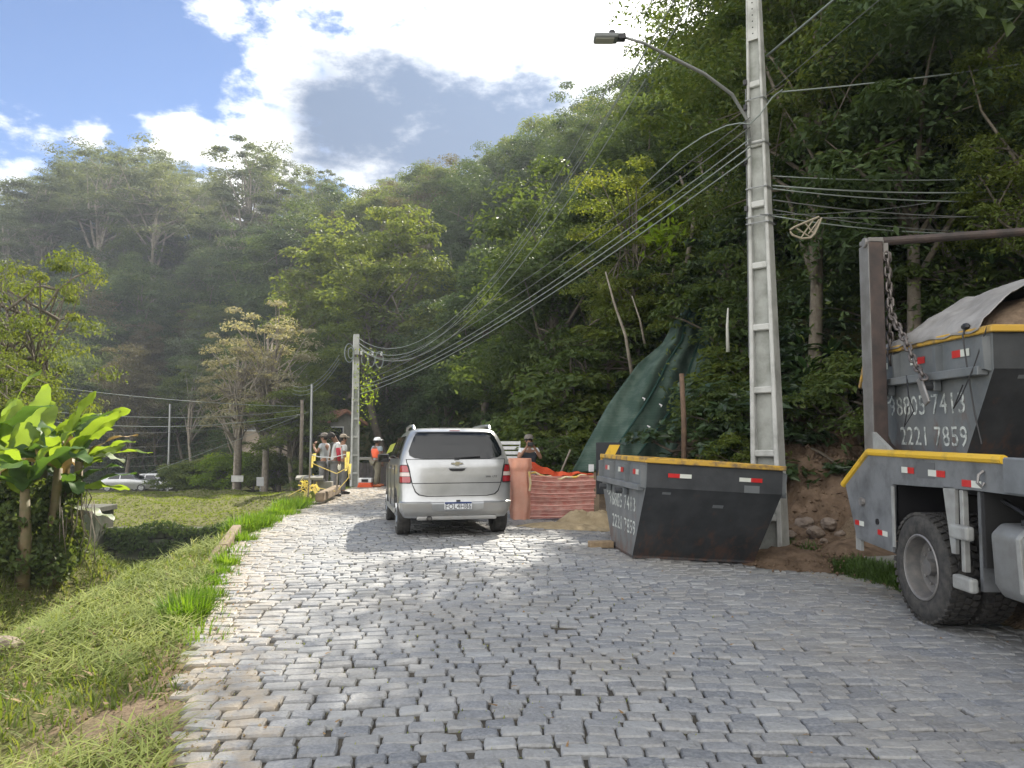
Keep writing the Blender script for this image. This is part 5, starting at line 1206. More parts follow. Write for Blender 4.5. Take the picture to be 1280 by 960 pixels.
MB().bx(-3.2,.45,-.1,.9,0,1.50).build('abutment', m_stonewall, br, bevel=.02); MB().bx(-3.4,.50,-.12,1.0,1.505,1.66).build('deck_slab', mat('slab_concrete', (.12,.115,.10), .9, col2=(.06,.065,.045), nscale=3), br, bevel=.02)
ks = [((236,742,8.0),(258,706,9.2)),((259,704,9.25),(277,680,10.35)),((278,679,10.4),(296,655,11.9))]
for i, (a, b) in enumerate(ks):
    A_, B_ = at(*a), at(*b); d = B_-A_; c = (A_+B_)/2
    k_ = MB(); k_.box((0,0,-.14), (.13,d.length*.995,.26)); k_ = k_.build('kerb_block', m_kerb, None, bevel=.02); k_.location = c; k_.rotation_euler = (math.atan2(d.z, d.y), 0, -math.atan2(d.x, d.y))
    tag(k_, ['nearest brown kerb block sunk in the grass at the left road edge','middle brown kerb block at the left road edge','farthest of the three brown kerb blocks at the left road edge'][i], 'kerb')
for i, (a, b) in enumerate([((396,617,18.4),(424,605,21.5))]):
    A_, B_ = at(*a), at(*b); d = B_-A_; c = (A_+B_)/2
    k_ = MB(); k_.box((0,0,-.12), (.2,d.length*.8,.22)); k_ = k_.build('kerb_block', m_kerb, None, bevel=.03); k_.location = c; k_.rotation_euler = (math.atan2(d.z, math.hypot(d.x,d.y)), 0, -math.atan2(d.x, d.y)); tag(k_, 'long pale kerb block at the feet of the workmen', 'kerb')

# ------------------------------------------------------------------ soil heaps, stones, sidewalk
m_soil = mat('red_soil', (.20,.142,.10), .95, col2=(.105,.073,.05), nscale=5, bump=1.0, bscale=16, ndetail=12, spec=.1)
m_sand = mat('building_sand', (.46,.37,.24), .95, col2=(.33,.26,.16), nscale=6, bump=.8, bscale=22, ndetail=10, spec=.1)
m_rock = mat('grey_rock', (.27,.22,.18), .9, col2=(.17,.13,.10), nscale=5, bump=.6, bscale=14)
def nn(x, y, z, s): return mnoise.fractal(Vector((x*s, y*s, z*s)), 1.0, 2.0, 5)
def heapf(u, v):
    x = 4.2+4.2*u; y = 11.5+4.0*v
    prof = np.interp(v, [0,.12,.45,.75,1], [-.05,.10,1.25,1.75,2.0])*(.82+.22*min(1,u*3))
    e = min(1, u*7)
    return (x+.25*nn(0,y,0,.8), y+.10*nn(x,y,2,1.2), tz1(x, 11.3)*0-.12+prof*e+.16*nn(x,y,0,1.6)*min(1,v*4)+.10*nn(x,y,5,5)*min(1,v*6)+.05*nn(x,y,9,13)*min(1,v*6))
hp = MB(); hp.grid(heapf, 90, 90)
tag(hp.build('soil_heap', m_soil, None, smooth='all', normals=False), 'tall heap of loose reddish brown soil between the pole and the lorry', 'soil heap')
def mound(name, cx, cy, rx, ry_, h, m, label, cat, seed=0, rzf=rz1, nz_=.35):
    b = MB(); zf = rzf(cx, cy)
    def f(u, v):
        a = u*2*math.pi; r = v; x = cx+rx*r*math.cos(a)*(1+.22*nn(math.cos(a),math.sin(a),seed,1.2)); y = cy+ry_*r*math.sin(a)*(1+.22*nn(math.cos(a),math.sin(a),seed+3,1.2))
        zz = (1-r*r)**1.3 if r < 1 else 0
        return (x, y, rzf(x, y)-.02+h*zz*(1+nz_*nn(x,y,seed,2.5))+.04*h/.3*nn(x,y,seed,8)*(1-r)*2+.022)
    b.grid(f, 44, 16); return tag(b.build(name, m, None, smooth='all', normals=False), label, cat)
mound('sand_pile', 1.45, 14.0, .68, .5, .33, m_sand, 'small ochre sand pile spilling from behind the skip', 'sand pile', 2)
mound('sand_spill', .95, 13.6, .9, .5, .10, m_sand, 'thin fan of sand spread over the cobbles before the net barrier', 'sand', 5)
mound('dirt_spill', 3.85, 10.75, 1.05, .75, .20, m_soil, 'low spread of brown dirt on the road edge right of the skip', 'dirt', 7)
mound('dirt_spill', 4.75, 10.7, .9, .6, .22, m_soil, 'brown dirt with pebbles lying before the tall soil heap', 'dirt', 9, rzf=tz1)
def clods(n, fn, smin, smax, m, name, label):
    P = np.array([fn() for _ in range(n)]); s_ = rng.uniform(smin, smax, n)*rng.uniform(.3,1,n)
    base = np.array([(1,0,0),(0,1,0),(-1,0,0),(0,-1,0),(0,0,1),(0,0,-1)], float); V = P[:,None,:]+base[None]*s_[:,None,None]*rng.uniform(.6,1.3,(n,6,1))
    f = np.array([(0,1,4),(1,2,4),(2,3,4),(3,0,4),(1,0,5),(2,1,5),(3,2,5),(0,3,5)]); F = (np.arange(n)[:,None,None]*6+f[None]).reshape(-1,3)
    return tag(link(name, np_mesh(name, V.reshape(-1,3), F), None, m), label, 'soil clods', kind='stuff')
clods(3200, lambda: heapf(q.random(), q.random()**.8), .015, .055, m_soil, 'soil_clods', 'loose clods and crumbs strewn over the soil heap')
def _sp():
    x, y = q.gauss(4.1,.55), q.gauss(10.7,.4); return (x, y, float(np.maximum(tz1(x,y), rz1(min(x, 4.2),y)))+.03+.12*max(0,1-((x-4.1)/1.1)**2-((y-10.7)/.8)**2))
clods(900, _sp, .008, .035, m_soil, 'dirt_crumbs', 'crumbs of dirt scattered at the road edge behind the skip')
def _sl():
    y = q.uniform(3.4, 12); x = float(xl(y))+q.gauss(0,.16); return (x, y, rz1(x,y)+.006)
clods(1100, _sl, .004, .014, m_sand, 'grit', 'sandy grit along the left edge of the cobbles')
def rock(x, y, z, r, label, seed, m=m_rock, grp=None, sq=.7):
    bm = bmesh.new(); bmesh.ops.create_icosphere(bm, subdivisions=3, radius=1)
    for v in bm.verts:
        d = v.co.normalized(); k = 1+.35*nn(d.x,d.y,d.z+seed*3,1.1); v.co = Vector((d.x*r*k, d.y*r*k*.85, d.z*r*k*sq))
    me = bpy.data.meshes.new('rock'); bm.to_mesh(me); bm.free(); me.materials.append(m); o = link('rock', me); o.location = (x, y, z); o.rotation_euler = (0,0,seed*1.3)
    return tag(o, label, 'rock', grp)
for i, (px, py, Y, r) in enumerate([(1020,665,11.9,.16),(1036,655,12.1,.17),(1006,655,12.3,.20),(1050,668,11.9,.11),(1030,676,11.4,.07),(1044,683,11.1,.07),(988,668,12,.12),(1058,678,11.5,.08)]):
    p = at(px, py, Y); rock(p.x, Y, p.z, r*.8, ['pale pointed rock at the foot of the soil heap','largest rounded rock at the foot of the soil heap','flat rock just right of the tall pole base','dark rock near the lorry tail','small stone on the dirt below the rocks','small yellowish stone nearest the pavement slab','weathered stone in the grass by the pole','small stone under the lorry tail'][i], i)
for i, (px, py, Y, r) in enumerate([(45,775,6.3,.13),(5,778,6.0,.18),(12,800,5.6,.10)]):
    p = at(px, py, Y); rock(p.x, Y, tz1(p.x, Y)+.02, r, ['ochre rock in the grass hollow below the banana plants','dark boulder at the left frame edge','pale stone just under the dark boulder'][i], i+20, m_kerb if i == 0 else m_rock)
pv = MB(); pv.grid(lambda u, v: (4.52+1.3*u, 8.6+2.0*v, tz1(4.9,9.5)+.05), 6, 8)
tag(MB().bx(4.60,6.0,8.4,10.5,tz1(5.0,9.5)-.1,tz1(5.0,9.5)+.04).build('pavement', m_concrete, None, bevel=.01), kind='structure', label='narrow concrete pavement slab behind the weeds')

# ------------------------------------------------------------------ green slope netting and its stake
def net_mat():
    m = mat('slope_netting', (.05,.09,.07), .95, col2=(.105,.155,.125), nscale=3.0, ndetail=5, contrast=(.42,.62), bump=.15, bscale=60, trans=.18, tcol=(.04,.2,.15))
    t = m.node_tree; n = t.nodes; p = next(x for x in n if x.type == 'BSDF_PRINCIPLED'); w_ = n.new('ShaderNodeTexWave'); w_.inputs['Scale'].default_value = 9; w_.inputs['Distortion'].default_value = 2; w_.bands_direction = 'Z'
    tcn = next(x for x in n if x.type == 'TEX_COORD'); t.links.new(tcn.outputs['Object'], w_.inputs['Vector'])
    src = p.inputs['Base Color'].links[0].from_socket; mx = n.new('ShaderNodeMix'); mx.data_type = 'RGBA'; mx.blend_type = 'MULTIPLY'; mx.inputs[0].default_value = .3; t.links.new(src, mx.inputs[6]); t.links.new(w_.outputs['Color'], mx.inputs[7]); t.links.new(mx.outputs[2], p.inputs['Base Color']); return m
vv = [0,.12,.3,.5,.62,.75,.88,1]; nl = [715,732,760,797,828,842,860,878]; nr = [835,855,882,898,903,903,905,906]; nyy = [590,555,505,455,428,402,378,362]
def netf(u, v):
    py = np.interp(v, vv, nyy)+12*u*(1-v)*-1; px = np.interp(v, vv, nl)*(1-u)+np.interp(v, vv, nr)*u
    Y = 16.2+3.4*v+.9*u*(1-u)*-1+.5*u
    fold = .10*math.sin(u*9+v*4)+.05*math.sin(u*23+v*9+1)+.05*mnoise.noise(Vector((u*5,v*9,0)))
    return at(px, py+fold*10, Y+fold*1.5)
nt_ = MB(); nt_.grid(netf, 46, 60); no = nt_.build('slope_netting', net_mat(), None, smooth='all', normals=False); md = no.modifiers.new('thick','SOLIDIFY'); md.thickness = .02
tag(no, 'dark green netting draped down the cut slope behind the skip', 'netting')
sm = MB()
for k in range(1, 3): sm.tube([Vector(netf(.30*k+.1*math.sin(j*.3), j/16))+Vector((0,-.03,0)) for j in range(17)], .022, 5)
sm.build('net_seam', mat('net_dark', (.01,.05,.04), .8), no)
for px, py in ((803,497),(809,532),(824,505)): 
    c_ = at(px,py,16.6); MB().tube([c_, c_+Vector((.05,-.02,-.03)), c_+Vector((.03,-.03,-.07))], [.012,.02,.006], 5).build('tear', m_white, no)
s0 = at(855,582,14.3); s1 = at(852,467,14.3)
tag(MB().tube([s0-Vector((0,0,.3)), s0.lerp(s1,.5)+Vector((.02,0,0)), s1], [.055,.05,.045], 9).build('stake', mat('stake_wood', (.17,.11,.07), .85, col2=(.10,.065,.045), nscale=9, bump=.4), None, smooth='all'), 'upright brown wooden stake in front of the green netting', 'stake')
# vegetation round the netting
for i, (px, py, Y, h) in enumerate([(935,565,13.6,1.0),(925,548,14.6,1.1),(945,520,14.6,1.7),(918,480,16.5,1.8),(935,455,17.8,1.6),(940,430,17,2.2),(700,560,19,2.2),(690,530,20.5,3.0),(672,560,20,2.0),(715,520,20.5,2.4),(925,400,18.5,2.4),(905,590,13.6,.5),(935,590,13.2,.7),(725,480,21,2.2),(760,430,21.5,2.2),(795,390,21.5,2.2),(840,350,21.5,2.2),(690,575,18.2,1.3)]):
    p = at(px, py, Y); plant('shrub', p.x, Y, h, z=p.z-h*.55, wide=1.15, v=i, label='leafy shrub '+['beside the stake, low down','on the bare soil right of the stake','tucked against the left of the tall pole','above the soil patch by the tall pole','at the right edge of the netting','high beside the tall pole','at the left foot of the netting','behind the photographer, tall','behind the photographer, short','left of the lower netting edge','near the top right of the netting','right at the base of the stake','behind the skip\'s right half','left of the netting at mid height','left of the upper netting','by the netting\'s upper left bend','over the top of the netting','just right of the photographer'][i], mats=LF['mid'] if i % 3 else LF['lime'])
# big strap leaves behind the pole and the lorry
def strap_plant(px, py, Y, n, L_, label, m):
    p = at(px, py, Y); o = empty('strap_leaved_plant', p, 0, label, 'plant', None)
    for k in range(n):
        a = k*2.4+q.random(); e = q.uniform(.5,1.3); b = MB(); pts = []
        for j in range(7):
            t = j/6; r = L_*t*math.cos(e)*(1+.2*t); z = L_*(t*math.sin(e)-.55*t*t); pts.append((r*math.cos(a), r*math.sin(a), z, .16*L_*math.sin(math.pi*min(1,t*.9+.08))))
        vs = []
        for x, y, z, w_ in pts: vs += [(x-w_*math.sin(a)/2*1.0, y+w_*math.cos(a)/2, z+.02), (x,y,z-.01), (x+w_*math.sin(a)/2, y-w_*math.cos(a)/2, z+.02)]
        fs = [(3*j+i, 3*j+i+1, 3*j+4+i, 3*j+3+i) for j in range(6) for i in (0,1)]
        b.add(vs, fs); lf_ = b.build('leaf', m, o, smooth='all', normals=False)
    return o
m_strap = leafmat('strap_leaves', (.03,.06,.02), (.05,.10,.03), (.09,.14,.05), trans=.3, rough=.35)
for i, (px, py, Y, n, L_) in enumerate([(1010,470,14.2,12,.9),(1040,445,14.6,10,.8),(1000,430,15,9,.7),(1068,500,13.8,10,.7),(1240,330,12.5,9,.6),(1020,400,15,9,.7)]):
    strap_plant(px, py, Y, n, L_, 'plant with long strap leaves '+['low behind the tall pole','between pole and lorry post','higher up right of the pole','beside the lorry post, above the soil','above the tarpaulin in deep shade','under the tear drop loop'][i], m_strap)
# pale bare trunks and creepers in the shade at the right
def limb(pts, r, label, m=m_bark_pale, name='bare_trunk'):
    P = [at(*p) for p in pts]; n_ = len(P); k = MB(); k.tube(P, [r*(1-.6*i/(n_-1)) for i in range(n_)], 7); return tag(k.build(name, m, None, smooth='all'), label, 'tree trunk')
limb([(1215,400,14),(1195,330,14),(1160,282,14.2),(1130,250,14.3),(1085,228,14.5),(1030,200,14.6)], .07, 'pale slanting bare trunk crossing behind the cables at the right')
limb([(1225,400,13.6),(1212,330,13.7),(1196,270,13.8),(1188,240,13.9),(1170,160,14)], .065, 'pale upright bare trunk behind the tarpaulin')
limb([(1262,420,13.2),(1258,300,13.2),(1250,180,13.3),(1240,60,13.4)], .20, 'thick shaded trunk at the right frame edge', m_bark)
limb([(790,470,19),(782,420,19),(768,380,19),(757,340,19.2)], .05, 'thin pale leaning trunk left of the netting')
limb([(806,430,19.5),(800,400,19.5),(790,370,19.6)], .035, 'short pale stem beside the leaning trunk')
limb([(910,440,15),(909,410,15),(910,385,15)], .04, 'white broken stem just left of the tall pole', mat('white_bark', (.55,.55,.50), .8))
limb([(862,430,21.5),(858,330,21.6),(868,270,21.7),(850,220,21.8)], .09, 'mid sized trunk rising over the netting', m_bark)
# sprig with sunlight put into its bright leaf colour
p_ = at(826,292,14.6); n = 90; iv = leaves('sun_tinted_sprig', np.array(p_)+rng.normal(0,1,(n,3))*np.array([.24,.15,.22]), np.tile([0,-.3,.6],(n,1)), rng.uniform(.14,.24,n), rng.random(n), .5)
tag(link('sun_tinted_sprig', iv, None, LF['bright']), 'bright yellow green leafy sprig over the netting, sunlight put into its colour', 'branch', kind='stuff')
p_ = at(1276,8,5.2); n = 14; iv = leaves('hanging_leaf', np.array(p_)+rng.normal(0,1,(n,3))*np.array([.10,.08,.07]), np.tile([0,-.5,.6],(n,1)), rng.uniform(.12,.18,n), rng.random(n), .6)
tag(link('leafy_twig', iv, None, LF['mid']), 'leafy twig poking into the top right corner', 'twig', kind='stuff')

# ------------------------------------------------------------------ net barrier, chevron board
m_pink = mat('faded_net', (.72,.27,.22), .85, col2=(.82,.50,.42), nscale=9, ndetail=6, trans=.25, tcol=(.7,.2,.15), alpha=.8)
m_pinkroll = mat('net_roll', (.85,.50,.38), .85, col2=(.78,.38,.28), nscale=5, ndetail=8, trans=.15, tcol=(.8,.4,.25), bump=.4, bscale=12)
m_orange = mat('orange_mesh', (.78,.12,.04), .7, trans=.2, tcol=(.9,.2,.05))
m_tape = mat('hazard_tape', (.75,.52,.08), .5, col2=(.75,.72,.6), nscale=7)
ba = empty('net_barrier', (at(650,640,14.9).x, 14.9, rz1(.2,14.9)), 0, 'pinkish orange plastic net barrier closing the road right of the minivan', 'barrier')
def bl(px, py, Y): return at(px, py, Y)-ba.location
hb_ = bl(650,573,14.9).z
ro = MB(); ro.grid(lambda u, v: ((.175+.018*math.sin(u*2*math.pi*5)+.012*math.sin(v*9+u*12.6)+.03*(v > .82)+.02*math.sin(v*3.1))*math.cos(u*2*math.pi), (.175+.018*math.sin(u*2*math.pi*5)+.012*math.sin(v*9+u*12.6)+.03*(v > .82))*math.sin(u*2*math.pi), hb_*v), 40, 26)
ro.build('net_roll', m_pinkroll, ba, smooth='all')
x1 = bl(744,640,15.3).x
def panelf(u, v):
    sag = .10*math.sin(math.pi*u)*v
    return (.15+(x1-.15)*u, .35*u+.012*math.sin(v*22)+.04*math.sin(u*9+v*3)+.03*mnoise.noise(Vector((u*9,v*7,0))), (bl(744,590,15.2).z*.0+(.86-.02*u))*v-sag*.4)
pn = MB(); pn.grid(panelf, 40, 40); pn.build('net_panel', m_pink, ba, smooth='all', normals=False)
bands = MB()
for k, v in enumerate([.04,.12,.2,.3,.41,.5,.58,.68,.77,.86,.97]): bands.tube([Vector(panelf(i/12, v))+Vector((0,-.012,.012*mnoise.noise(Vector((i*.9,v*9,3))))) for i in range(13)], .006 if k % 3 else .011, 4)
tag(bands.build('net_band', mat('net_band', (.75,.42,.36), .8), ba), kind='stuff')
for u in (1.0,): MB().box((x1+.02,.36,.42), (.10,.10,.9)).build('end_post', m_kerb, ba)
top = MB()
def topf(u, v):  # sagging orange mesh laid on the panel
    return Vector((-.1+(x1+.1)*u, .1+.3*u+.25*v, .90+.16*max(0,1-u)**1.5*v+.04*math.sin(u*9)+.03*v*math.sin(3*u+1)-.10*u))
for i in range(34):
    u = i/33; top.tube([topf(u+.02*j, j/5) for j in range(6)], .008, 4); 
for j in range(7): top.tube([topf(i/20, j/6)+Vector((0,0,.02*math.sin(i*1.7))) for i in range(21)], .011, 4)
tag(top.build('orange_mesh', m_orange, ba), kind='stuff')
tp2 = MB(); tp2.tube([topf(i/16, 0)+Vector((0,-.06,-.04+.02*math.sin(i*2))) for i in range(17)], .022, 5); tp2.build('hazard_tape', m_tape, ba)
tp3 = MB(); tp3.tube([(.17,-.17,.92),(.20,-.18,.7),(.18,-.18,.55)], .02, 5); tp3.build('tape_end', m_tape, ba)
sp2 = at(705,578,15.8); tag(MB().tube([at(697,600,15.8), at(713,562,15.8)], .02, 6).build('pole_stick', m_bark_pale), 'thin pale stick leaning behind the net barrier', 'stick')
cvb = empty('chevron_board', at(760,620,12.9), 0, 'black road chevron board with yellow stripe standing behind the skip', 'sign')
def cl2(px, py): return at(px,py,12.9)-cvb.location
a_, b_ = cl2(745,553), cl2(776,618)
MB().bx(a_.x, b_.x, 0, .02, b_.z, a_.z).build('board', mat('board_black', (.018,.02,.024), .5), cvb, bevel=.01)
def pp(*pts): return [(cl2(x,y).x, cl2(x,y).z) for x, y in pts]
yb = MB(); yb.prism(pp((762,556),(775,556),(763,580),(775,604),(762,604),(750,580)), 'y', -.006, -.001); yb.build('chevron', m_yellow2, cvb)
MB().cyl((0,.04,-.25),(0,.04,a_.z-.05),.03,10).build('post', m_galv, cvb)
tag(MB().box(tuple(at(739,585,15.0)), (.10,.03,.14)).build('white_tag', m_white), 'small white tag fixed at the right end of the net barrier', 'tag')

# ------------------------------------------------------------------ tape barricade by the workmen
bc = empty('tape_barricade', (at(404,615,20).x, 20, rz1(-4.9,20)), 0, 'makeshift barricade of sticks and yellow tape beside the workmen', 'barricade')
def cb_(px, py, Y=20): return at(px,py,Y)-bc.location
m_ytape = mat('yellow_tape', (.72,.60,.12), .5, col2=(.78,.72,.42), nscale=20, trans=.3, tcol=(.9,.7,.1))
MB().tube([cb_(385,622), cb_(389,565)], .022, 6).build('stick', m_bark_pale, bc); MB().tube([cb_(438,600,21), cb_(433,563,21)], .022, 6).build('stick', m_bark_pale, bc)
MB().tube([cb_(421,612,19.6), cb_(422,592,19.6)], .022, 6).build('stick', m_bark_pale, bc)
for pts in ([(389,568),(398,571),(415,572),(432,568)],): MB().tube([cb_(*p) for p in pts], .012, 5).build('rope', m_white, bc)
for pts in ([(388,578),(404,585),(421,592)],[(421,592),(430,587),(436,583)],[(436,583),(436,597),(423,612)],[(360,620),(375,612),(388,607)],[(389,608),(404,611),(419,614)]): MB().tube([cb_(*p) for p in pts], .013, 5).build('tape_rail', m_ytape, bc)
for px, py, h in ((388,570,14),(391,567,9),(433,565,20),(431,572,16),(435,580,12)):
    t_ = MB(); c_ = cb_(px,py); t_.add([c_, c_+Vector((.09,0,.01)), c_+Vector((.06,.03,-h/48)), c_+Vector((.0,.02,-h/45))], [(0,1,2,3)]); t_.build('tape_flutter', m_ytape, bc)
fl_ = MB()
for k in range(46):
    c_ = cb_(384+q.gauss(0,4.5), 608+q.gauss(0,7.5)); d1 = Vector((q.gauss(0,.08), q.gauss(0,.05), q.gauss(-.08,.08))); d2 = Vector((q.gauss(0,.03), q.gauss(0,.03), .03)); fl_.add([c_, c_+d1, c_+d1+d2, c_+d2], [(0,1,2,3)])
tag(fl_.build('tape_bundle', m_ytape, bc, normals=False), kind='stuff')
tb = MB().box((0,0,0), (.7,.35,.06)); tb = tb.build('slab', m_concrete, None, bevel=.01); tb.location = at(387,597,20.5); tb.rotation_euler = (R(8),0,R(10)); tag(tb, 'grey slab resting on edge behind the yellow tape', 'slab')
for i, (px, py) in enumerate([(399,606),(409,608)]):
    b_ = MB().box((0,0,0), (.28,.22,.26)).build('concrete_block', m_concrete, None, bevel=.01); b_.location = at(px,py,20.8); tag(b_, ['left','right'][i]+' one of two grey concrete blocks at the workmen\'s feet', 'block', 'concrete blocks by the workmen')
ob = empty('orange_case', (at(457,606,28).x, 28, rz1(-5.3,28)), 0, 'orange and white water filled barrier piece on the ground beside the far pole', 'barrier')
o_ = MB(); o_.prism([(-.27,0),(.27,0),(.22,.17),(-.22,.17)], 'y', -.2, .2); o_.build('base', m_orange, ob, bevel=.02); MB().bx(-.24,.24,-.16,.16,.175,.33).build('top', m_white, ob, bevel=.02); MB().bx(-.12,.12,-.175,-.161,.2,.3).build('opening', m_dark, ob)

# ------------------------------------------------------------------ people
m_skin = mat('skin', (.30,.16,.10), .6); m_skin2 = mat('skin_dark', (.16,.085,.055), .6)
m_hair = mat('hair', (.02,.016,.013), .8)
def skinned(name, nodes, edges, m, parent, sub=2, grow=0, smooth=True, extra=None):
    """nodes name -> (x,y,z,rx,ry)"""
    ks = list(nodes); ix = {k: i for i, k in enumerate(ks)}
    me = bpy.data.meshes.new(name); me.from_pydata([nodes[k][:3] for k in ks], [(ix[a], ix[b]) for a, b in edges], [])
    o = bpy.data.objects.new(name, me); C.objects.link(o)
    md = o.modifiers.new('s','SKIN'); md.use_smooth_shade = True
    for i, k in enumerate(ks):
        s_ = me.skin_vertices[0].data[i]; s_.radius = (nodes[k][3]+grow, nodes[k][4]+grow); s_.use_root = (i == 0)
    sd_ = o.modifiers.new('d','SUBSURF'); sd_.levels = sub; sd_.render_levels = sub
    dg = bpy.context.evaluated_depsgraph_get(); m2 = bpy.data.meshes.new_from_object(o.evaluated_get(dg)); bpy.data.objects.remove(o)
    if extra:
        bm = bmesh.new(); bm.from_mesh(m2); e_ = extra.mesh('x', m); bm.from_mesh(e_); bm.to_mesh(m2); bm.free(); bpy.data.meshes.remove(e_)
    m2.materials.clear(); m2.materials.append(m); m2.polygons.foreach_set('use_smooth', [True]*len(m2.polygons)); m2.name = name
    return link(name, m2, parent)
BASE = {'pelvis':(0,0,.95,.145,.10),'spine':(0,-.01,1.13,.125,.085),'chest':(0,0,1.32,.155,.10),'neck':(0,0,1.475,.052,.055),'jaw':(0,.025,1.555,.062,.075),'head':(0,.01,1.645,.078,.092),'crown':(0,0,1.715,.05,.06)}
for s, c in ((-1,'l'),(1,'r')):
    BASE.update({'sh'+c:(s*.185,0,1.405,.06,.06),'el'+c:(s*.235,-.03,1.13,.042,.042),'wr'+c:(s*.245,.03,.89,.028,.028),'ha'+c:(s*.245,.045,.82,.022,.038),
                 'hi'+c:(s*.095,0,.88,.092,.092),'kn'+c:(s*.105,.015,.50,.062,.062),'an'+c:(s*.11,-.01,.10,.042,.042),'to'+c:(s*.125,.13,.045,.045,.04)})
ED = [('pelvis','spine'),('spine','chest'),('chest','neck'),('neck','jaw'),('jaw','head'),('head','crown')]+[e for c in 'lr' for e in (('chest','sh'+c),('sh'+c,'el'+c),('el'+c,'wr'+c),('wr'+c,'ha'+c),('pelvis','hi'+c),('hi'+c,'kn'+c),('kn'+c,'an'+c),('an'+c,'to'+c))]
def person(px, foot_Y, rz, label, top_m, leg_m, skin=m_skin, hat=None, hat_m=None, pose=None, scale=1.0, foot_z=None, sleeve='short', sleeve_m=None, vest=None, shoe=None, glove=None, lean=0, wide=1.0):
    x = at(px, 600, foot_Y).x; z = rz1(x, foot_Y) if foot_z is None else foot_z
    o = empty('person', (x, foot_Y, z), rz, label, 'person'); o.scale = (scale*wide, scale*wide, scale)
    N_ = dict(BASE); N_.update(pose or {})
    ex = MB(); hx, hy, hz2 = N_['head'][:3]
    ex.sphere((hx, hy+.098, hz2-.035), (.014,.022,.024), 8, 5); ex.sphere((hx, hy+.088, hz2-.085), (.026,.012,.009), 8, 4)
    for s in (-1,1): ex.sphere((hx+s*.082, hy-.005, hz2-.03), (.012,.02,.032), 8, 5); ex.sphere((hx+s*.03, hy+.084, hz2-.005), (.012,.010,.008), 6, 4)
    for c, s in (('l',-1),('r',1)):
        h = Vector(N_['ha'+c][:3]); w0 = Vector(N_['wr'+c][:3]); d = (h-w0).normalized(); sdv = d.cross(Vector((1,0,0))).normalized() if abs(d.x) < .9 else Vector((0,1,0))
        for k, L_ in enumerate((.062,.075,.072,.055)):
            b0 = h+sdv*((k-1.5)*.019)+d*.02; curl = Vector((-s*.02,0,0)); ex.tube([b0, b0+d*L_*.5+curl*.3, b0+d*L_+curl], [.009,.008,.006], 5)
        ex.tube([w0+d*.03+sdv*.025, w0+d*.06+sdv*.05, w0+d*.095+sdv*.058], [.011,.010,.008], 5)
    skinned('body', N_, ED, skin, o, extra=ex)
    up = {k: N_[k] for k in ('spine','chest','shl','shr','ell','elr','pelvis')}
    up['nk'] = tuple(Vector(N_['chest'][:3]).lerp(Vector(N_['neck'][:3]), .72))+(.065,.065)
    t = .55 if sleeve == 'short' else 1.0
    for c in 'lr':
        a, b = Vector(N_['sh'+c][:3]), Vector(N_['el'+c][:3]); e = a.lerp(b, t); up['el'+c] = tuple(e)+(.052,.052)
        if sleeve == 'long': w1 = Vector(N_['wr'+c][:3]); up['wr'+c] = tuple(w1)+(.034,.034)
    ue = [('spine','pelvis'),('spine','chest'),('chest','nk'),('chest','shl'),('chest','shr'),('shl','ell'),('shr','elr')]+([('ell','wrl'),('elr','wrr')] if sleeve == 'long' else [])
    skinned('shirt', up, ue, top_m, o, grow=.018)
    lg = {k: N_[k] for k in ('pelvis','hil','hir','knl','knr','anl','anr')}; 
    skinned('trousers', lg, [('pelvis','hil'),('pelvis','hir'),('hil','knl'),('hir','knr'),('knl','anl'),('knr','anr')], leg_m, o, grow=.022)
    for c in 'lr':
        a, b = N_['an'+c], N_['to'+c]; sh = MB(); sh.tube([(a[0],a[1]-.05,a[2]-.04),(a[0],a[1]+.02,a[2]-.03),((a[0]+b[0])/2,(a[1]+b[1])/2,b[2]+.02),(b[0],b[1]+.03,b[2]),(b[0],b[1]+.06,b[2]-.005)],[.045,.055,.05,.045,.025],10); sh.build('shoe', shoe or m_blackpl, o, smooth='all')
    if sleeve_m:
        a, b, w1 = (Vector(N_[k][:3]) for k in ('shl','ell','wrl')); sl = MB(); sl.tube([a.lerp(b,.35), b, b.lerp(w1,.75)], [.070,.060,.048], 12); sl.build('sleeve', sleeve_m, o, smooth='all')
    if glove:
        for c in 'l': h = Vector(N_['ha'+c][:3]); g_ = MB(); g_.sphere(h+Vector((0,0,-.03)), (.035,.045,.085), 10, 6); g_.build('glove', glove, o, smooth='all')
    if vest:
        v_ = {k: N_[k] for k in ('chest','spine')}; v_['pelvis'] = tuple(Vector(N_['spine'][:3]).lerp(Vector(N_['pelvis'][:3]), .7))+(.14,.10)
        for c in 'lr': a = Vector(N_['sh'+c][:3]); v_['s'+c] = tuple(a*.92+Vector(N_['chest'][:3])*.08)+(.07,.07)
        v_['nk'] = up['nk']
        skinned('vest', v_, [('chest','spine'),('spine','pelvis'),('chest','nk'),('chest','sl'),('chest','sr')], vest, o, grow=.036)
        for zz in (1.12,1.2): pass
    if hat == 'hair':
        h_ = MB(); h_.sphere((hx, hy-.018, hz2+.025), (.098,.11,.10), 14, 8); h_.build('hair', m_hair, o, smooth='all')
    else:
        h_ = MB(); h_.sphere((hx, hy-.02, hz2-.005), (.092,.102,.085), 14, 8); h_.build('hair', m_hair, o, smooth='all')
        h_ = MB(); h_.lathe([(.108,hz2+.025),(.110,hz2+.05),(.095,hz2+.10),(.06,hz2+.125),(.001,hz2+.132)], 18, 'z', (hx,hy,0))
        if hat == 'helmet': h_.lathe([(.108,hz2+.02),(.135,hz2+.018),(.135,hz2+.028),(.108,hz2+.035)], 18, 'z', (hx,hy+.01,0), closed=True)
        h_ = h_.build('helmet' if hat == 'helmet' else 'cap', hat_m, o, smooth='all')
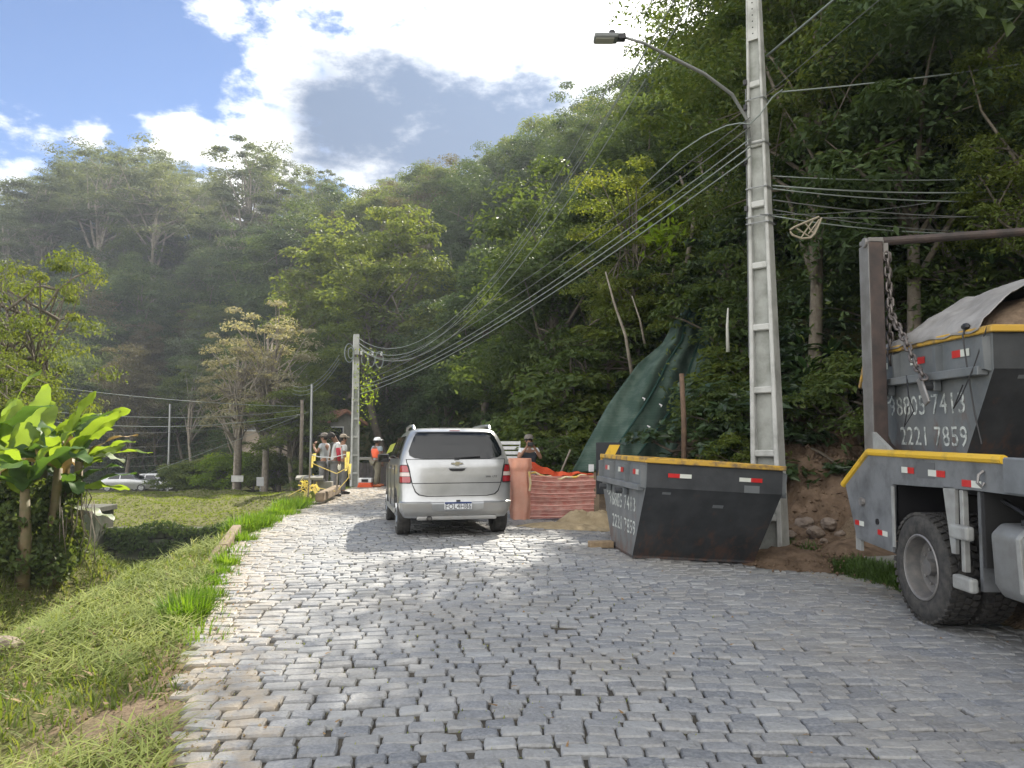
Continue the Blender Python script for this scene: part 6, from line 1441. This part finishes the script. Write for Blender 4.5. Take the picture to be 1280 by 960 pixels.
        pk = MB(); pk.grid(lambda u, v: (hx+(u-.5)*.16*(1-.3*v*v), hy+.07+.115*v, hz2+.045-.02*v+.012*(1-(2*u-1)**2)), 8, 4); pk.add([],[]); pk = pk.build('peak', hat_m, h_, smooth='all', normals=False); pk.modifiers.new('t','SOLIDIFY').thickness = .006
    return o
m_tee = mat('grey_tee', (.42,.44,.46), .85, col2=(.34,.36,.38), nscale=6); m_tee2 = mat('pale_tee', (.55,.56,.56), .85); m_tee3 = mat('blue_grey_tee', (.26,.31,.35), .85)
m_slack = mat('grey_trousers', (.20,.20,.20), .9, col2=(.15,.15,.155), nscale=7); m_khaki = mat('khaki_trousers', (.19,.175,.125), .9, col2=(.14,.125,.09), nscale=8)
m_red = mat('red_cloth', (.38,.02,.04), .8); m_vest = mat('orange_vest', (.85,.13,.05), .7); m_helmet = mat('white_helmet', (.80,.82,.84), .3, coat=.3)
m_capg = mat('cap_grey', (.17,.15,.13), .85); m_capk = mat('cap_khaki', (.30,.25,.19), .85); m_purple = mat('purple_shirt', (.17,.13,.28), .85); m_glove = mat('glove', (.75,.72,.60), .8)
person(405, 22.6, R(75), 'workman in a grey cap and pale tee shirt, farthest left, face turned away left', m_tee, m_slack, hat='cap', hat_m=m_capg, scale=1.02, pose={'ell':(-.22,.12,1.20,.042,.042),'wrl':(-.14,.26,1.36,.028,.028),'hal':(-.10,.25,1.44,.022,.034)})
person(417, 21.6, R(-70), 'dark haired workman with a red sleeve and pale glove in front of the other two', m_tee2, m_slack, skin=m_skin2, hat='hair', scale=1.04, sleeve_m=None, glove=None,
       pose={'spine':(0,.03,1.13,.13,.09),'chest':(0,.09,1.31,.16,.105),'neck':(0,.06,1.46,.05,.055),'jaw':(0,.02,1.53,.062,.075),'head':(0,-.06,1.60,.078,.092),'crown':(0,-.08,1.67,.05,.06),'shl':(-.185,.08,1.39,.06,.06),'shr':(.185,.08,1.39,.06,.06),'elr':(.22,.10,1.12,.042,.042),'wrr':(.20,.12,.90,.028,.028),'har':(.20,.12,.82,.022,.038),'ell':(-.2,.14,1.12,.042,.042),'wrl':(-.18,.18,.9,.028,.028),'hal':(-.18,.18,.82,.022,.038)})
pB = [o for o in bpy.data.objects if o.name.startswith('person')][-1]
sl = MB(); sl.tube([(.215,.085,1.31),(.225,.10,1.12),(.208,.115,.97)], [.066,.058,.046], 12); sl.build('red_sleeve', m_red, pB, smooth='all'); g_ = MB(); g_.sphere((.20,.12,.80),(.038,.05,.10),10,6); g_.build('glove', m_glove, pB, smooth='all')
person(428, 22.8, R(-60), 'workman in a khaki cap and pale shirt looking right, behind the red sleeved man', m_tee2, m_slack, hat='cap', hat_m=m_capk, scale=1.0)
person(471, 28.3, R(-50), 'road worker in an orange vest, khaki trousers and white helmet beside the far pole', m_tee3, m_khaki, skin=m_skin2, hat='helmet', hat_m=m_helmet, vest=m_vest, wide=1.25, shoe=mat('orange_boot', (.55,.16,.06), .7), scale=1.03,
       pose={'knl':(-.105,.10,.50,.062,.062),'anl':(-.11,.10,.10,.042,.042),'tol':(-.125,.24,.045,.045,.04),'knr':(.105,-.04,.50,.062,.062),'anr':(.11,-.12,.10,.042,.042),'tor':(.125,.0,.045,.045,.04)})
person(496, 27.0, R(140), 'person in a purple shirt and white cap partly hidden by the minivan mirror', m_purple, m_slack, skin=m_skin2, hat='cap', hat_m=m_helmet, scale=.93, foot_z=-.75)
ph = person(661, 17.2, R(188), 'person in white sleeves and dark vest raising a camera behind the net barrier', m_white, m_slack, skin=m_skin, hat='cap', hat_m=m_capg, scale=.97, vest=mat('dark_vest', (.03,.035,.045), .8), foot_z=-.22,
       pose={'ell':(-.26,.14,1.22,.042,.042),'wrl':(-.10,.24,1.46,.028,.028),'hal':(-.05,.22,1.53,.022,.034),'elr':(.26,.14,1.22,.042,.042),'wrr':(.10,.24,1.46,.028,.028),'har':(.05,.22,1.53,.022,.034)})
pc = at(661, 562, 17.0); cm_ = MB().box((0,0,0), (.13,.07,.09)); cm_.cyl((0,-.03,0),(0,-.10,0),.03,12); cm_ = cm_.build('camera_body', m_blackpl, None, bevel=.006); cm_.location = (ph.location.x+.03, ph.location.y-.30, ph.location.z+1.50); tag(cm_, 'small black camera held up by the person behind the barrier', 'camera')
# white slatted crate behind the barrier
cr_ = empty('slatted_crate', at(637,590,18), 0, 'white slatted crate just right of the minivan roof line', 'crate')
for k in range(6): MB().box((0,0,.10+.115*k), (.50,.02,.075)).build('slat', m_white, cr_)
for s in (-1,1): MB().box((s*.24,.021,.35), (.03,.02,.74)).build('upright', m_white, cr_)

# ------------------------------------------------------------------ house, hut, board fence behind
def house(px, py, Y, w_, d, h, rh, wm, rm, rz, label, win=2):
    p = at(px, py, Y); o = empty('house', p, rz, label, 'house')
    b = MB(); b.prism([(-w_/2,-1),(w_/2,-1),(w_/2,h),(0,h+rh),(-w_/2,h)], 'y', 0, d); b.build('wall', wm, o)
    for s in (-1, 1):
        r_ = MB(); ov = .35; x0, z0 = 0, h+rh+.03; x1_, z1 = s*(w_/2+ov), h-rh*ov/(w_/2)+.03
        r_.prism([(x0,z0),(x1_,z1),(x1_,z1+.12),(x0,z0+.12)], 'y', -.4, d+.4); ro_ = r_.build('roof', rm, o)
        for k in range(int((d+.8)/.35)):
            yk = -.4+.35*k+.17; rb = MB(); rb.tube([(x0,yk,z0+.14),(x1_,yk,z1+.14)], .07, 5, caps=False); rb.build('tile_row', rm, ro_)
    for k in range(win):
        x = (-w_/4 if k == 0 else w_/4); f = MB().box((x,-.03,h*.55), (.9,.06,1.0)).build('window', m_white, o); MB().box((x,-.065,h*.55), (.75,.02,.85)).build('pane', m_glass, f)
    return o
m_wallh = mat('cream_wall', (.48,.40,.32), .9, col2=(.38,.31,.25), nscale=2); m_tile = mat('clay_tiles', (.33,.17,.11), .85, col2=(.22,.12,.08), nscale=5)
house(328, 556, 47, 3.6, 4, 2.4, .9, m_wallh, m_tile, R(-20), 'cream gabled house half hidden by the trees left of the workmen')
house(430, 562, 46, 2.0, 3, 1.6, .6, m_concrete, m_tile, R(35), 'small hut with a clay tiled roof behind the workmen', 1)
fe = empty('board_fence', (at(483,604,36).x, 36, tz1(at(483,604,36).x,36)-.1), R(0), 'dark board fence behind the road worker', 'fence')
for k in range(17): MB().box((-1.35+k*.165, q.uniform(-.01,.01), .62+q.uniform(-.03,.03)), (.15,.03,1.35)).build('board', mat('dark_board', (.045,.04,.04), .9, col2=(.08,.07,.065), nscale=6) if 'dark_board' not in MATS else MATS['dark_board'], fe)
MB().box((0,.04,1.0),(2.8,.04,.08)).build('rail', MATS['dark_board'], fe)
cn = at(488,570,37); tt = MB(); tt.grid(lambda u, v: (cn.x-.2+1.6*u, 37+1.2*v, cn.z+.1+.4*v+.15*math.sin(u*5)), 12, 8); tag(tt.build('yellow_awning', mat('yellow_sheet', (.55,.60,.10), .7, trans=.4, tcol=(.7,.7,.1)), None, smooth='all', normals=False), 'yellow green sheet hung as an awning above the board fence', 'awning')
cw = at(470,573,37.6); tag(MB().box(tuple(cw), (2.1,1.2,.10)).build('corrugated_roof', m_concrete), 'pale lean to roof sheet over the board fence', 'roof sheet')

# ------------------------------------------------------------------ banana plants with creepers
def banana_mat(nm, c1, c2, tr, tc_):
    m = mat(nm, c1, .38, col2=c2, nscale=4, contrast=(.3,.7), trans=tr, tcol=tc_, spec=.35); m.node_tree.nodes['Principled BSDF'].inputs['Roughness'].default_value = .5; return m
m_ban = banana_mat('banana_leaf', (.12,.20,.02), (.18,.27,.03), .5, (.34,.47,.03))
m_ban2 = banana_mat('banana_leaf_shaded', (.05,.11,.03), (.09,.16,.04), .35, (.14,.26,.03))  # darker copy of the banana leaf, shade put into the colour
m_bdry = banana_mat('banana_leaf_dry', (.30,.20,.09), (.42,.33,.20), .3, (.4,.25,.08))
m_bpale = banana_mat('banana_leaf_pale', (.34,.40,.30), (.42,.44,.34), .3, (.4,.45,.25))
m_stem = mat('banana_stem', (.12,.11,.05), .7, col2=(.20,.14,.08), nscale=6, bump=.4, bscale=12)
def ban_leaf_mesh(L_, W, e0, droop, seed, m, fold=.25):
    r = random.Random(seed); b = MB(); n = 26; vs = []
    for j in range(n+1):
        t = j/n; a = e0-droop*t*t; 
        if j == 0: y = z = 0
        else: y += L_/n*math.cos(a); z += L_/n*math.sin(a)
        w_ = W/2*min(1, max(.03, (t-.10)*7))*max(0,1-max(0,(t-.72)/.28)**2.2)**.5 if t > .10 else .012
        tear = [r.uniform(-.06,.05)*W*(1.3 if r.random() < .3 else .5) for _ in range(2)]; rag = [.82 if r.random() < .16 else 1 for _ in range(2)]
        wav = .03*math.sin(t*17+seed)
        row = []
        for i, s in enumerate((-1,-.55,0,.55,1)):
            k = 0 if s < 0 else 1; ws = w_*abs(s)*(rag[k] if abs(s) == 1 else 1)
            nz__ = (-math.sin(a), math.cos(a)); lift = ws*fold*(1 if t < .6 else .2)+(tear[k] if abs(s) == 1 else tear[k]*.3)+wav*abs(s)
            row.append((math.copysign(ws, s) if s else 0, y+lift*nz__[0], z+lift*nz__[1]-(.012 if s == 0 else 0)))
        vs += row
    b.add(vs, [(5*j+i, 5*j+i+1, 5*j+6+i, 5*j+5+i) for j in range(n) for i in range(4)])
    return b.mesh('leaf', m, smooth='all', normals=False)
BL = {}
def bleaf(plant_, loc, az, L_, e0, droop, m=m_ban, W=.34, roll=0):
    key = (round(L_,1), round(e0,1), round(droop,1), m.name, W)
    if key not in BL: BL[key] = ban_leaf_mesh(key[0]*.92, W*.78, key[1], key[2], len(BL)+3, m)
    o = bpy.data.objects.new('leaf', BL[key]); C.objects.link(o); o.parent = plant_; o.matrix_basis = Matrix.Translation(loc) @ Matrix.Rotation(az, 4, 'Z') @ Matrix.Rotation(roll, 4, 'Y'); return o
plants = [(18,12.2,625),(52,12.6,600),(72,12.0,612),(98,12.8,602),(30,11.4,640),(-14,11.6,600),(84,12.4,640)]
BP = []
for i, (px, Y, ty) in enumerate(plants):
    p = at(px, ty, Y); z0 = tz1(p.x, Y); h = p.z-z0+.15; o = empty('banana_plant', (p.x, Y, z0), 0, 'banana plant '+['at the left with two upright glowing leaves','behind the left one, short drooping leaves','in the middle with one tall glowing leaf','nearest the channel, leaves reaching right','low at the front, shaded leaves','at the left frame edge','low right one with a pale hanging leaf'][i], 'banana plant', 'banana plants on the ridge')
    s_ = MB(); h += .18; s_.tube([(0,0,-.3),(q.uniform(-.05,.05),0,h*.5),(0,0,h)], [.11,.09,.06], 10); s_.build('stem', m_stem, o, smooth='all'); BP.append((o, h))
def lf2(i, px0, az_deg, L_, e, dr, m=m_ban, W=.34, roll=0, dz=0): o, h = BP[i]; bleaf(o, (0,0,h+dz), R(az_deg), L_, e, dr, m, W, R(roll))
# az 0 = away (+y), -90 = to the right
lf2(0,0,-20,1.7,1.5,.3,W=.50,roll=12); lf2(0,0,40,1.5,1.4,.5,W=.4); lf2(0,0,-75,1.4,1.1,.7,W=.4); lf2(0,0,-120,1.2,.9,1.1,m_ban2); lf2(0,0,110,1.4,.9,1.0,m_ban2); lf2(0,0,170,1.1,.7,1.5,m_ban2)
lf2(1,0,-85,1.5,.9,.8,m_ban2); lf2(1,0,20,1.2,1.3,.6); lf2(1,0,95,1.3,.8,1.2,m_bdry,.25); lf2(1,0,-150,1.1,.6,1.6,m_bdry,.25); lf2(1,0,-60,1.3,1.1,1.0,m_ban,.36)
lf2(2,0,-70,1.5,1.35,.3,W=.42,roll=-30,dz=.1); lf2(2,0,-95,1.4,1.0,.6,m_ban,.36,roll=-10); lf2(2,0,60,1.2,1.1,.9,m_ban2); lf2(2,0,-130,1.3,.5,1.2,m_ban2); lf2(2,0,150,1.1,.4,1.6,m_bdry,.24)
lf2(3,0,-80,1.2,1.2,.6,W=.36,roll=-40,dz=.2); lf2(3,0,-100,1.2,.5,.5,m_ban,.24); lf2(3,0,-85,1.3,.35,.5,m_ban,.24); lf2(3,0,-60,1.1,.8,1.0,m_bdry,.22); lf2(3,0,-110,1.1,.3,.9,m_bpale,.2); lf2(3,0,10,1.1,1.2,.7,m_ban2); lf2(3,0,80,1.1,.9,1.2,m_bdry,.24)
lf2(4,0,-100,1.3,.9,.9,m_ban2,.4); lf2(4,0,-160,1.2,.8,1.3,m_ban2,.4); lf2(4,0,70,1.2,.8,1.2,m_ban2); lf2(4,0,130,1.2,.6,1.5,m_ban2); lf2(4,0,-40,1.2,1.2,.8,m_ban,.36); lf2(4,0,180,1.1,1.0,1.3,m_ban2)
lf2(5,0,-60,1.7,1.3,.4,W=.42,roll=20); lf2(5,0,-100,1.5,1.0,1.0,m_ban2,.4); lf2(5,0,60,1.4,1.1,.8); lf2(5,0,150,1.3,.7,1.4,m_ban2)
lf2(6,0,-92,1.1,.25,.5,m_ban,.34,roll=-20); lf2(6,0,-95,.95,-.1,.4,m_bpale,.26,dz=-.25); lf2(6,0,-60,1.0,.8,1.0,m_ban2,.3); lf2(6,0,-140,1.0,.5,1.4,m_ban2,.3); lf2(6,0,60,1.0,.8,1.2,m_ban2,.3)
for i_, (o_, h_) in enumerate(BP):
    for k_ in range(4):
        bleaf(o_, (0,0,h_-.05*k_), q.uniform(-3.1,3.1), q.choice([.9,1.1,1.2]), q.choice([1.3,1.0,.7]), q.choice([.5,.9,1.4]), q.choice([m_ban,m_ban,m_ban2,m_bdry]), q.choice([.26,.34]), q.uniform(-.5,.5))
# creepers smothering the stems
cs_ = []; 
for px, Y, zt_, rx in [(10,12.2,.85,.45),(35,12,.75,.5),(52,12.2,.7,.45),(72,12.3,.72,.42),(84,12.6,.5,.28),(-15,11.8,.9,.5),(22,11.5,.4,.4),(60,11.8,.35,.35)]:
    x0 = at(px,600,Y).x; z0 = tz1(x0, Y); n = 1500; a = rng.uniform(0,6.28,n); rr = rx*np.sqrt(rng.uniform(.35,1,n)); zz = rng.random(n)**.9
    cs_.append(np.stack([x0+rr*np.cos(a)*(1-.25*zz)+.1*np.sin(zz*7), Y+rr*np.sin(a), z0+zz*(zt_-z0+.15*np.sin(a*3))], 1))
cs_ = np.concatenate(cs_); n = len(cs_); iv = leaves('creeper', cs_, rng.normal(size=(n,3))*.5+np.array([0,-.5,.3]), rng.uniform(.05,.12,n), rng.random(n), .7, .8)
tag(link('creeper', iv, None, LF['mid']), 'dense leafy creeper smothering the banana stems', 'creeper', kind='stuff')
dh = MB()
for k in range(60):
    px = q.uniform(-10,120); Y = q.uniform(11.6,12.9); p = at(px, q.uniform(600,640), Y); L_ = q.uniform(.4,1.1); dh.tube([p, p+Vector((q.gauss(0,.05),q.gauss(0,.05),-L_*.5)), p+Vector((q.gauss(0,.10),q.gauss(0,.08),-L_))], [.006,.012,.004], 4)
tag(dh.build('hanging_dry_stalks', m_bark_pale, None, smooth='all'), 'dry stalks and stems hanging under the banana leaves', 'stalks', kind='stuff')
# lichen clad tree at the left edge
PR['lichen'] = [make_proto(6,2.3,4.3,1.7,80,.42,130,.09,'lime',bark=m_bark,limbs=26,shell=.4,trunk_r=.09), make_proto(5,1.8,3.2,1.8,90,.42,120,.085,'lime',bark=m_bark,limbs=24,shell=.45,trunk_r=.07)]
KIND['lichen'] = ('lichen_tree','lichen clad tree')
plant_px('lichen', 22, 16, 300, v=0, wide=.62, label='sunlit lichen clad tree rising behind the banana plants at the left', mats=LF['lime'])
plant_px('lichen', -5, 14, 370, v=1, wide=.75, label='lower yellowish shrub like tree at the left frame edge', mats=LF['lime'])
plant_px('lichen', 5, 13.2, 430, v=1, wide=.8, rz=2, label='small leafy tree just behind the leftmost banana leaves', mats=LF['lime'])

# ------------------------------------------------------------------ the air
mv = bpy.data.materials.new('air'); mv.use_nodes = True; t = mv.node_tree; t.nodes.clear(); o = t.nodes.new('ShaderNodeOutputMaterial'); v = t.nodes.new('ShaderNodeVolumePrincipled')
v.inputs['Color'].default_value = (.80,.88,1,1); v.inputs['Density'].default_value = .0007; v.inputs['Anisotropy'].default_value = .3; t.links.new(v.outputs[0], o.inputs['Volume'])
zs = max((o_.matrix_world.translation.z + 20) for o_ in bpy.data.objects if o_.type == 'EMPTY')
hz = MB().bx(-175, 150, -70, 178, -7, 62).build('haze', mv); tag(hz, 'thin bluish haze filling the valley air', 'haze', kind='stuff')

# ------------------------------------------------------------------ labels that are shared get an order from left to right
from collections import defaultdict
dd_ = defaultdict(list)
for o_ in bpy.data.objects:
    if o_.parent is None and o_.get('label') and o_.get('group') in ('trees on the wooded slopes', 'shrubs on the slopes'): dd_[o_['label']].append(o_)
ORD = ['leftmost','second','third','fourth','fifth','sixth','seventh','eighth','ninth','tenth','eleventh','twelfth']
for lb_, os_ in dd_.items():
    if len(os_) < 2: continue
    os_.sort(key=lambda o_: o_.location.x/max(o_.location.y, 1))
    if len(lb_.split()) > 14: lb_ = lb_.replace(' of the slope', ' of slope').replace('half way up on the', 'midway up the').replace('near the skyline on the', 'topping the').replace('high up on the', 'high on the').replace('low down on the', 'low on the')
    for i_, o_ in enumerate(os_):
        o_['label'] = lb_+(', leftmost' if i_ == 0 else ', rightmost' if i_ == len(os_)-1 else ', '+ORD[min(i_,11)]+' along')

for o_ in bpy.data.objects:
    if o_.get('label') and len(o_['label'].split()) > 16: print('LONG', o_['label'])
print('TRIS', sum(len(m.loops)-2*len(m.polygons) for m in bpy.data.meshes), 'OBJ', len(bpy.data.objects))
print('MAXZ', max((o.matrix_world.translation.z for o in bpy.data.objects)))
_g = bpy.data.objects['ground']; print('GROUND', [min(v.co.x for v in _g.data.vertices), max(v.co.x for v in _g.data.vertices), max(v.co.z for v in _g.data.vertices), max(v.co.y for v in _g.data.vertices)])
